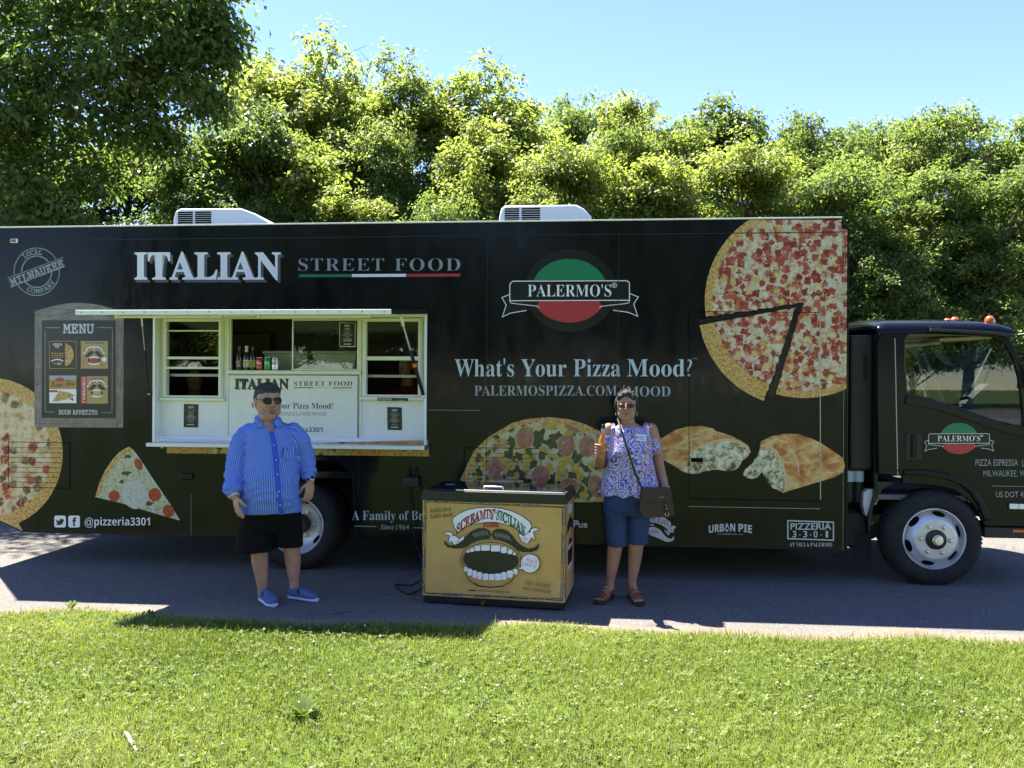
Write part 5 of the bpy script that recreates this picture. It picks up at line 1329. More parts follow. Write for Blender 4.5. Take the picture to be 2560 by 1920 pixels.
# bird and f
bx, by = 149.5, 1304
A.poly([(bx - 10, by - 6), (bx - 6, by - 3), (bx - 1, by - 1.5), (bx - .5, by - 4.5), (bx + 2, by - 7), (bx + 5, by - 7), (bx + 7.5, by - 5.6), (bx + 11, by - 6.8), (bx + 9.2, by - 3.6), (bx + 11.5, by - 4), (bx + 9.4, by - 1.4), (bx + 8.4, by + 3), (bx + 5, by + 7), (bx - 1, by + 9), (bx - 7, by + 8.4), (bx - 10.5, by + 6.6), (bx - 5, by + 5.2), (bx - 8.4, by + 2.6), (bx - 6.2, by + 2.2), (bx - 9.6, by - .6), (bx - 7.4, by - .6), (bx - 10, by - 3.4)], Dk)
A.text('f', 181, 192, 1294, 1315, Dk, 'sansbold', .02, cap=.76)
A.build('social_handle', truck)
# round stamp: LOCAL MILWAUKEE COMPANY
z1 = lambda x, y: (x / 3.456, 500 + y / 3.456)
A = Art(lambda x, y: T.px(*z1(x, y)), .0014); g_ = M_['print_chalk']
A.ring(318, 620, 196, 205, 7, g_); A.ring(318, 620, 130, 136, 9, g_)
A.poly([(60, 668), (545, 490), (572, 570), (90, 760)], Dk)
A.line([(70, 675), (545, 497)], 4, g_); A.line([(92, 755), (565, 570)], 4, g_)
A.text('MILWAUKEE', 76, 562, 600, 665, g_, 'slab', .022, rot=-20.8); A.arc_text('LOCAL', 318, 620, 150, -42, 16, 40, g_, 'slab', .016); A.arc_text('COMPANY', 318, 620, 186, 209, 119, 36, g_, 'slab', .016, inside=True)
A.build('stamp_print', truck)
# oval emblem with a ribbon
def emblem(to2, name, parent, halo, label, wm, lift=.0014, to3=None):
    A = Art(to2, lift, to3=to3)
    if halo: A.oval(1040, 722, 365, 330, M_['print_black'])
    A.oval(1032, 724, 300, 252, M_['print_red']); A.poly([(1032 - 320, 640), (1032 - 320, 450), (1032 + 320, 450), (1032 + 320, 640)][:0] + arc(1032, 724, 302, 254, 199.6, 340.4, 40), M_['print_green'])
    A.poly([(494, 778), (556, 752), (556, 640), (740, 640), (1330, 640), (1515, 650), (1515, 745), (1585, 775), (1545, 830), (1580, 928), (1480, 892), (1380, 878), (1285, 862), (1270, 812), (1270, 808), (792, 808), (792, 855), (780, 870), (690, 882), (560, 905), (497, 935), (528, 838)], M_['print_black'])
    A.poly(arc(1032, 724, 302, 254, 29, 151, 30) + [(792, 815), (1272, 815)], M_['print_red'])
    A.line([(580, 648), (1490, 644), (1511, 660), (1511, 800), (562, 804), (557, 800), (557, 672), (580, 648)], 7, wm)
    A.line([(558, 802), (562, 820), (590, 826), (700, 838), (770, 846), (793, 858)], 5, wm); A.line([(1511, 800), (1507, 820), (1470, 828), (1370, 838), (1290, 848), (1270, 858)], 5, wm)
    A.line([(556, 753), (494, 778), (528, 838), (498, 933), (560, 903), (690, 881)], 6, wm); A.line([(1514, 746), (1583, 774), (1545, 830), (1578, 928), (1500, 896), (1380, 879)], 6, wm)
    A.text("PALERMO'S", 700, 1366, 676, 770, wm, 'serif', -.010); A.text('®', 1369, 1412, 662, 700, wm, 'sans', 0)
    return A.build(name, parent, label)
e1 = lambda x, y: T.px(1100 + x / 3.191, 500 + y / 3.191)
emblem(e1, 'oval_emblem', truck, True, 'large green and red oval emblem with a black ribbon', W)
def e2(x, y):                                           # same emblem on the cab door
    X = 555 + (x - 556) * (908 - 555) / (1515 - 556); Y = 747 + (y - 646) * (803 - 747) / (804 - 646)
    return K(2080 + X / 2.304, 760 + Y / 2.304)
emblem(e2, 'oval_emblem', cabo, False, 'small green and red oval emblem on the cab door', W, to3=lambda a, b, h: (a, CY - h, b))
A = Art(lambda x, y: K(x, y), .0014, to3=lambda a, b, h: (a, CY - h, b)); g_ = M_['print_midgrey']
A.text('PIZZA ESPRESSA', 2438.5, 2545, 1148.5, 1164.5, g_, 'sans', .004); A.text('LLC', 2555, 2580, 1149.5, 1165.5, g_, 'sans', .004); A.text('MILWAUKEE, WI', 2458.5, 2567, 1176, 1191, g_, 'sans', -.002)
A.line([(2480, 1215), (2600, 1216.5)], 1.2, g_); A.text('US DOT 45', 2489.5, 2565, 1229, 1243, g_, 'sans', .006)
A.build('lettering', cabo)
# row of small brand marks
A = Art(T.px, .0014); Y_ = M_['print_pale']
for ch, x0, x1, dy, r in (('URBAN', 1772, 1838, 0, 0), ('PIE', 1846, 1880, 0, 0)): A.text(ch, x0, x1, 1312, 1331, Y_, 'sansbold', .012, warp=lambda x, y: (x, y - 3 + ((x - 1826) / 56.) ** 2 * 5))
A.text('PIZZA CO.', 1807, 1843, 1333, 1337, M_['print_midgrey'], 'sansbold'); A.line([(1793, 1335), (1804, 1335)], 1.6, g_); A.line([(1846, 1335.5), (1857, 1336)], 1.6, g_)
A.build('brand_mark', truck, 'white arched brand mark on the lower panel')
A = Art(T.px, .0014); A.poly([(1968, 1300), (2085, 1304), (2085, 1352), (1968, 1348)], M_['print_pale'], holes=[[(1971, 1303), (2082, 1307), (2082, 1349), (1971, 1345)]])
A.text('PIZZERIA', 1976, 2078, 1308, 1324, Y_, 'sans', .012)
for ch, x in (('3', 1981), ('3', 2008), ('0', 2034), ('1', 2064)): A.text(ch, x, x + (6 if ch == '1' else 10), 1327.5, 1343.5, Y_, 'sans', .012)
for x in (1999.5, 2026, 2053): A.oval(x, 1337, 1.6, 1.6, Y_, n=10)
A.text('AT VILLA PALERMO', 1973, 2080, 1356.5, 1366, Y_, 'serif', -.008)
A.build('brand_mark', truck, 'framed brand mark with the number 3301')
z6 = lambda x, y: (1400 + x / 7.373, 1230 + y / 7.373)
A = Art(lambda x, y: T.px(*z6(x, y)), .0014); wv, bk = M_['print_pale'], M_['print_black']
A.poly([(1640, 550), (1690, 405), (1800, 420), (1930, 475), (2040, 560), (2050, 600), (1990, 700), (1950, 660), (1860, 600), (1760, 565)], wv)
A.text('SICILIAN', 1665, 2000, 440, 550, bk, 'serif', -.004, warp=lambda x, y: (x, y + ((x - 1640) / 360.) ** 2 * 110 - 15))
A.text('& CO.', 1605, 1745, 585, 625, wv, 'sansbold', .01, rot=6)
A.poly([(1620, 660), (1700, 645), (1760, 650), (1850, 700), (1920, 790), (1990, 850), (2060, 860), (2090, 815), (2105, 850), (2090, 890), (2030, 915), (1950, 915), (1850, 870), (1780, 840), (1680, 800), (1630, 760)], wv)
A.poly([(1920, 690), (1980, 720), (2040, 640), (2100, 615), (2140, 650), (2100, 680), (2090, 750), (2040, 740), (2000, 800), (1940, 740)], wv); A.line([(1940, 690), (1975, 755), (2030, 745)], 10, bk); A.line([(2000, 705), (2060, 690), (2070, 735)], 6, bk)
for i in range(6): A.line([(1640 + 26 * i, 690 - 3 * i), (1690 + 26 * i, 760 - 2 * i)], [3, 8], bk)
A.build('brand_mark', truck, 'ribbon and moustache brand mark beside the woman')
A = Art(lambda x, y: T.px(*z6(x, y)), .0014); A.text('P', 236, 335, 525, 650, wv, 'sansbold', .02, shear=.12); A.text('UB', 345, 505, 575, 655, wv, 'sansbold', .02); A.build('brand_mark', truck, 'half hidden white brand mark beside the freezer')

# ---- menu board printed on the side
zm = lambda x, y: (60 + x / 5.531, 780 + y / 5.531)
def ZM(lift): return Art(lambda x, y: T.px(*zm(x, y)), lift)
menu = empty('menu_board', (0, 0, 0)); menu.parent = truck
A = ZM(.0012); Wd, Wv = M_['print_wood'], M_['print_wood_upright']
top = [(150, 10)] + [(150 + (1385 - 150) * t, -10 - 125 * math.sin(math.pi * t) + 15 * t) for t in [i / 24 for i in range(25)]] + [(1380, 115), (150, 115)]
A.poly(top, Wd); A.poly([(150, 116), (250, 116), (250, 1595), (145, 1590)], Wv); A.poly([(1270, 116), (1380, 116), (1372, 1598), (1275, 1598)], Wv); A.poly([(250, 1465), (1275, 1470), (1275, 1598), (250, 1594)], Wd)
A.line([(150, 40), (1380, 42)], 5, M_['print_dark_grey']); A.line([(150, 1544), (1290, 1552)], 4, M_['print_dark_grey']); A.line([(1300, 120), (1297, 1590)], 3, M_['print_dark_grey'])
A.build('frame', menu)
A = ZM(.0014); A.poly([(250, 116), (1270, 116), (1275, 1470), (245, 1465)], M_['print_panel_black'])
A.line([(300, 218), (500, 216)], 9, M_['print_chalk']); A.line([(1015, 216), (1225, 218)], 9, M_['print_chalk']); A.line([(296, 250), (294, 1375)], 7, M_['print_chalk']); A.line([(1224, 240), (1218, 1385)], 7, M_['print_chalk']); A.line([(300, 1380), (425, 1382)], 7, M_['print_chalk']); A.line([(1075, 1392), (1212, 1390)], 7, M_['print_chalk'])
A.text('MENU', 540, 970, 168, 292, M_['print_pale'], 'slab', .02); A.text('BUON APPETITO', 482, 1018, 1356, 1416, M_['print_pale'], 'slab', .02)
A.build('chalkboard', menu)
def mouth_logo(A, cx, cy, s, inner):
    f = lambda pts: [(cx + x * s, cy + y * s) for x, y in pts]
    A.poly(f([(-150, -120), (-140, -170), (-60, -210), (60, -210), (140, -170), (150, -120), (90, -150), (0, -165), (-90, -150)]), M_['print_white']); A.poly(f([(-130, -135), (-110, -165), (-10, -195), (-10, -168), (-80, -152)]), M_['print_red']); A.poly(f([(130, -135), (110, -165), (10, -195), (10, -168), (80, -152)]), M_['print_green'])
    for q in (-1, 1):
        A.poly(f([(0, -110), (q * 60, -135), (q * 110, -95), (q * 150, -45), (q * 185, -60), (q * 150, -20), (q * 95, -25), (q * 30, -70)]), M_['print_ink']); A.line(f([(q * 150, -120), (q * 175, -80), (q * 190, -110)]), 12 * s, M_['print_white'])
    A.oval(cx, cy + 40 * s, 112 * s, 88 * s, M_['print_ink']); A.oval(cx, cy + 48 * s, 85 * s, 50 * s, inner); A.poly(f([(-80, -20), (0, -42), (80, -20), (84, 6), (0, -8), (-84, 6)]), M_['print_white']); A.poly(f([(-100, 62), (-60, 88), (0, 94), (60, 88), (100, 62), (85, 105), (0, 125), (-85, 105)]), M_['print_white'])
A = ZM(.0022); A.rect(350, 400, 728, 785, M_['print_gold']); A.rect(358, 408, 720, 777, M_['print_panel_black']); A.poly(arc(540, 590, 150, 168, -68, 68, 20) + [(570, 745), (570, 440)], M_['print_veg_pizza'])
A.text('URBAN', 402, 528, 432, 468, M_['print_pale'], 'sansbold', .02); A.text('PIE', 432, 488, 472, 498, M_['print_pale'], 'sansbold', .02); A.line([(412, 534), (520, 534)], 12, M_['print_dark_grey'])
for y in (572, 602): 
    for i in range(5): A.oval(395 + i * 35, y, 15, 11, M_['print_gold'], n=10)
A.line([(380, 628), (540, 628)], 7, M_['print_gold']); A.line([(380, 682), (420, 662), (470, 656), (510, 662), (545, 682)], 16, M_['print_white']); A.oval(490, 714, 36, 22, M_['print_pineapple']); A.oval(432, 714, 30, 15, M_['print_sausage']); A.build('poster', menu, 'black square poster with half a pizza')
A = ZM(.0022); A.rect(788, 402, 1162, 783, M_['print_tan']); A.rect(836, 418, 1120, 438, M_['print_teal']); mouth_logo(A, 972, 640, .78, M_['print_red']); A.oval(1112, 655, 32, 34, M_['print_white'])
for y in (650, 680, 714): A.line([(806, y), (850, y)], 8, M_['print_red'])
A.oval(1080, 732, 18, 22, M_['print_sausage']); A.build('poster', menu, 'tan square poster with a moustached mouth')
A = ZM(.0022); A.rect(352, 878, 726, 1260, M_['print_white']); A.rect(352, 936, 726, 1066, M_['print_gold']); A.rect(352, 878, 726, 936, M_['print_silver']); A.oval(500, 938, 62, 32, M_['print_red']); A.text('Primo Thin', 372, 702, 950, 1030, M_['print_ink'], 'script', .004, rot=-5); A.rect(352, 1080, 470, 1110, M_['print_red'])
A.poly([(400, 1230), (490, 1090), (610, 1110), (705, 1150), (600, 1190), (470, 1222)], M_['print_tomato_pizza']); A.line([(400, 1232), (480, 1228), (610, 1194), (706, 1154)], 12, M_['print_crust']); A.oval(665, 1205, 26, 14, M_['print_spinach'], wob=.3); A.build('poster', menu, 'yellow and white square poster with a pizza slice')
A = ZM(.0022); A.rect(786, 888, 1160, 1266, M_['print_tan']); A.rect(786, 888, 872, 1266, M_['print_red']); A.text('STROMBOLI', 655, 1005, 1055, 1100, M_['print_white'], 'serif', -.01, rot=90); A.rect(905, 908, 1105, 936, M_['print_sausage']); mouth_logo(A, 1010, 1095, .74, M_['print_bread']); A.build('poster', menu, 'tan square poster with a red side band')

# ---- lettering on the white serving wall
def to3b(a, b, h): return (a, DY - .012 - h, b)
qb = lambda x, y: T.px(320 + x / 2.765, 740 + y / 2.765, -(DY - .012))
A = Art(qb, .0010, to3=to3b)
for d, m in ((5, M_['print_ink']), (0, M_['print_dark_grey'])): A.text('ITALIAN', 735 + d * 1.2, 1108 + d * 1.2, 572 + d, 640 + d, m, 'serif', .012)
A.build('lettering', lp); A = Art(qb, .0010, to3=to3b); A.text('STREET', 1147, 1362, 589, 622, M_['print_dark_grey'], 'serif', -.010, 1.1); A.text('FOOD', 1387, 1550, 589, 622, M_['print_dark_grey'], 'serif', -.010, 1.1); A.rect(1149, 631, 1282, 637, M_['print_green']); A.rect(1282, 633, 1415, 635, M_['print_silver']); A.rect(1415, 632, 1550, 638, M_['print_red'])
A.build('lettering', lp); A = Art(qb, .0010, to3=to3b); A.text("What's Your", 850, 1122, 738, 778, M_['print_ink'], 'serif', -.008); A.text('Pizza', 1140, 1250, 738, 779, M_['print_ink'], 'serif', -.008); A.text('Mood?', 1268, 1420, 739, 780, M_['print_ink'], 'serif', -.008)
A.build('lettering', lp); A = Art(qb, .0010, to3=to3b); A.text('PALERMOSPIZZA.COM/MOOD', 905, 1370, 801, 828, M_['print_midgrey'], 'serif', -.010); A.build('lettering', lp); A = Art(qb, .0010, to3=to3b); A.text('@pizzeria3301', 1020, 1345, 908, 940, M_['print_ink'], 'sansbold', -.01); A.rect(930, 900, 968, 940, M_['print_ink'], 6); A.rect(975, 900, 1012, 940, M_['print_ink'], 6)
A.build('lettering', lp)
A = Art(lambda x, y: T.px(320 + x / 2.765, 740 + y / 2.765, -(DY - .046)), .001, to3=lambda a, b, h: (a, DY - .046 - h, b))
A.poly([(1724, 703), (1937, 706), (1937, 726), (1724, 724)], M_['print_panel_black']); A.text('ITALIAN', 1730, 1823, 707, 720, M_['print_white'], 'serif'); A.text('STREET FOOD', 1832, 1932, 708, 715, M_['print_dark_grey'], 'serif'); A.line([(1870, 720), (1905, 720)], 2, M_['print_white']); A.line([(1905, 720), (1932, 720)], 2, M_['print_red']); A.build('name_strip', bay)
# ---- sheets taped up: each is a thing of its own
def sheet(x0, y0, x1, y1, w, label, skew=0, frame=False):
    c_ = T.px(320 + (x0 + x1) / 2 / 2.765, 740 + (y0 + y1) / 2 / 2.765, w); o = empty('menu_sheet', T.o + T.e * c_[0] + T.n * w + Vector((0, 0, c_[1])), T.yaw, label, 'menu', 'small menus taped up at the serving counter')
    f = lambda x, y: tuple(Vector(T.px(320 + x / 2.765, 740 + y / 2.765, w)) - Vector(c_))
    A = Art(f, .002, to3=lambda a, b, h: (a, -h, b)); A.poly([(x0 + skew, y0), (x1 + skew, y0 + 3), (x1 - skew, y1 + 2), (x0 - skew, y1)], M_['print_white'] if frame else M_['print_panel_black'])
    if frame: A.poly([(x0 + 3, y0 + 3), (x1 - 3, y0 + 4), (x1 - 3, y1 - 3), (x0 + 3, y1 - 3)], M_['print_panel_black'])
    A.build('paper', o)
    A = Art(f, .0028, to3=lambda a, b, h: (a, -h, b)); xm = (x0 + x1) / 2; A.text('MENU', xm - 20, xm + 20, y0 + 16, y0 + 30, M_['print_pale'], 'slab', .02)
    rr = random.Random(int(x0)); y = y0 + 42
    while y < y1 - 26:
        w_ = rr.uniform(14, 38); A.line([(xm - w_, y), (xm + w_, y)], 2.6, M_['print_midgrey' if rr.random() < .7 else 'print_pale']); y += rr.choice((6, 7, 11))
    A.line([(xm - 26, y1 - 18), (xm + 24, y1 - 17)], 4, M_['print_white']); A.build('writing', o)
sheet(386, 746, 486, 907, -(DY - .001), 'small black menu sheet taped under the left window of the serving wall', 1)
sheet(1793, 767, 1894, 925, -(DY - .001), 'small black menu sheet taped under the right window of the serving wall', -1)
sheet(1462, 183, 1572, 350, -(DY + .011), 'black menu sheet with a white border on the sliding counter window', 0, True)
# ================================================================ chest freezer on castors
FL = at_depth(1055, 1488, 6.33); FR = at_depth(1412, 1508.6, 6.12)
FZ = Plane(FL.x, FL.y, math.atan2(FR.y - FL.y, FR.x - FL.x))
FW = (FR - FL).xy.length
frz = empty('chest_freezer', FZ.o, FZ.yaw, 'mustard yellow chest freezer on castors with a black lid and a moustached mouth print', 'freezer')
fz = lambda x, y: FZ.px(1030 + x / 4.61, 1180 + y / 4.61)
fb = (fz(115, 1420)[1] + fz(1760, 1515)[1]) / 2; ft = (fz(145, 310)[1] + fz(1775, 385)[1]) / 2; fl = (fz(150, 190)[1] + fz(1790, 262)[1]) / 2; D_ = .56
def f_must(n, b):
    g = n.noise(n.obj(), 6, 4, .6); s = n.noise(n.mapping(n.obj(), (3, 3, 14)), 6, 4, .7)
    c = n.ramp(g, [(.3, (.47, .28, .085)), (.7, (.53, .335, .11))]); n.put(b.inputs['Base Color'], n.mix(n.math('MULTIPLY', n.step(s, .62, .72), .22), c, (.66, .54, .34)))
mat('mustard_vinyl', rough=.36, spec=.4, fn=f_must)
mat('side_vinyl', (.50, .28, .13), .4)
mat('freezer_black', (.010, .010, .011), .4); mat('dark_blue_glass', (.004, .006, .022), .05, spec=.6)
m = MB(); m.box(0, FW, .0, D_, fb, ft); m.build('body', MATS['mustard_vinyl'], frz, bevel=.006)
m = MB(); m.box(.01, FW - .01, .01, D_ - .01, fb - .05, fb - .001); m.build('base', MATS['freezer_black'], frz, bevel=.004)
m = MB(); m.plate([(-.012, ft + .001), (FW + .012, ft + .001), (FW + .012, ft + .03), (FW, ft + .034), (FW, fl - .004), (0.0, fl - .004), (0, ft + .034), (-.012, ft + .03)], -.014, D_ + .012); li = m.build('lid', MATS['freezer_black'], frz, bevel=.008)
m = MB(); m.box(.03, FW - .03, .01, D_ - .02, fl - .003, fl + .004); m.build('glass_top', MATS['dark_blue_glass'], li, bevel=.003)
m = MB(); m.box(FW * .24, FW - .015, -.004, .006, fl - .002, fl + .008); m.build('chrome_edge', MATS['aluminium'], li, bevel=.002)
hz_ = fl + .028; m = MB(); m.tube([(FW * .43, .055, fl + .004), (FW * .43, .05, hz_), (FW * .43 + .01, .05, hz_), (FW * .56 - .01, .05, hz_), (FW * .56, .05, hz_), (FW * .56, .055, fl + .004)], .008, 8); m.build('handle', MATS['aluminium'], li, smooth=50)
m = MB(); m.box(.10, .17, .30, .325, fl + .0045, fl + .0065); m.build('sticker', MATS['print_silver'], li)
for (x, y) in ((.06, .06), (FW - .07, .06), (.06, D_ - .06), (FW - .07, D_ - .06)):
    c_ = empty('castor', (x, y, 0)); c_.parent = frz
    h0 = .028; m = MB(); m.lathe([(0, .011), (.02, .011), (h0, .008), (h0, -.008), (.02, -.011), (0, -.011)], (0, 0, h0), (1, 0, 0), 18); m.build('wheel', MATS['rubber'], c_, smooth=40)
    m = MB(); m.plate([(-.012, .02), (.012, .02), (.022, fb - .051), (-.022, fb - .051)], -.016, -.012); m.plate([(-.012, .02), (.012, .02), (.022, fb - .051), (-.022, fb - .051)], .012, .016); m.box(-.022, .022, -.016, .016, fb - .056, fb - .0505); m.build('fork', MATS['steel_dull'], c_)
# the print on its front
A = Art(fz, .001); ink, wh, gr = M_['print_ink'], M_['print_white'], M_['print_dark_grey']
yt = lambda x, f: f + (x - 145) * (385 - 310) / (1775 - 145)
segs = [('ILLEGAL IN', 150, 330, 1), ('SOME STATES, OUR', 335, 580, 0), ('INDIVIDUALLY SIZED', 583, 915, 1), ('NEVER PRESSED, STONE-', 920, 1262, 0), ('FIRED ARTISAN', 1266, 1485, 1), ('CRUST STRUGGLES', 1490, 1770, 0)]
def border(segs, off):
    for (t, x0, x1, inv) in segs:
        if inv: A.poly([(x0, yt(x0, off - 1)), (x1, yt(x1, off - 1)), (x1, yt(x1, off + 27)), (x0, yt(x0, off + 27))], ink)
        A.text(t, x0 + 8, x1 - 8, off + 4, off + 20, M_['print_silver'] if inv else ink, 'sansbold', .02, warp=lambda x, y: (x, y + (x - 145) * .046))
border(segs, 318)
border([('ESTABLISHED BY US', 155, 345, 0), ('MORE TASTY MORE', 350, 590, 1), ('GOOD IN THIS', 600, 705, 0), ('MOUTHFUL THAN', 712, 900, 1), ('YOU HANDLE, ONE', 905, 1110, 0), ('OF OUR FAMOUS PIES', 1112, 1340, 1), ('SLOWLY MELTING', 1350, 1600, 0), ('ALWAYS', 1605, 1735, 1)], 1383)
for (x, inv, t, y0, y1) in ((1750, 1, 'TOPPED WITH', 400, 620), (1748, 0, 'LOADS', 625, 690), (1746, 1, 'OF CHUNKY SAUSAGE', 700, 1060), (1744, 0, 'AND WHOLE MILK', 1070, 1270), (1742, 1, 'CHEESE', 1275, 1440), (150, 0, 'EVERY PIE', 340, 560), (143, 1, 'IS PACKED', 565, 700), (138, 0, 'WITH HUGE', 705, 860), (135, 1, 'MOUTHFULS', 865, 1110), (130, 0, 'OF FLAVOR', 1115, 1300), (128, 1, 'TASTE', 1305, 1385)):
    if inv: A.poly([(x - 14, y0), (x + 14, y0), (x + 13, y1), (x - 15, y1)], ink)
    cy_ = (y0 + y1) / 2; h_ = (y1 - y0) / 2 - 6; A.text(t, x - h_, x + h_, cy_ - 8, cy_ + 8, M_['print_silver'] if inv else ink, 'sansbold', .02, rot=90)
A.line([(172, 345), (1735, 412), (1712, 1478), (150, 1390)], 3.5, ink, closed=True)
A.text('badda bing,', 208, 455, 405, 460, ink, 'sansbold', -.03, rot=-5, shear=.1); A.text('badda boom!', 215, 478, 470, 525, ink, 'sansbold', -.03, rot=-5, shear=.1)
ban = arc(905, 1085, 470, 690, 214, 325, 40); ban2 = arc(905, 1105, 412, 545, 325, 217, 40)
def arcl(cx, cy, rx, ry, a0, a1, n=40): return [(cx + rx * math.cos(R(a0 + (a1 - a0) * k / n)), cy + ry * math.sin(R(a0 + (a1 - a0) * k / n))) for k in range(n + 1)]
outer_ = [(468, 560), (480, 525), (540, 480), (640, 435), (760, 412), (900, 405), (1040, 420), (1160, 452), (1260, 500), (1350, 565), (1378, 605), (1375, 640), (1310, 745), (1240, 690), (1180, 640), (1080, 600), (960, 575), (860, 578), (740, 592), (640, 625), (570, 660), (540, 700), (490, 640)]
A.poly(outer_, wh); A.line(outer_, 7, ink, closed=True)
bw = lambda x, y: (x, y + 190 * ((x - 915) / 400.) ** 2 * (1 if x < 915 else 1.05) + (x - 915) * .03 - 45)
A.text("SCREAMIN'", 512, 965, 478, 585, ink, 'serif', .05, warp=lambda x, y: bw(x, y + 2)); A.text("SCREAMIN'", 514, 962, 480, 582, M_['print_red'], 'serif', .01, warp=bw)
A.text('SICILIAN', 972, 1312, 478, 585, ink, 'serif', .05, warp=lambda x, y: bw(x, y + 2)); A.text('SICILIAN', 976, 1308, 480, 582, M_['print_green'], 'serif', .01, warp=bw)
A.text('PIZZA', 822, 1005, 585, 632, M_['print_red'], 'slab', .05)
for q, f in ((1, lambda x, y: (x, y)), (-1, lambda x, y: (1838 - x, y + (919 - x) * 2 * -.045 * 1))):
    A.poly([f(*p) for p in ((1235, 700), (1290, 735), (1330, 700), (1365, 690), (1370, 655), (1420, 640), (1475, 658), (1440, 672), (1400, 690), (1420, 785), (1380, 755), (1330, 830), (1270, 800), (1232, 730))], wh); A.line([f(*p) for p in ((1235, 700), (1290, 735), (1330, 700), (1365, 690), (1370, 655), (1420, 640), (1475, 658), (1440, 672), (1400, 690), (1420, 785), (1380, 755), (1330, 830), (1270, 800), (1232, 730))], 7, ink, closed=True)
    for k in range(5): A.line([f(1262 + 12 * k, 765 + 9 * k), f(1290 + 11 * k, 745 + 4 * k)], 3, ink)
def mous(pts): return pts
A.poly([(912, 720), (895, 670), (840, 645), (770, 645), (700, 672), (640, 720), (590, 780), (530, 825), (460, 845), (410, 832), (388, 795), (372, 780), (378, 830), (410, 862), (480, 878), (570, 876), (660, 855), (740, 818), (830, 795), (890, 775)], ink)
A.poly([(918, 720), (938, 675), (985, 652), (1050, 655), (1110, 680), (1160, 730), (1210, 800), (1270, 850), (1340, 880), (1410, 872), (1450, 840), (1462, 808), (1466, 860), (1440, 900), (1370, 920), (1280, 922), (1200, 890), (1120, 840), (1020, 800), (945, 772)], ink)
for k in range(9):
    A.line([(700 + 22 * k, 690 - 6 * min(k, 5)), (735 + 20 * k, 750 - 4 * min(k, 5))], [2, 11, 2], M_['print_midgrey']) if 0 else A.line([(700 + 20 * k, 700 - 7 * min(k, 5)), (715 + 20 * k, 730 - 6 * min(k, 5)), (735 + 19 * k, 765 - 5 * min(k, 5))], [2, 8, 1], M_['print_midgrey'])
    A.line([(945 + 20 * k, 690 + 5 * max(0, k - 3)), (965 + 20 * k, 725 + 6 * max(0, k - 3)), (980 + 22 * k, 765 + 8 * max(0, k - 3))], [2, 8, 1], M_['print_midgrey'])
A.oval(912, 1010, 350, 240, M_['print_tan'], rot=2); A.line(arcl(912, 1010, 345, 232, 150, 395), 6, ink); A.line(arcl(912, 1010, 325, 205, 0, 360), 9, ink)
A.oval(912, 1010, 318, 165, ink, rot=2)
top_t = [(632, 925, 668, 898, 640, 905), (672, 918, 718, 872, 10, 0), (724, 906, 792, 848, 0, 0), (800, 902, 900, 840, 0, 0), (912, 912, 1020, 842, 0, 0), (1028, 930, 1096, 862, 0, 0), (1106, 942, 1160, 890, 0, 0), (1166, 955, 1200, 925, 0, 0)]
for (x0, y0, x1, y1, _, __) in top_t: A.rect(x0, y1, x1, y0, wh, min(14, (x1 - x0) * .3)); A.line([(x0 + 4, y1 + 18), (x0 + 18, y1 + 15)], 2.5, ink); A.line([(x0 + 4, y1 + 30), (x0 + 14, y1 + 28)], 2.5, ink)
bot = [(604, 1090, 642, 1140), (645, 1110, 696, 1190), (702, 1130, 752, 1215), (758, 1148, 812, 1230), (820, 1165, 884, 1240), (890, 1170, 952, 1242), (958, 1165, 1030, 1242), (1034, 1148, 1094, 1235), (1100, 1130, 1166, 1212), (1172, 1112, 1220, 1170)]
for (x0, y0, x1, y1) in bot: A.rect(x0, y0, x1, y1, wh, min(16, (x1 - x0) * .3)); A.line([(x0 + 6, y1 - 30), (x0 + 20, y1 - 32)], 2.5, ink); A.line([(x0 + 6, y1 - 18), (x0 + 16, y1 - 20)], 2.5, ink)
A.line([(610, 1150), (680, 1250), (760, 1305), (900, 1322), (1040, 1312), (1130, 1262), (1215, 1180)], [3, 8, 14, 12, 12, 8, 3], ink)
for k in range(6): A.line([(612 + 4 * k, 1172 + 18 * k), (640 + 10 * k, 1170 + 18 * k)], 3, ink); A.line([(1195 - 8 * k, 1200 + 12 * k), (1170 - 10 * k, 1212 + 12 * k)], 3, ink); A.line([(735 + 20 * k + (90 if k > 2 else 0), 1265 + 4 * k), (740 + 20 * k + (90 if k > 2 else 0), 1292)], 3, ink)
A.oval(1368, 1050, 112, 110, ink); A.oval(1366, 1048, 106, 104, wh); A.poly([(1215, 1100), (1275, 1085), (1310, 1120), (1270, 1112)], wh); A.line([(1215, 1100), (1272, 1086)], 4, ink); A.line([(1218, 1103), (1280, 1120), (1300, 1140)], 4, ink)
A.text("You'll", 1320, 1448, 988, 1045, M_['print_red'], 'sansbold', -.03, rot=14); A.text('Love it!', 1274, 1448, 1038, 1085, M_['print_red'], 'sansbold', -.03, rot=14)
A.text('Eat & Assault', 1316, 1600, 1255, 1312, ink, 'sansbold', -.03, rot=9, shear=.06); A.text('your tastebuds!', 1280, 1612, 1325, 1372, ink, 'sansbold', -.03, rot=9, shear=.06)
A.text('www.screaminsicilian.com', 775, 1135, 1352, 1378, gr, 'sans', 0, rot=3); A.poly([(650, 1345), (675, 1355), (700, 1345), (725, 1355), (748, 1352), (735, 1366), (712, 1366), (699, 1358), (682, 1366), (660, 1362)], ink)
A.build('front_print', frz)
m = MB(); m.add([(FW + .0012, .004, fb + .004), (FW + .0012, D_ - .004, fb + .004), (FW + .0012, D_ - .004, ft - .004), (FW + .0012, .004, ft - .004)], [(0, 1, 2, 3)]); m.build('side_print', MATS['side_vinyl'], frz)
A = Art(lambda x, y: (x, y), .0016, to3=lambda a, b, h: (FW + h, a, b)); 
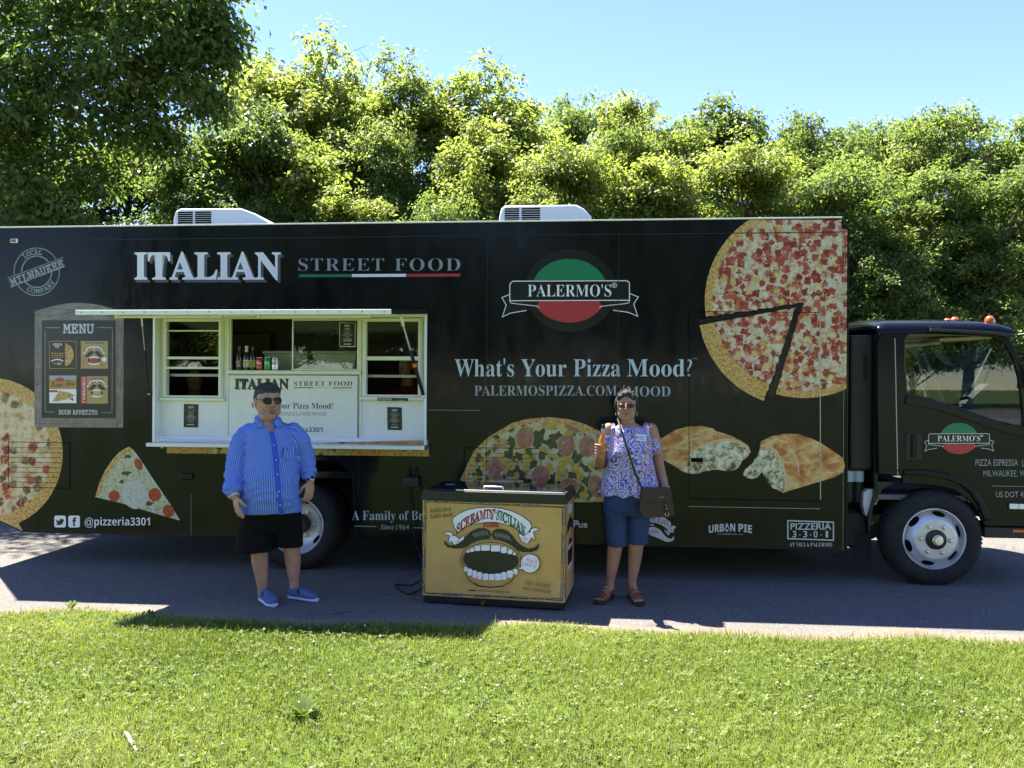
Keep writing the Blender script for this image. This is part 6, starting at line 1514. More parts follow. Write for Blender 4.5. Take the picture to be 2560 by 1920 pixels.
A.poly([(.18, ft - .03), (.42, ft - .05), (.46, ft - .12), (.20, ft - .10)], wh); A.poly([(.12, ft - .16), (.30, ft - .13), (.48, ft - .2), (.50, ft - .26), (.30, ft - .22), (.10, ft - .25)], ink); A.oval(.30, ft - .42, .15, .12, ink); A.poly([(.18, ft - .35), (.42, ft - .35), (.43, ft - .38), (.17, ft - .38)], wh); A.poly([(.18, ft - .50), (.42, ft - .50), (.38, ft - .54), (.22, ft - .54)], wh)
A.poly([(.02, fb + .02), (.04, fb + .02), (.04, ft - .02), (.02, ft - .02)], ink); A.build('side_mark', frz)
# power cord
m = MB(); u0_ = (inl[0] + inl[1]) / 2; L2W = lambda u, y, z: T.o + T.e * u - T.n * y + Vector((0, 0, z))
pts = [L2W(u0_ - .03, -.05, inl[2] + .01), L2W(u0_ - .03, -.06, .95), L2W(u0_ + .0, -.06, .6), L2W(u0_ + .05, -.10, .3), L2W(u0_ + .16, -.2, .08), L2W(u0_ + .1, -.4, .012)]
def smooth_path(P, n=8):
    out = []
    for i in range(len(P) - 1):
        p0, p1, p2, p3 = P[max(i - 1, 0)], P[i], P[i + 1], P[min(i + 2, len(P) - 1)]
        for k in range(n):
            t = k / n; out.append(.5 * ((2 * p1) + (p2 - p0) * t + (2 * p0 - 5 * p1 + 4 * p2 - p3) * t * t + (3 * p1 - p0 - 3 * p2 + p3) * t ** 3))
    return out + [P[-1]]
q_ = FZ.o + FZ.e * -.02 - FZ.n * .45
m.tube(smooth_path([Vector(p) for p in pts] + [q_ + Vector((-.35, .1, .010)), q_ + Vector((-.2, -.2, .010)), q_ + Vector((-.1, .05, .01)), q_ + Vector((0, 0, .10))]), .006, 8)
m.tube(smooth_path([Vector(p) for p in (L2W(u0_ + .02, -.05, inl[2] + .01), L2W(u0_ + .03, -.06, .95), L2W(u0_ + .09, -.06, .72), L2W(u0_ + .16, -.08, .5), L2W(u0_ + .2, -.15, .1), L2W(u0_ + .1, -.4, .012))]), .005, 8)
tag(m.build('power_cord', MATS['rubber'], smooth=60, weld=False), 'black power cord hanging from the truck and running to the freezer', 'cord')

# ================================================================ bottles and cans on the counter, tubs behind
glass = lambda nme, c: mat(nme, c, .06, spec=.6, coat=.5)
glass('brown_glass', (.022, .010, .004)); glass('dark_glass', (.006, .006, .004)); mat('beer_label_white', (.55, .54, .48), .5); mat('beer_label_lime', (.36, .38, .05), .5); mat('beer_label_brown', (.09, .05, .025), .5); mat('foil', (.6, .6, .55), .35, metal=.5)
mat('can_red', (.45, .015, .02), .25, metal=.3, coat=.3); mat('can_green', (.01, .30, .07), .25, metal=.3, coat=.3); mat('can_silver', (.60, .61, .62), .28, metal=.7); mat('can_blue', (.01, .05, .16), .25, metal=.3); mat('can_lid', (.55, .55, .55), .3, metal=.9)
CZ = hC[2] - .003
def on_counter(px, back=.0):
    u = T.px(px, 900, -(DY + .03 + back))[0]; return T.o + T.e * u - T.n * (DY + .035 + back) + Vector((0, 0, CZ))
def bottle(px, h, glassm, labm, neck, label, txt, tcol):
    o = empty('beer_bottle', on_counter(px), T.yaw, label, 'bottle', 'bottles on the serving counter'); s = h / .225
    m = MB(); m.lathe([(0, .002), (.029 * s, .0), (.0305 * s, .006), (.0305 * s, .125 * s), (.027 * s, .145 * s), (.016 * s, .172 * s), (.0132 * s, .19 * s), (.0128 * s, .214 * s), (.0145 * s, .215 * s), (.0145 * s, .22 * s)], n=24); m.build('glass', MATS[glassm], o, smooth=40)
    m = MB(); m.lathe([(.031 * s, .03 * s), (.0312 * s, .031 * s), (.0312 * s, .098 * s), (.031 * s, .099 * s)], n=24); lb = m.build('label', MATS[labm], o, smooth=60)
    m = MB(); m.lathe([(.0152 * s, .212 * s), (.0155 * s, .224 * s), (.012 * s, .228 * s), (0, .228 * s)], n=16); m.build('cap', MATS[neck], o, smooth=40)
    if neck == 'foil': m = MB(); m.lathe([(.0168 * s, .172 * s), (.0139 * s, .19 * s), (.0134 * s, .211 * s)], n=20); m.build('neck_foil', MATS['beer_label_white' if labm != 'beer_label_lime' else 'beer_label_white'], o, smooth=60)
    A = Art(lambda x, y: (x, -y), 0, to3=lambda a, b, hh: (a, -math.sqrt(max(1e-6, (.0316 * s + hh * .3) ** 2 - a * a)), b))
    for k, (t, y0, y1, w_) in enumerate(txt): A.text(t, -w_, w_, -y0 * s, -y1 * s, M_[tcol], 'sansbold', .01)
    A.build('writing', lb)
bottle(598, .224, 'brown_glass', 'beer_label_brown', 'beer_label_brown', 'brown beer bottle with a brown label, leftmost in the counter window', [('HOLY', .09, .066, .02), ('COW', .058, .036, .018)], 'print_pale')
bottle(616, .224, 'dark_glass', 'beer_label_white', 'foil', 'dark beer bottle with a white label and white neck', [('beer', .09, .072, .02), ('O', .066, .038, .011)], 'print_red')
bottle(632, .222, 'dark_glass', 'beer_label_lime', 'dark_trim', 'dark beer bottle with a lime green label', [('ALE', .09, .068, .019), ('PA', .06, .036, .016)], 'print_ink')
def can(px, body, label, txt, tcol, mark, extra=None):
    o = empty('drink_can', on_counter(px), T.yaw, label, 'can', 'drink cans on the serving counter')
    m = MB(); m.lathe([(0, .004), (.024, .002), (.026, 0), (.0325, .010), (.033, .014), (.033, .106), (.031, .112), (.0285, .118)], n=28); m.build('body', MATS[body], o, smooth=40)
    m = MB(); m.lathe([(.0285, .1182), (.0282, .122), (.0265, .122), (.025, .118), (0, .118)], n=28); m.build('lid', MATS['can_lid'], o, smooth=40)
    A = Art(lambda x, y: (x, -y), 0, to3=lambda a, b, hh: (a, -math.sqrt(max(1e-6, (.0334 + hh * .3) ** 2 - a * a)), b))
    if extra: A.poly([(x, -y) for x, y in extra[0]], M_[extra[1]] if extra[1] in M_ else MATS[extra[1]])
    A.text(txt[0], -txt[3], txt[3], -txt[1], -txt[2], M_[tcol], txt[4], .01); A.line([(-.027, -.028), (-.012, -.033), (.006, -.032), (.026, -.042)], [.002, .007, .006, .002], M_[mark]); A.build('print', o)
can(649, 'can_red', 'red cola can with white lettering on the counter', ('Co', .092, .058, .022, 'script'), 'print_white', 'print_white')
can(669, 'can_green', 'green and blue soda can between the red and the silver can', ('rite', .085, .058, .024, 'italic'), 'print_white', 'print_green', ([(-.028 + .056 * i / 8, .108) for i in range(9)] + [(.028 - .056 * i / 8, .055 + .004 * math.sin(i)) for i in range(9)], 'can_blue'))
can(688, 'can_silver', 'silver diet cola can with red lettering, nearest the sliding pane', ('oke', .084, .056, .026, 'serif'), 'print_red', 'print_red')
def f_tub(n, b): n.put(b.inputs['Base Color'], n.ramp(n.noise(n.obj(), 8, 4, .6), [(.3, (.42, .44, .40)), (.7, (.58, .60, .55))]))
mat('tub_plastic', rough=.35, trans=.25, fn=f_tub)
def tub(px0, px1, h, back, label):
    a, b = T.px(px0, 900, -(DY + .1 + back))[0], T.px(px1, 900, -(DY + .1 + back))[0]; w_ = b - a
    o = empty('plastic_tub', T.o + T.e * ((a + b) / 2) - T.n * (DY + .1 + back) + Vector((0, 0, CZ - .033)), T.yaw, label, 'tub', 'plastic tubs behind the counter window')
    def ringp(hw, y0, y1, z): return [(-hw, y0, z), (hw, y0, z), (hw, y1, z), (-hw, y1, z)]
    m = MB(); t = .12
    ls = [ringp(w_ / 2 * .82, .03, .29, 0), ringp(w_ / 2 * .94, .005, .315, h - .05), ringp(w_ / 2 * .94, .005, .315, h - .03), ringp(w_ / 2, -.012, .33, h - .028), ringp(w_ / 2, -.012, .33, h - .004), ringp(w_ / 2 * .93, .01, .31, h)]
    vs = [p for l in ls for p in l]; fs = [(3, 2, 1, 0)] + [(i * 4 + k, i * 4 + (k + 1) % 4, i * 4 + 4 + (k + 1) % 4, i * 4 + 4 + k) for i in range(len(ls) - 1) for k in range(4)] + [(20, 21, 22, 23)]
    m.add(vs, fs); m.build('body', MATS['tub_plastic'], o, bevel=.012, smooth=40)
tub(656, 772, .225, .16, 'pale plastic tub behind the drink cans'); tub(778, 893, .225, .10, 'frosted plastic tub behind the sliding pane')
# ================================================================ people
def fuse(mb, voxel, smooth=4, fac=.5):
    """grow one continuous skin over overlapping closed shapes"""
    me = mb.mesh('tmp', weld=False); o = bpy.data.objects.new('tmp', me); COL.objects.link(o)
    r = o.modifiers.new('r', 'REMESH'); r.mode = 'VOXEL'; r.voxel_size = voxel; r.use_smooth_shade = True
    s = o.modifiers.new('s', 'SMOOTH'); s.factor = fac; s.iterations = smooth
    dg = bpy.context.evaluated_depsgraph_get(); dg.update()
    out = bpy.data.meshes.new_from_object(o.evaluated_get(dg))
    bpy.data.objects.remove(o); bpy.data.meshes.remove(me); return out
def coords(me):
    a = np.empty(len(me.vertices) * 3, dtype=np.float32); me.vertices.foreach_get('co', a); return a.reshape(-1, 3)
def normals(me):
    a = np.empty(len(me.vertices) * 3, dtype=np.float32); me.vertex_normals.foreach_get('vector', a); return a.reshape(-1, 3)
def set_coords(me, a): me.vertices.foreach_set('co', np.ascontiguousarray(a, dtype=np.float32).ravel()); me.update()
def set_attr(me, name, arr): t = me.attributes.new(name, 'FLOAT', 'POINT'); t.data.foreach_set('value', np.ascontiguousarray(arr, dtype=np.float32))
def vnoise(P, s, seed=0.0): return np.array([noise.noise((p[0] * s[0] + seed, p[1] * s[1] + seed, p[2] * s[2])) for p in P], dtype=np.float32)
def limb(mb, pts, rad, n=16, flat=1.0):
    """a rounded tapering limb through the points"""
    P = smooth_path([Vector(p) for p in pts], 5); m = len(P); K_ = len(rad)
    rs = []
    for i in range(m):
        f = i / (m - 1) * (K_ - 1); k = min(int(f), K_ - 2); rs.append(rad[k] + (rad[k + 1] - rad[k]) * (f - k))
    mb.tube(P, rs, n); mb.ball(P[0], rs[0] * .98, 14, 8); mb.ball(P[-1], rs[-1] * .98, 14, 8)
def loft(mb, rings, n=36, sq=2.3, rot=0.0):
    """rings: (x, y, z, half width, half depth), stacked; super-elliptic sections turned by rot"""
    vs, fs = [], []
    for (x, y, z, a, b) in rings:
        for k in range(n):
            t = 2 * math.pi * k / n; c, s = math.cos(t), math.sin(t)
            px, py = a * math.copysign(abs(c) ** (2 / sq), c), b * math.copysign(abs(s) ** (2 / sq), s)
            vs.append((x + px * math.cos(rot) - py * math.sin(rot), y + px * math.sin(rot) + py * math.cos(rot), z))
    for i in range(len(rings) - 1):
        for k in range(n): fs.append((i * n + k, i * n + (k + 1) % n, (i + 1) * n + (k + 1) % n, (i + 1) * n + k))
    fs.append(tuple(reversed(range(n)))); fs.append(tuple((len(rings) - 1) * n + k for k in range(n)))
    if rings[0][2] > rings[-1][2]: fs = [tuple(reversed(f)) for f in fs]
    mb.add(vs, fs)
def hand(mb, wrist, direction, palm_normal, size=1.0, curl=.5, thumb_side=1, spread=.10):
    """palm, four unequal bent fingers and a thumb that leaves the side of the palm"""
    d = Vector(direction).normalized(); nrm = Vector(palm_normal); nrm = (nrm - d * nrm.dot(d)).normalized(); side = d.cross(nrm) * thumb_side
    w = Vector(wrist)
    mt = Matrix((side, nrm, d)).transposed().to_4x4()
    mb.ball(w + d * .045 * size, (.041 * size, .0155 * size, .054 * size), 16, 10, mtx=mt)
    mb.ball(w + d * .03 * size + side * .022 * size + nrm * .006, (.018 * size, .015 * size, .03 * size), 12, 8, mtx=mt)
    for i, (off, L) in enumerate(((.029, .068), (.0105, .077), (-.0085, .072), (-.027, .056))):
        L *= size; b = w + d * .088 * size + side * off * size
        dd = (d + side * (off / .03) * spread).normalized(); pts = [b - dd * .02, b]; a = 0
        for seg in (.45, .32, .25):
            a += curl * (.75 + .1 * i); q = dd * math.cos(a) + nrm * math.sin(a); pts.append(pts[-1] + q * L * seg)
        mb.tube(pts, [.0095 * size, .0095 * size, .0088 * size, .0082 * size, .0068 * size], 10)
        mb.ball(pts[-1], .0072 * size, 10, 6); mb.ball(pts[2], .0094 * size, 10, 6); mb.ball(pts[1], .0102 * size, 10, 6)
    b = w + d * .022 * size + side * .030 * size + nrm * .004
    pts = [b, b + (side * .75 + d * .7 + nrm * .25) * .032 * size]; pts.append(pts[-1] + (d * .95 + side * .18 + nrm * .35 * (1 + curl)) * .028 * size); pts.append(pts[-1] + (d * .85 - side * .1 + nrm * .5 * (1 + curl)) * .024 * size)
    mb.tube(pts, [.0125 * size, .0115 * size, .0102 * size, .0082 * size], 10); mb.ball(pts[-1], .0084 * size, 10, 6); mb.ball(pts[1], .0118 * size, 10, 6)
def head(mb, c, turn, s=1.0, wide=1.0, jowl=1.0, H=.235, tilt=0.0):
    """a head of height H centred between the ears, with brow, nose, lips, chin and ears; returns its matrix"""
    Mx = Matrix.Translation(Vector(c)) @ Matrix.Rotation(turn, 4, 'Z') @ Matrix.Rotation(tilt, 4, 'Y')
    k = H / .235
    rings = [(.0, .015, .112, .02, .03), (0, .012, .105, .048, .062), (0, .010, .085, .068, .085), (0, .006, .05, .0775, .098), (0, .004, .01, .078, .099), (0, .0, -.02, .076, .094), (0, -.008, -.05, .070 * (1 + .06 * jowl), .082), (0, -.018, -.078, .060 * (1 + .12 * jowl), .066), (0, -.030, -.102, .044 * (1 + .1 * jowl), .045), (0, -.040, -.118, .024, .026)]
    m2 = MB(); loft(m2, [(x * k, y * k, z * k, a * k * wide, b * k) for x, y, z, a, b in rings], 28, 2.15)
    for (x, y, z, a, b, e) in ((0, -.114, -.026, .0145, .017, .0125), (0, -.110, -.014, .011, .016, .020), (0, -.102, .004, .0095, .014, .022), (-.0125, -.103, -.030, .0095, .012, .0085), (.0125, -.103, -.030, .0095, .012, .0085), (0, -.0895, -.0575, .026, .009, .0045), (0, -.0885, -.0670, .022, .0095, .0055), (-.030, -.080, -.060, .014, .012, .016), (.030, -.080, -.060, .014, .012, .016), (0, -.082, -.099, .024, .020, .018),
                               (-.034, -.076, -.03, .022, .018, .02), (.034, -.076, -.03, .022, .018, .02), (-.033, -.085, .020, .026, .013, .008), (.033, -.085, .020, .026, .013, .008), (-.081 * wide, .006, -.008, .010, .020, .031), (.081 * wide, .006, -.008, .010, .020, .031), (-.032, -.083, .002, .015, .010, .010), (.032, -.083, .002, .015, .010, .010),
                               (-.044 * wide, -.040, -.070, .026 * jowl, .036, .040), (.044 * wide, -.040, -.070, .026 * jowl, .036, .040)):
        m2.ball(Vector((x, y, z)) * k, (a * k, b * k, e * k), 14, 8)
    mb.add([Mx @ Vector(v) for v in m2.v], m2.f); return Mx, k
def skin_mat(name, c0, c1, c2, lip):
    def fn(n, b):
        g = n.noise(n.obj(), 11, 5, .6); t = n.attr('tint')['Fac']; u = n.attr('hair_and_shade')['Fac']
        c = n.mix(t, n.ramp(g, [(.3, c0), (.55, c1), (.8, c2)]), lip); n.put(b.inputs['Base Color'], n.mix(u, c, (.07, .05, .04)))
        b.inputs['Subsurface Weight'].default_value = .08; b.inputs['Subsurface Radius'].default_value = (.012, .005, .003)
        n.bump(b, n.noise(n.obj(), 160, 2), .12, .002)
    return mat(name, rough=.5, spec=.4, fn=fn)
skin_mat('skin_tan', (.34, .175, .11), (.40, .215, .14), (.46, .26, .18), (.34, .13, .10)); skin_mat('skin_brown', (.27, .135, .083), (.33, .17, .108), (.38, .205, .135), (.27, .075, .07))
def tints(me, Mx, k, beard):
    P = coords(me); inv = np.array(Mx.inverted()); Q = P @ inv[:3, :3].T + inv[:3, 3]; Q = Q / k
    lip = np.exp(-((Q[:, 0] / .025) ** 4 + ((Q[:, 2] + .0625) / (.0078 - 5 * Q[:, 0] ** 2)) ** 4)) * (Q[:, 1] < -.06); lip = np.clip(lip, 0, 1) * .75
    nost = np.exp(-(((np.abs(Q[:, 0]) - .009) / .005) ** 2 + ((Q[:, 2] + .035) / .004) ** 2)) * (Q[:, 1] < -.08)
    brow = np.exp(-(((np.abs(Q[:, 0]) - .034) / .020) ** 4 + ((Q[:, 2] - .026 + .1 * (np.abs(Q[:, 0]) - .03)) / .0055) ** 2)) * (Q[:, 1] < -.06)
    bd = np.zeros(len(Q))
    if beard: bd = .45 * np.exp(-((Q[:, 0] / .034) ** 4 + ((Q[:, 2] + .047) / .006) ** 2)) * (Q[:, 1] < -.07) + .55 * np.exp(-((Q[:, 0] / .016) ** 4 + ((Q[:, 2] + .083) / .014) ** 4)) * (Q[:, 1] < -.06) + .13 * ((Q[:, 2] < -.04) & (Q[:, 2] > -.125) & (Q[:, 1] < .0))
    set_attr(me, 'tint', lip); slit = .6 * np.exp(-((Q[:, 0] / .024) ** 4 + ((Q[:, 2] + .062) / .0024) ** 2)) * (Q[:, 1] < -.06); set_attr(me, 'hair_and_shade', np.clip(nost * .8 + brow * .85 + bd + slit, 0, .9))  # eyebrow and beard colour, plus shade painted into nostrils and mouth slit
def hair_mat(name, a, b_, c):
    def fn(n, b): n.put(b.inputs['Base Color'], n.ramp(n.noise(n.mapping(n.obj(), (60, 60, 14)), 3, 4, .7), [(.3, a), (.55, b_), (.75, c)])); n.bump(b, n.noise(n.mapping(n.obj(), (90, 90, 16)), 3, 3, .6), .8, .006)
    return mat(name, rough=.6, spec=.25, fn=fn)
hair_mat('hair_salt', (.012, .011, .011), (.045, .043, .042), (.17, .165, .16)); hair_mat('hair_dark', (.010, .009, .008), (.026, .023, .021), (.13, .12, .11))
def tufts(m, Mx, k, pts, n, L, r, seed, up=.8):
    g = random.Random(seed)
    for _ in range(n):
        x, y, z, rx, ry, rz = g.choice(pts); a, e = g.uniform(0, 6.283), g.uniform(.15, 1.5)
        d = Vector((math.cos(a) * math.cos(e), math.sin(a) * math.cos(e), math.sin(e)))
        p = Vector((x + rx * d.x, y + ry * d.y, z + rz * d.z)); q = p + (d * .7 + Vector((g.uniform(-.5, .5), g.uniform(-.7, .4), up * g.uniform(.3, 1)))).normalized() * L * g.uniform(.6, 1.3)
        if p.y < -.075 and p.z < .085: continue
        m.tube([Mx @ (p * k), Mx @ (p.lerp(q, .5) * k), Mx @ (q * k)], [r, r * .75, r * .15], 5)
def shoe(name, parent, heel, toe, mats, L=None, sole_h=.028, upper=.075, w=1.0, low=.0):
    h, t = Vector(heel), Vector(toe); ax = (t - h); L = ax.length; ax.normalize(); sd = Vector((-ax.y, ax.x, 0))
    st = [(0.0, .022, .75), (.04, .033, .95), (.15, .038, 1.0), (.32, .037, 1.0), (.5, .040, .86), (.68, .047, .66), (.82, .045, .50), (.92, .036, .40), (.985, .020, .28), (1.0, .008, .20)]
    o = empty(name, (0, 0, 0)); o.parent = parent
    def build(z0, zf, sc, nm, mt, n=14):
        vs, fs = [], []
        for (f, hw, hf) in st:
            c = h + ax * (L * ((f - .5) * sc + .5)); zt = zf(hf)
            for k in range(n):
                a = 2 * math.pi * k / n; cx_, cz_ = math.cos(a), math.sin(a)
                vs.append(c + sd * hw * w * sc * math.copysign(abs(cx_) ** .7, cx_) + Vector((0, 0, z0 + (zt - z0) * (.5 + .5 * math.copysign(abs(cz_) ** .6, cz_)))))
        for i in range(len(st) - 1):
            for k in range(n): fs.append((i * n + k, i * n + (k + 1) % n, (i + 1) * n + (k + 1) % n, (i + 1) * n + k))
        fs += [tuple(reversed(range(n))), tuple((len(st) - 1) * n + k for k in range(n))]
        m = MB(); m.add(vs, fs); return m.build(nm, MATS[mt], o, smooth=60)
    build(.001, lambda hf: sole_h, 1.04, 'sole', mats[1])
    if upper: build(sole_h * .6, lambda hf: sole_h + upper * hf, .97, 'upper', mats[0])
    return o, h, ax, sd, L

# ---------------------------------------------------------------- the man
MD = 6.37; MX0 = (666 - 1280) / F_PX * MD
def mp(zx, zy, y=0.0):
    r = ray(540 + zx / 2.675, 920 + zy / 2.675) * MD; return Vector((r.x - MX0, y, CAM_Z + r.z))
ms = 1 / 2.675 / F_PX * MD
man = empty('person', (MX0, MD, 0), 0, 'man in sunglasses with a striped blue shirt and black shorts, standing before the serving hatch', 'person')
def m_rings(L): return [(mp(x, z).x, y, mp(x, z).z, hw * ms, hd) for (x, z, hw, hd, y) in L]
b = MB()
hc = mp(347, 222); TURN = R(36)
loft(b, m_rings([(346, 300, 62, .066, .0), (346, 335, 66, .068, .005), (346, 365, 90, .085, .01), (352, 395, 140, .102, .01), (366, 480, 160, .13, 0), (374, 600, 164, .155, -.02), (378, 720, 168, .172, -.04), (378, 830, 170, .175, -.04), (370, 950, 165, .155, -.01), (366, 1030, 150, .12, .01), (366, 1065, 110, .09, .01)]), 36, 2.3, R(14))
Mx, hk = head(b, hc, TURN, wide=1.14, jowl=1.25, H=.247)
b.ball(hc + Vector((.012, -.045, -.115)), (.07, .062, .045), 16, 10)
limb(b, [mp(220, 432, -.012), mp(160, 570, -.06), mp(150, 700, -.10), mp(170, 800, -.19), mp(188, 838, -.215)], [.054, .054, .05, .040, .030])
hand(b, mp(190, 838, -.215), mp(214, 925, -.245) - mp(188, 838, -.215), (.75, .66, 0), 1.04, .24, 1)
limb(b, [mp(512, 425, .05), mp(572, 560, .07), mp(606, 660, .06), mp(626, 735, .01), mp(633, 762, -.01)], [.06, .054, .046, .038, .029])
hand(b, mp(633, 762, -.01), mp(628, 850, -.03) - mp(633, 762, -.01), (-.65, .7, 0), 1.02, .34, -1)
limb(b, [mp(268, 1040, .0), mp(285, 1170, -.01), mp(290, 1225, -.005), mp(290, 1300, .015), mp(300, 1400, .018), mp(305, 1475, .02), mp(306, 1520, .02)], [.095, .078, .064, .064, .049, .037, .038])
limb(b, [mp(462, 1040, .06), mp(482, 1170, .06), mp(492, 1215, .06), mp(496, 1290, .075), mp(500, 1380, .08), mp(503, 1440, .085), mp(503, 1480, .085)], [.095, .076, .063, .063, .049, .037, .038])
me = fuse(b, .0045, 2); tints(me, Mx, hk, True); body = link('body', me, MATS['skin_tan'], man)
# shirt
def f_stripe(n, b_):
    t = n.attr('stripe')['Fac']; s = n.math('SINE', n.math('MULTIPLY', t, 2 * math.pi / .0165)); k = n.math('MULTIPLY', n.step(s, .2, .95), .48)
    g = n.noise(n.obj(), 90, 2, .6); base = n.mix(g, (.050, .11, .42), (.085, .175, .56)); n.put(b_.inputs['Base Color'], n.mix(k, base, (.44, .50, .72)))
    n.bump(b_, n.noise(n.obj(), 420, 2), .2, .002)
mat('blue_stripe_cloth', rough=.85, spec=.2, fn=f_stripe)
s_ = MB()
loft(s_, m_rings([(348, 352, 74, .078, .012), (349, 368, 104, .094, .012), (352, 385, 136, .106, .01), (358, 415, 160, .122, .005), (368, 480, 170, .145, 0), (376, 600, 176, .17, -.02), (381, 720, 181, .19, -.045), (380, 830, 187, .197, -.048), (376, 910, 196, .192, -.035), (370, 955, 204, .186, -.025)]), 40, 2.35, R(14))
SL = [[mp(222, 422, -.01), mp(188, 480, -.03), mp(170, 570, -.055), mp(160, 690, -.09), mp(164, 785, -.172), mp(166, 803, -.185)], [mp(505, 418, .05), mp(545, 480, .055), mp(568, 565, .07), mp(594, 650, .06), mp(610, 705, .03), mp(613, 716, .02)]]
limb(s_, SL[0], [.066, .080, .086, .084, .068, .062]); limb(s_, SL[1], [.064, .076, .078, .071, .060, .056])
me = fuse(s_, .007, 3)
P = coords(me); N_ = normals(me)
def seg_dist(P, A):
    best = np.full(len(P), 9.0); par = np.zeros(len(P)); ang_ = np.zeros(len(P)); A = [np.array(a) for a in A]
    for i in range(len(A) - 1):
        d = A[i + 1] - A[i]; L2 = (d * d).sum(); t = np.clip(((P - A[i]) @ d) / L2, 0, 1); C_ = A[i] + t[:, None] * d; v = P - C_; ds = np.linalg.norm(v, axis=1)
        k = ds < best; best[k] = ds[k]; par[k] = i + t[k]; ang_[k] = np.arctan2(v[k, 1], v[k, 0])
    return best, par, ang_
d0, p0, a0 = seg_dist(P, SL[0]); d1, p1, a1 = seg_dist(P, SL[1])
cx_ = np.interp(-P[:, 2], [-1.4, -.8], [mp(350, 400).x, mp(367, 900).x]); th = np.arctan2(P[:, 1] + .02, P[:, 0] - cx_)
tors = th * .215
onL = (d0 < .102) & (p0 > .25) & ((P[:, 0] < mp(215, 400).x) | ((P[:, 0] < mp(245, 400).x) & (d0 < .089))); onR = (d1 < .098) & (p1 > .3) & (P[:, 0] > mp(520, 400).x)
stripe = np.where(onL, a0 * .083, np.where(onR, a1 * .076, tors)); set_attr(me, 'stripe', stripe)
w = .006 * vnoise(P, (9, 9, 22)) + .0045 * vnoise(P, (16, 16, 9), 5) + .003 * vnoise(P, (34, 34, 40), 9)
fold = .005 * np.sin(P[:, 2] * 75 + 6 * vnoise(P, (6, 6, 6), 3)) * (np.exp(-((P[:, 2] - .86) / .10) ** 2) + .8 * (onL | onR) * np.exp(-((P[:, 2] - 1.02) / .12) ** 2))
hem = (P[:, 2] < .80); set_coords(me, P + N_ * (w + fold)[:, None])
def cut(me, mask):
    bm = bmesh.new(); bm.from_mesh(me); bm.verts.ensure_lookup_table(); bmesh.ops.delete(bm, geom=[bm.verts[i] for i in np.nonzero(mask)[0]], context='VERTS'); bm.to_mesh(me); bm.free()
P = coords(me); v0, v1 = mp(404, 434), mp(352, 330); vz = (P[:, 2] - v0.z) / (v1.z - v0.z); vx = v0.x + (mp(368, 340).x - v0.x) * np.clip(vz, 0, 1)
cut(me, (vz > 0) & (np.abs(P[:, 0] - vx) < .062 * np.clip(vz, 0, 1) ** .8) & (P[:, 1] < .0)); P = coords(me)
sh = link('shirt', me, MATS['blue_stripe_cloth'], man)
mat('blue_cloth', (.035, .085, .46), .85, spec=.2); mat('white_button', (.5, .55, .7), .5)
def torso_front(zx, zy, off=.004):                      # the point of the shirt front behind a place in the picture
    q = mp(zx, zy); best = None
    k = (np.abs(P[:, 0] - q.x) < .012) & (np.abs(P[:, 2] - q.z) < .012)
    y = P[k, 1].min() if k.any() else -.15
    return Vector((q.x, y - off - .002, q.z))
m = MB(); prev = None
for (x, z) in ((402, 420), (418, 470), (436, 540), (452, 620), (464, 700), (472, 780), (478, 860), (484, 955)):
    c_ = torso_front(x, z); w_ = Vector((.017, .004, 0)); cur = [c_ - w_, c_ + w_]
    if prev: m.add([prev[0], prev[1], cur[1], cur[0]], [(0, 1, 2, 3)])
    prev = cur
pk = m.build('placket', MATS['blue_cloth'], sh, smooth=80)
for (x, z) in ((428, 505), (449, 600), (464, 690), (476, 800), (482, 890)):
    m = MB(); m.lathe([(0, .0035), (.005, .003), (.0055, 0)], torso_front(x, z, .006), (0, -1, 0), 10); m.build('button', MATS['white_button'], sh)
def sheet_strip(A_, B_, name, mt, parent, th=.005):
    m = MB(); n_ = len(A_); vs = [tuple(v) for v in A_] + [tuple(v) for v in B_]; m.add(vs, [(i, i + 1, n_ + i + 1, n_ + i) for i in range(n_ - 1)])
    o = m.build(name, MATS[mt], parent, smooth=80); s2 = o.modifiers.new('thick', 'SOLIDIFY'); s2.thickness = th; s2.offset = 0; return o
nk = [mp(346 + 78 * math.sin(a), 338 - 10 * math.cos(a) + 8, 0) + Vector((0, -.082 * math.cos(a) + .01, 0)) for a in [R(25 + 310 * i / 24) for i in range(25)]]
nk2 = [p + Vector(((p.x - mp(346, 0).x) * .22, (p.y - .01) * .28, -.042)) for p in nk]
nk2[0] += Vector((.02, -.02, -.035)); nk2[-1] += Vector((-.035, -.02, -.035)); nk2[1] += Vector((.01, -.01, -.01)); nk2[-2] += Vector((-.01, -.01, -.012))
col = sheet_strip(nk, nk2, 'collar', 'blue_stripe_cloth', sh); P2 = coords(col.data); set_attr(col.data, 'stripe', np.arctan2(P2[:, 1], P2[:, 0]) * .12)
for pts in ([(272, 312, -.03), (268, 340, -.05), (312, 392, None), (346, 384, None), (330, 352, -.088), (298, 318, -.075)], [(416, 330, -.062), (408, 352, -.085), (424, 388, None), (462, 384, None), (452, 350, -.03), (432, 322, -.02)]):
    V = [Vector((mp(x, z).x, y if y is not None else torso_front(x, z, .010).y, mp(x, z).z)) for x, z, y in pts]; m = MB(); m.add(V, [(0, 1, 5), (1, 4, 5), (1, 2, 4), (2, 3, 4)]); cf = m.build('collar_flap', MATS['blue_stripe_cloth'], sh, smooth=80); s2 = cf.modifiers.new('thick', 'SOLIDIFY'); s2.thickness = .004
    set_attr(cf.data, 'stripe', [(v.x + v.z) * .7 for v in V])
m = MB(); c1, c2, c3 = torso_front(352, 372, .006), torso_front(398, 372, .006), torso_front(402, 432, .005)
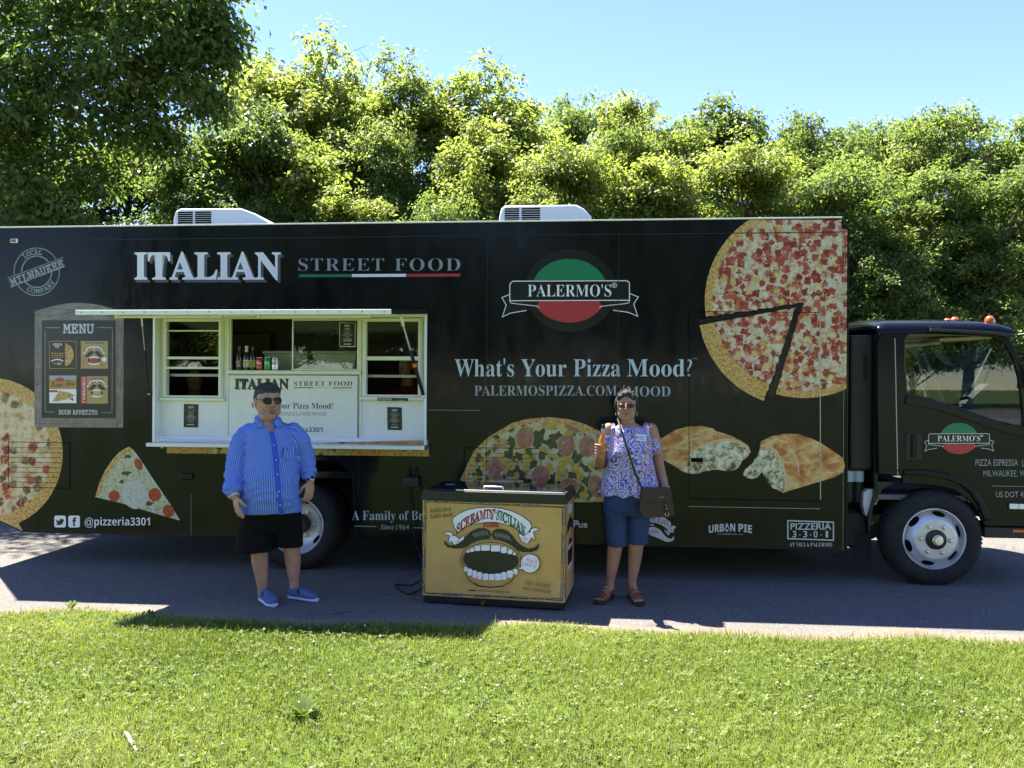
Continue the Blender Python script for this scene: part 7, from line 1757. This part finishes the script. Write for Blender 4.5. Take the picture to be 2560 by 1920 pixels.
pk_ = torso_front(520, 530, .003); m = MB(); q0 = [torso_front(x, z, .005) for x, z in ((486, 520), (545, 515), (548, 590), (517, 600), (490, 592))]; m.add(q0, [(0, 1, 2, 3, 4)]); po = m.build('pocket', MATS['blue_stripe_cloth'], sh); set_attr(po.data, 'stripe', [v.x for v in q0])
m = MB(); m.ball(torso_front(506, 536, .007), (.007, .002, .004), 8, 6); m.build('emblem', MATS['print_ink'], sh)
for SLq, rr in ((SL[0], .071), (SL[1], .064)):
    a_, b_ = SLq[-2], SLq[-1]; dd = (b_ - a_).normalized(); m = MB(); u_, v_, w_ = basis(dd); vs = []
    for (f, r_) in ((-.045, rr * 1.02), (-.04, rr * 1.06), (.004, rr * 1.02), (.008, rr * .97), (.004, rr * .85)):
        for k in range(20): a = 2 * math.pi * k / 20; vs.append(b_ + dd * f + (u_ * math.cos(a) + v_ * math.sin(a)) * r_ * (1 + .03 * math.sin(3 * a)))
    fs = [(i * 20 + k, i * 20 + (k + 1) % 20, i * 20 + 20 + (k + 1) % 20, i * 20 + 20 + k) for i in range(4) for k in range(20)]; m.add(vs, fs); cu = m.build('cuff', MATS['blue_stripe_cloth'], sh, smooth=60)
    set_attr(cu.data, 'stripe', [2 * math.pi * (i % 20) / 20 * .07 for i in range(len(cu.data.vertices))])
# shorts
mat('black_cloth', (.006, .006, .007), .9, spec=.15)
s_ = MB(); loft(s_, m_rings([(364, 900, 196, .17, -.015), (364, 960, 203, .175, -.01), (364, 1030, 205, .165, .01), (364, 1085, 190, .14, .02)]), 36, 2.4, R(10))
loft(s_, m_rings([(272, 1010, 108, .125, .0), (266, 1100, 116, .122, -.01), (265, 1160, 119, .118, -.01), (264, 1222, 121, .114, -.005)]), 28, 2.4, R(8)); loft(s_, m_rings([(460, 1010, 104, .125, .03), (474, 1100, 95, .12, .045), (476, 1150, 92, .116, .05), (478, 1200, 91, .112, .055)]), 28, 2.4, R(8))
me = fuse(s_, .008, 3); P_ = coords(me); set_coords(me, P_ + normals(me) * (.006 * vnoise(P_, (10, 10, 5), 2) + .004 * vnoise(P_, (22, 22, 14), 4))[:, None]); link('shorts', me, MATS['black_cloth'], man)
# hair, glasses, watch, bracelet, shoes
hb = MB(); hp_ = [(0, .012, .058, .088, .100, .066), (0, .045, .01, .086, .078, .09)]
for (x, y, z, a, b2, e) in hp_ + [(-.077, .020, .022, .018, .042, .05), (.077, .020, .022, .018, .042, .05), (0, .07, -.045, .06, .045, .05), (0, -.040, .102, .058, .040, .026), (-.058, -.030, .075, .026, .034, .03), (.058, -.030, .075, .026, .034, .03)]:
    m2 = MB(); m2.ball(Vector((x, y, z)) * hk, (a * hk * 1.06, b2 * hk, e * hk), 20, 12); hb.add([Mx @ Vector(v) for v in m2.v], m2.f)
tufts(hb, Mx, hk, [hp_[0]], 190, .022, .0068, 3, .6); tufts(hb, Mx, hk, [hp_[1]], 80, .016, .006, 4, .1)
me = fuse(hb, .0042, 1); P_ = coords(me); set_coords(me, P_ + normals(me) * (.004 * vnoise(P_, (70, 70, 40), 2))[:, None]); link('hair', me, MATS['hair_salt'], man)
mat('sunglass_lens', (.004, .004, .005), .12, spec=.3); mat('glossy_black', (.006, .006, .006), .2, spec=.5)
def specs(parent, Mx, k, lens_w, lens_h, frame, lensm, wide=1.0, drop=0.0, r=.0022):
    g = empty('sunglasses', (0, 0, 0)); g.parent = parent; f = lambda p: Mx @ (Vector(p) * k)
    for sgn in (-1, 1):
        ring = []
        for i in range(28):
            a = 2 * math.pi * i / 28; x = lens_w * math.copysign(abs(math.cos(a)) ** .75, math.cos(a)); z = lens_h * math.copysign(abs(math.sin(a)) ** .8, math.sin(a)) * (1 if math.sin(a) < 0 else .85)
            xx = sgn * .036 * wide + x; ring.append((xx, -.108 + 2.2 * xx * xx * 1.6, .002 + drop + z))
        m = MB(); m.add([f(p) for p in ring] + [f((sgn * .036 * wide, -.107 + .004, .002 + drop))], [(i, (i + 1) % 28, 28) for i in range(28)]); m.build('lens', MATS[lensm], g, smooth=80)
        m = MB(); m.tube([f(p) for p in ring] + [f(ring[0]), ], r, 6); m.build('rim', MATS[frame], g, smooth=60)
        m = MB(); e = (sgn * (.036 * wide + lens_w), -.108 + 3.5 * (.036 * wide + lens_w) ** 2, .008 + drop); m.tube([f(e), f((sgn * .084 * max(1, wide), -.03, .008 + drop)), f((sgn * .086 * max(1, wide), .02, .004 + drop))], r * 1.2, 6); m.build('temple', MATS[frame], g, smooth=60)
    m = MB(); m.tube([f((-.011, -.107, .006 + drop)), f((0, -.110, .010 + drop)), f((.011, -.107, .006 + drop))], r * 1.2, 6); m.build('bridge', MATS[frame], g, smooth=60)
specs(man, Mx, hk, .029, .0225, 'glossy_black', 'sunglass_lens', 1.06, .004, .0034)
mat('watch_strap', (.02, .014, .011), .5); mat('steel', (.6, .6, .6), .25, metal=1.0); mat('bead_cream', (.52, .46, .36), .6)
def band(parent, name, p, d, r, h, mt, face=None):
    u_, v_, w_ = basis(d); m = MB(); m.lathe([(r, -h), (r * 1.10, -h), (r * 1.10, h), (r, h)], p, d, 28); o = m.build(name, MATS[mt], parent, smooth=40)
    if face is not None:
        q = Vector(face); q = (q - w_ * q.dot(w_)).normalized(); m = MB(); m.lathe([(.021, 0), (.021, .008), (.017, .010), (0, .010)], Vector(p) + q * r, q, 20, mis=[0, 0, 0]); f_ = m.build('watch_case', MATS['steel'], o, smooth=40); m = MB(); m.lathe([(.016, .0105), (0, .0106)], Vector(p) + q * r, q, 20); m.build('dial', MATS['glossy_black'], f_)
    return o
d_ = mp(633, 762, -.01) - mp(626, 735, .01); band(man, 'wristwatch', mp(630, 752, -.003), d_, .036, .012, 'watch_strap', (.55, -.8, .2))
d_ = mp(188, 838, -.215) - mp(170, 800, -.19); band(man, 'bracelet', mp(184, 832, -.211), d_, .036, .008, 'bead_cream')
def f_denim_shoe(n, b): n.put(b.inputs['Base Color'], n.ramp(n.noise(n.obj(), 120, 3, .7), [(.3, (.06, .085, .17)), (.7, (.13, .17, .29))]))
mat('blue_canvas', rough=.9, spec=.2, fn=f_denim_shoe); mat('white_rubber', (.50, .54, .60), .6)
h_, t_ = mp(296, 1535, .045), mp(432, 1570, -.17); h_.z = t_.z = 0; so = shoe('shoe', man, h_, t_, ('blue_canvas', 'white_rubber'))
m = MB()
for sgn in (-1, 1): c_ = so[1] + so[2] * so[4] * .42 + so[3] * .036 * sgn + Vector((0, 0, .075)); m.ball(c_, (.006, .012, .022), 8, 6)
m.build('elastic', MATS['watch_strap'], so[0], smooth=60)
h_, t_ = mp(470, 1490, .10), mp(680, 1512, .0); h_.z = t_.z = 0; so = shoe('shoe', man, h_, t_, ('blue_canvas', 'white_rubber'))
m = MB()
for sgn in (-1, 1): c_ = so[1] + so[2] * so[4] * .42 + so[3] * .036 * sgn + Vector((0, 0, .075)); m.ball(c_, (.012, .006, .022), 8, 6)
m.build('elastic', MATS['watch_strap'], so[0], smooth=60)

# ---------------------------------------------------------------- the woman
WD = 6.49; WX0 = (1575 - 1280) / F_PX * WD
def wp(zx, zy, y=0.0):
    r = ray(1440 + zx / 2.964, 960 + zy / 2.964) * WD; return Vector((r.x - WX0, y, CAM_Z + r.z))
ws = 1 / 2.964 / F_PX * WD
wom = empty('person', (WX0, WD, 0), 0, 'woman in glasses with a paisley blouse and denim shorts, standing right of the freezer', 'person')
def w_rings(L): return [(wp(x, z).x, y, wp(x, z).z, hw * ws, hd) for (x, z, hw, hd, y) in L]
b = MB(); hc = wp(374, 162); WT = R(-9)
loft(b, w_rings([(380, 240, 50, .056, .01), (384, 285, 54, .058, .012), (388, 310, 95, .075, .012), (392, 335, 140, .088, .01), (395, 400, 146, .11, 0), (396, 500, 150, .135, -.01), (396, 600, 150, .13, -.01), (398, 700, 158, .135, 0), (400, 820, 162, .135, .01), (395, 900, 150, .12, .01)]), 34, 2.3)
WMx, wk = head(b, hc, WT, wide=1.06, jowl=.95, H=.222)
limb(b, [wp(242, 335), wp(212, 420, .0), wp(196, 520, .02), wp(188, 592, .03), wp(174, 560, -.07), wp(163, 520, -.16), wp(160, 505, -.19)], [.052, .047, .044, .043, .040, .033, .027], 16)
# the hand closed round the bottle
BT = wp(171, 470, -.245)
hb0 = wp(158, 508, -.20)
b.ball(wp(148, 480, -.215), (.020, .034, .042), 14, 10)
for i, (z0, L) in enumerate(((432, .07), (452, .075), (472, .072), (492, .06))):
    pts = [wp(140, z0 + 8, -.205), wp(122, z0, -.235), wp(136, z0 + 2, -.275), wp(162, z0 + 6, -.286)]; pts = smooth_path(pts, 4); b.tube(pts, [.0092] * 4 + [.0088] * 4 + [.008] * 4 + [.007], 10); b.ball(pts[-1], .0072, 8, 6)
pts = smooth_path([wp(165, 488, -.20), wp(190, 470, -.205), wp(200, 448, -.235), wp(194, 436, -.262)], 4); b.tube(pts, [.012] * 5 + [.0105] * 4 + [.009] * 4, 10); b.ball(pts[-1], .0088, 8, 6)
limb(b, [wp(556, 335), wp(585, 430, .0), wp(604, 540, .01), wp(620, 620, .01), wp(640, 710, -.03), wp(652, 765, -.06)], [.052, .048, .044, .042, .036, .026])
hand(b, wp(652, 765, -.06), wp(655, 850, -.09) - wp(652, 765, -.06), (-.8, .5, 0), .92, .35, -1)
limb(b, [wp(292, 900, .0), wp(290, 1080, 0), wp(290, 1190, -.005), wp(282, 1270, .01), wp(268, 1380, .015), wp(256, 1460, .02), wp(255, 1520, .02)], [.088, .078, .060, .056, .044, .033, .035])
limb(b, [wp(470, 900, .0), wp(455, 1080, 0), wp(446, 1185, -.005), wp(440, 1270, .01), wp(428, 1380, .015), wp(418, 1460, .015), wp(420, 1515, .01)], [.088, .078, .060, .056, .044, .033, .035])
FT = []
for (heel, toe) in ((wp(262, 1530, .05), wp(160, 1570, -.13)), (wp(420, 1525, .05), wp(446, 1580, -.17))):
    heel.z = toe.z = 0; FT.append((heel, toe)); ax = (toe - heel).normalized(); sd = Vector((-ax.y, ax.x, 0)); L = (toe - heel).length
    zz = lambda v, h: Vector((v.x, v.y, h))
    limb(b, [zz(heel + ax * .02, .06), zz(heel + ax * L * .35, .07), zz(heel + ax * L * .62, .048), zz(heel + ax * L * .80, .036)], [.032, .034, .030, .022]); limb(b, [zz(heel + ax * L * .5 + sd * .015, .045), zz(heel + ax * L * .76 + sd * .022, .034)], [.026, .019]); limb(b, [zz(heel + ax * L * .5 - sd * .015, .045), zz(heel + ax * L * .76 - sd * .022, .034)], [.026, .019])
    for i, o2 in enumerate((-.034, -.016, .001, .017, .031)): q = zz(heel + ax * L * (.80 + (.02 if i else 0)) + sd * o2, .032); b.tube([q, q + ax * .02 + Vector((0, 0, .003)), q + ax * (.038 - .003 * i) - Vector((0, 0, .004))], [.0105, .0098, .0075], 8); b.ball(q + ax * (.038 - .003 * i) - Vector((0, 0, .004)), .0078, 8, 6)
me = fuse(b, .0045, 2); tints(me, WMx, wk, False); link('body', me, MATS['skin_brown'], wom)
def f_paisley(n, b_):
    o = n.obj(); v = n.vmath('ADD', o, n.vmath('MULTIPLY', n.noise(o, 14, 3, .6, col=True), (.09, .09, .09)))
    vo = n.voro(v, 10.5); d = n.math('FRACT', n.math('MULTIPLY', vo['Distance'], 2.7)); rgb = n.sep(vo['Color'])
    c = n.ramp(d, [(0, (.50, .47, .66)), (.24, (.36, .36, .66)), (.32, (.03, .035, .16)), (.48, (.12, .15, .48)), (.6, (.50, .48, .68)), (.8, (.42, .20, .15)), (.9, (.045, .05, .24))])
    core = n.math('MULTIPLY', n.step(vo['Distance'], .30, .22), n.math('GREATER_THAN', rgb[0], .48)); c = n.mix(core, c, n.ramp(rgb[1], [(.3, (.62, .16, .07)), (.6, (.50, .16, .12)), (.8, (.07, .06, .20))]))
    w2 = n.voro(v, 30); c = n.mix(n.math('MULTIPLY', n.step(w2['Distance'], .32, .22), n.math('GREATER_THAN', n.sep(w2['Color'])[0], .62)), c, n.ramp(n.sep(w2['Color'])[1], [(.3, (.55, .55, .78)), (.55, (.03, .03, .14)), (.8, (.10, .20, .60))]))
    n.put(b_.inputs['Base Color'], c)
mat('paisley_cloth', rough=.8, spec=.2, fn=f_paisley)
s_ = MB()
loft(s_, w_rings([(388, 318, 118, .080, .012), (391, 330, 142, .092, .01), (394, 350, 156, .104, .006), (397, 400, 161, .122, 0), (394, 500, 167, .15, -.014), (394, 560, 174, .148, -.012), (398, 640, 188, .152, -.008), (404, 720, 206, .16, -.004), (411, 800, 226, .168, 0), (413, 818, 230, .17, 0)]), 40, 2.25)
for (x0_, x1_) in ((255, 288), (500, 545)): limb(s_, [wp((x0_ + x1_) / 2, 335, -.04), wp((x0_ + x1_) / 2 + (4 if x0_ < 400 else -2), 304, .015), wp((x0_ + x1_) / 2, 330, .07)], [.024, .020, .024])
loft(s_, w_rings([(226, 378, 38, .056, .0), (222, 420, 36, .060, .0), (218, 470, 34, .060, .0), (214, 500, 33, .060, .0)]), 24, 2.1); loft(s_, w_rings([(576, 396, 36, .056, .0), (584, 440, 38, .060, .0), (590, 480, 39, .060, .0), (594, 520, 39, .060, .0)]), 24, 2.1)
me = fuse(s_, .006, 2); Pw = coords(me); Nw = normals(me)
thw = np.arctan2(Pw[:, 1], Pw[:, 0] - wp(396, 0).x); low = np.clip((1.18 - Pw[:, 2]) / .35, 0, 1)
set_coords(me, Pw + Nw * (.004 * vnoise(Pw, (12, 12, 8)) + .010 * low * np.sin(thw * 9 + 2 * vnoise(Pw, (3, 3, 3))) + .002 * vnoise(Pw, (40, 40, 30), 3))[:, None]); Pw = coords(me)
bl = link('blouse', me, MATS['paisley_cloth'], wom)
def f_denim(n, b): g = n.noise(n.obj(), 4, 4, .6); f = n.noise(n.mapping(n.obj(), (1, 1, .15)), 320, 2, .6); n.put(b.inputs['Base Color'], n.mix(n.math('MULTIPLY', f, .5), n.ramp(g, [(.35, (.010, .024, .075)), (.7, (.026, .052, .13))]), (.05, .075, .15)))
mat('denim', rough=.85, spec=.2, fn=f_denim)
s_ = MB(); loft(s_, w_rings([(393, 770, 172, .145, 0), (385, 850, 178, .15, .0), (380, 930, 178, .145, .005), (378, 965, 170, .13, .01)]), 34, 2.35)
loft(s_, w_rings([(292, 920, 86, .112, .0), (296, 1040, 82, .104, .0), (302, 1130, 78, .096, .0), (306, 1196, 74, .090, .0)]), 26, 2.3); loft(s_, w_rings([(468, 920, 86, .112, .0), (463, 1040, 80, .104, .0), (460, 1120, 76, .096, .0), (458, 1180, 74, .090, .0)]), 26, 2.3)
me = fuse(s_, .007, 2); P_ = coords(me); set_coords(me, P_ + normals(me) * (.005 * vnoise(P_, (11, 11, 9), 2) + .003 * vnoise(P_, (26, 26, 18), 4))[:, None]); link('denim_shorts', me, MATS['denim'], wom)
hb = MB(); hp_ = [(0, .012, .060, .086, .100, .070), (0, .045, .01, .086, .080, .10)]
for (x, y, z, a, b2, e) in hp_ + [(-.080, .012, .012, .020, .050, .065), (.080, .012, .012, .020, .050, .065), (0, .07, -.05, .06, .045, .05), (.005, -.035, .098, .056, .050, .034), (-.05, -.045, .072, .03, .035, .035), (.052, -.045, .072, .03, .035, .035)]:
    m2 = MB(); m2.ball(Vector((x, y, z)) * wk, (a * wk * .985, b2 * wk * .97, e * wk * .96), 20, 12); hb.add([WMx @ Vector(v) for v in m2.v], m2.f)
tufts(hb, WMx, wk, [hp_[0]], 80, .018, .008, 8, .15); tufts(hb, WMx, wk, [hp_[1]], 60, .018, .007, 9, -.3)
me = fuse(hb, .0042, 2); P_ = coords(me); set_coords(me, P_ + normals(me) * (.005 * vnoise(P_, (60, 60, 26), 2))[:, None]); link('hair', me, MATS['hair_dark'], wom)
mat('tinted_lens', (.03, .022, .016), .12, spec=.3); mat('tortoise', (.03, .012, .008), .3); specs(wom, WMx, wk, .024, .0135, 'tortoise', 'tinted_lens', 1.02, .0, .0022)
mat('earring_green', (.25, .42, .30), .25, coat=.5)
for sgn in (-1, 1): m = MB(); q = WMx @ (Vector((sgn * .088, -.002, -.045)) * wk); m.tube([q, q - Vector((0, 0, .018))], .0015, 6); m.ball(q - Vector((0, 0, .026)), (.005, .004, .010), 8, 6); m.build('earring', MATS['earring_green'], wom, smooth=60)
def front_w(zx, zy, off):
    q = wp(zx, zy); k = (np.abs(Pw[:, 0] - q.x) < .012) & (np.abs(Pw[:, 2] - q.z) < .012); y = Pw[k, 1].min() if k.any() else -.14
    return Vector((q.x, y - off, q.z))
A = [front_w(x, z, .006) for x, z in ((427, 364), (505, 371), (503, 416), (426, 411))]; yv = min(v.y for v in A); m = MB(); m.add(A, [(0, 1, 2, 3)]); mat('card_white', (.66, .66, .68), .35); tg = m.build('name_tag', MATS['card_white'], wom); s2 = tg.modifiers.new('thick', 'SOLIDIFY'); s2.thickness = .002
m = MB()
for (x0_, x1_, z0_) in ((450, 490, 385), (448, 488, 400)): c0_, c1_ = front_w(x0_, z0_, .010), front_w(x1_, z0_ + 3, .010); m.add([c0_, c1_, c1_ + Vector((0, 0, .005)), c0_ + Vector((0, 0, .005))], [(0, 1, 2, 3)])
m.build('scribble', MATS['can_blue'], tg); m = MB(); c0_ = front_w(435, 388, .0095); m.ball(c0_, (.006, .001, .013), 10, 6); m.build('badge_mark', MATS['print_red'], tg)
mat('tan_leather', (.27, .085, .045), .5, spec=.35); mat('dark_sole', (.03, .018, .013), .7); mat('gold', (.65, .48, .20), .3, metal=.9)
for (heel, toe) in FT:
    so, h, ax, sd, L = shoe('sandal', wom, heel - (toe - heel).normalized() * .02, toe + (toe - heel).normalized() * .045, ('tan_leather', 'dark_sole'), sole_h=.022, upper=0, w=.98)
    for f, hh, ww in ((.42, .082, .040), (.60, .066, .043), (.74, .054, .044)):
        A_, B_ = [], []
        for i in range(11):
            a = math.pi * i / 10; q = h + ax * L * f + sd * ww * math.cos(a) + Vector((0, 0, .018 + hh * .95 * math.sin(a) ** .8)); A_.append(q - ax * .014); B_.append(q + ax * .014)
        sheet_strip(A_, B_, 'strap', 'tan_leather', so, .004)
    m = MB(); q = h + ax * L * .42 + Vector((0, 0, .105)); m.tube([q + (sd * math.cos(a) + ax * math.sin(a)) * .012 for a in [i * .5236 for i in range(13)]], .003, 6); m.build('buckle', MATS['gold'], so, smooth=60)
m = MB(); c_ = wp(651, 758, -.056)
for i in range(16): a = 2 * math.pi * i / 16; m.ball(c_ + Vector((.031 * math.cos(a), .031 * math.sin(a), .006 * math.sin(2 * a))), (.006, .006, .005), 6, 4, mi=i % 2)
m.build('bracelet', [MATS['bead_cream'], MATS['earring_green']], wom, smooth=60)
# handbag with its strap, and the bottle: held things
mat('bag_leather', (.040, .023, .019), .55, spec=.35); mat('strap_black', (.012, .010, .012), .6)
bag = empty('handbag', (WX0 + wp(558, 850).x, WD - .21, wp(558, 850).z), 0, 'dark brown cross-body handbag with a gold ring hanging at the woman in paisley', 'handbag')
bo = Vector(bag.location) - Vector((WX0, WD, 0)); yb = .035
def bp(zx, zy): q = wp(zx, zy); return ((q.x - bo.x) * 1.0, q.z - bo.z)
m = MB(); m.plate([bp(*p) for p in ((452, 752), (470, 745), (560, 743), (645, 741), (655, 752), (672, 840), (684, 915), (676, 940), (600, 950), (490, 956), (450, 935), (434, 900), (444, 820))], -yb, yb); m.build('pouch', MATS['bag_leather'], bag, bevel=.018, smooth=50, seg=3)
m = MB(); m.plate([bp(*p) for p in ((450, 750), (470, 742), (645, 738), (658, 750), (664, 800), (640, 835), (560, 846), (500, 838), (455, 812))], -yb - .010, -yb - .001); fl_ = m.build('flap', MATS['bag_leather'], bag, bevel=.004)
m = MB(); q = bp(590, 800); m.tube([(q[0] + .016 * math.cos(a), -yb - .014, q[1] + .010 * math.sin(a)) for a in [math.pi + i * .35 for i in range(10)]], .003, 6); m.build('ring', MATS['gold'], bag, smooth=60)
m = MB(); q = bp(629, 930); m.tube([(q[0] + .013 * math.cos(a), -yb - .006, q[1] + .015 * math.sin(a)) for a in [2.2 + i * .48 for i in range(11)]], .0035, 6); m.build('ring', MATS['gold'], bag, smooth=60)
m = MB(); a_, b_ = bp(612, 845), bp(626, 915); m.tube([(a_[0], -yb - .008, a_[1]), (b_[0], -yb - .008, b_[1])], .006, 6); m.build('tassel_cord', MATS['strap_black'], bag, smooth=60)
for zc_ in (862, 886): q = bp(618 + (zc_ - 862) * .3, zc_); m = MB(); m.lathe([(0, .003), (.005, 0)], (q[0], -yb - .012, q[1]), (0, -1, 0), 8); m.build('stud', MATS['gold'], bag)
pth = [wp(306, 272, .06), wp(308, 262, .02)] + [front_w(x, z, .008) for x, z in ((318, 320), (330, 372), (345, 425), (362, 480), (380, 535), (398, 590), (416, 640), (434, 690), (448, 725))] + [wp(462, 748, -.20)]
pth[1].z += .012; m = MB(); m.tube([p - bo for p in smooth_path(pth, 4)], .0075, 8); m.build('strap', MATS['strap_black'], bag, smooth=60)
mat('orange_drink', (.62, .20, .025), .08, spec=.6, coat=.5, trans=.35); glass_mat('bottle_glass', (.9, .92, .9), .7, .05)
lo_, hi_ = wp(163, 530, -.245), wp(178, 288, -.245); axb = (hi_ - lo_); Lb = axb.length
bt = empty('drink_bottle', (WX0 + lo_.x, WD + lo_.y, lo_.z), 0, 'small bottle of orange drink with a black cap in the woman’s raised hand', 'bottle')
m = MB(); m.lathe([(0, .001), (.026, 0), (.029, .006), (.029, Lb * .48), (.027, Lb * .56), (.017, Lb * .66), (.0125, Lb * .74), (.0125, Lb * .84), (0, Lb * .84)], (0, 0, 0), axb, 24); m.build('glass', MATS['orange_drink'], bt, smooth=40)
m = MB(); m.lathe([(.0135, Lb * .76), (.0145, Lb * .765), (.0145, Lb * .90), (.0135, Lb * .905)], (0, 0, 0), axb, 20); m.build('neck_label', MATS['print_silver'], bt, smooth=40)
m = MB(); m.lathe([(.0155, Lb * .87), (.0155, Lb * .99), (.013, Lb), (0, Lb)], (0, 0, 0), axb, 20); m.build('cap', MATS['glossy_black'], bt, smooth=40)

# ---------------------------------------------------------------- staff half seen inside the truck
mat('orange_cloth', (.50, .10, .02), .85); mat('maroon_cloth', (.16, .012, .02), .85)
def staff(px, back, cloth, label, lean, h=1.62, arm=1):
    u = T.px(px, 900, -(DY + back))[0]; o = empty('person', T.o + T.e * u - T.n * (DY + back) + Vector((0, 0, .90)), T.yaw, label, 'person')
    b = MB(); z = h - .9 + .25
    Mh, kh = head(b, (lean * .9, -.06, z + .02), R(20 * arm), H=.22); loft(b, [(lean * .8, -.03, z - .07, .05, .055), (lean * .7, -.02, z - .16, .07, .06), (lean * .6, 0, z - .24, .15, .09), (lean * .3, 0, z - .5, .15, .11), (0, 0, z - .8, .15, .12), (0, .0, .25, .13, .11), (0, 0, .0, .12, .1)], 24)
    for sgn in (-1, 1):
        sh_ = Vector((lean * .6 + sgn * .18, 0, z - .24)); limb(b, [sh_, sh_ + Vector((sgn * .07, .0, -.26)), sh_ + Vector((sgn * .0, -.16, -.36))], [.05, .042, .03]); hand(b, sh_ + Vector((sgn * .0, -.16, -.36)), (-.3 * sgn, -.9, -.2), (0, -.2, -1), .95, .3, sgn)
    me = fuse(b, .008, 2); tints(me, Mh, kh, False); link('body', me, MATS['skin_tan'], o)
    b = MB(); loft(b, [(lean * .66, -.01, z - .17, .085, .07), (lean * .6, 0, z - .21, .16, .10), (lean * .3, 0, z - .5, .17, .13), (0, 0, z - .86, .18, .14)], 24)
    for sgn in (-1, 1): sh_ = Vector((lean * .6 + sgn * .18, 0, z - .24)); limb(b, [sh_, sh_ + Vector((sgn * .05, 0, -.17))], [.066, .064])
    link('shirt', fuse(b, .010, 2), MATS[cloth], o); b = MB(); m2 = MB(); m2.ball((0, .02, .035), (.085, .10, .085), 16, 10); b.add([Mh @ Vector(v) for v in m2.v], m2.f); b.build('hair', MATS['hair_dark'], o, smooth=60)
    b = MB(); loft(b, [(0, 0, z - .84, .165, .125), (0, 0, .4, .15, .12), (0, 0, .0, .13, .11)], 20); b.build('trousers', MATS['black_cloth'], o, smooth=60)
staff(468, .62, 'orange_cloth', 'worker in an orange shirt bending behind the left window of the truck', .12, 1.45)
staff(1022, .55, 'maroon_cloth', 'worker in a dark red shirt standing behind the right window of the truck', 0, 1.60, -1)
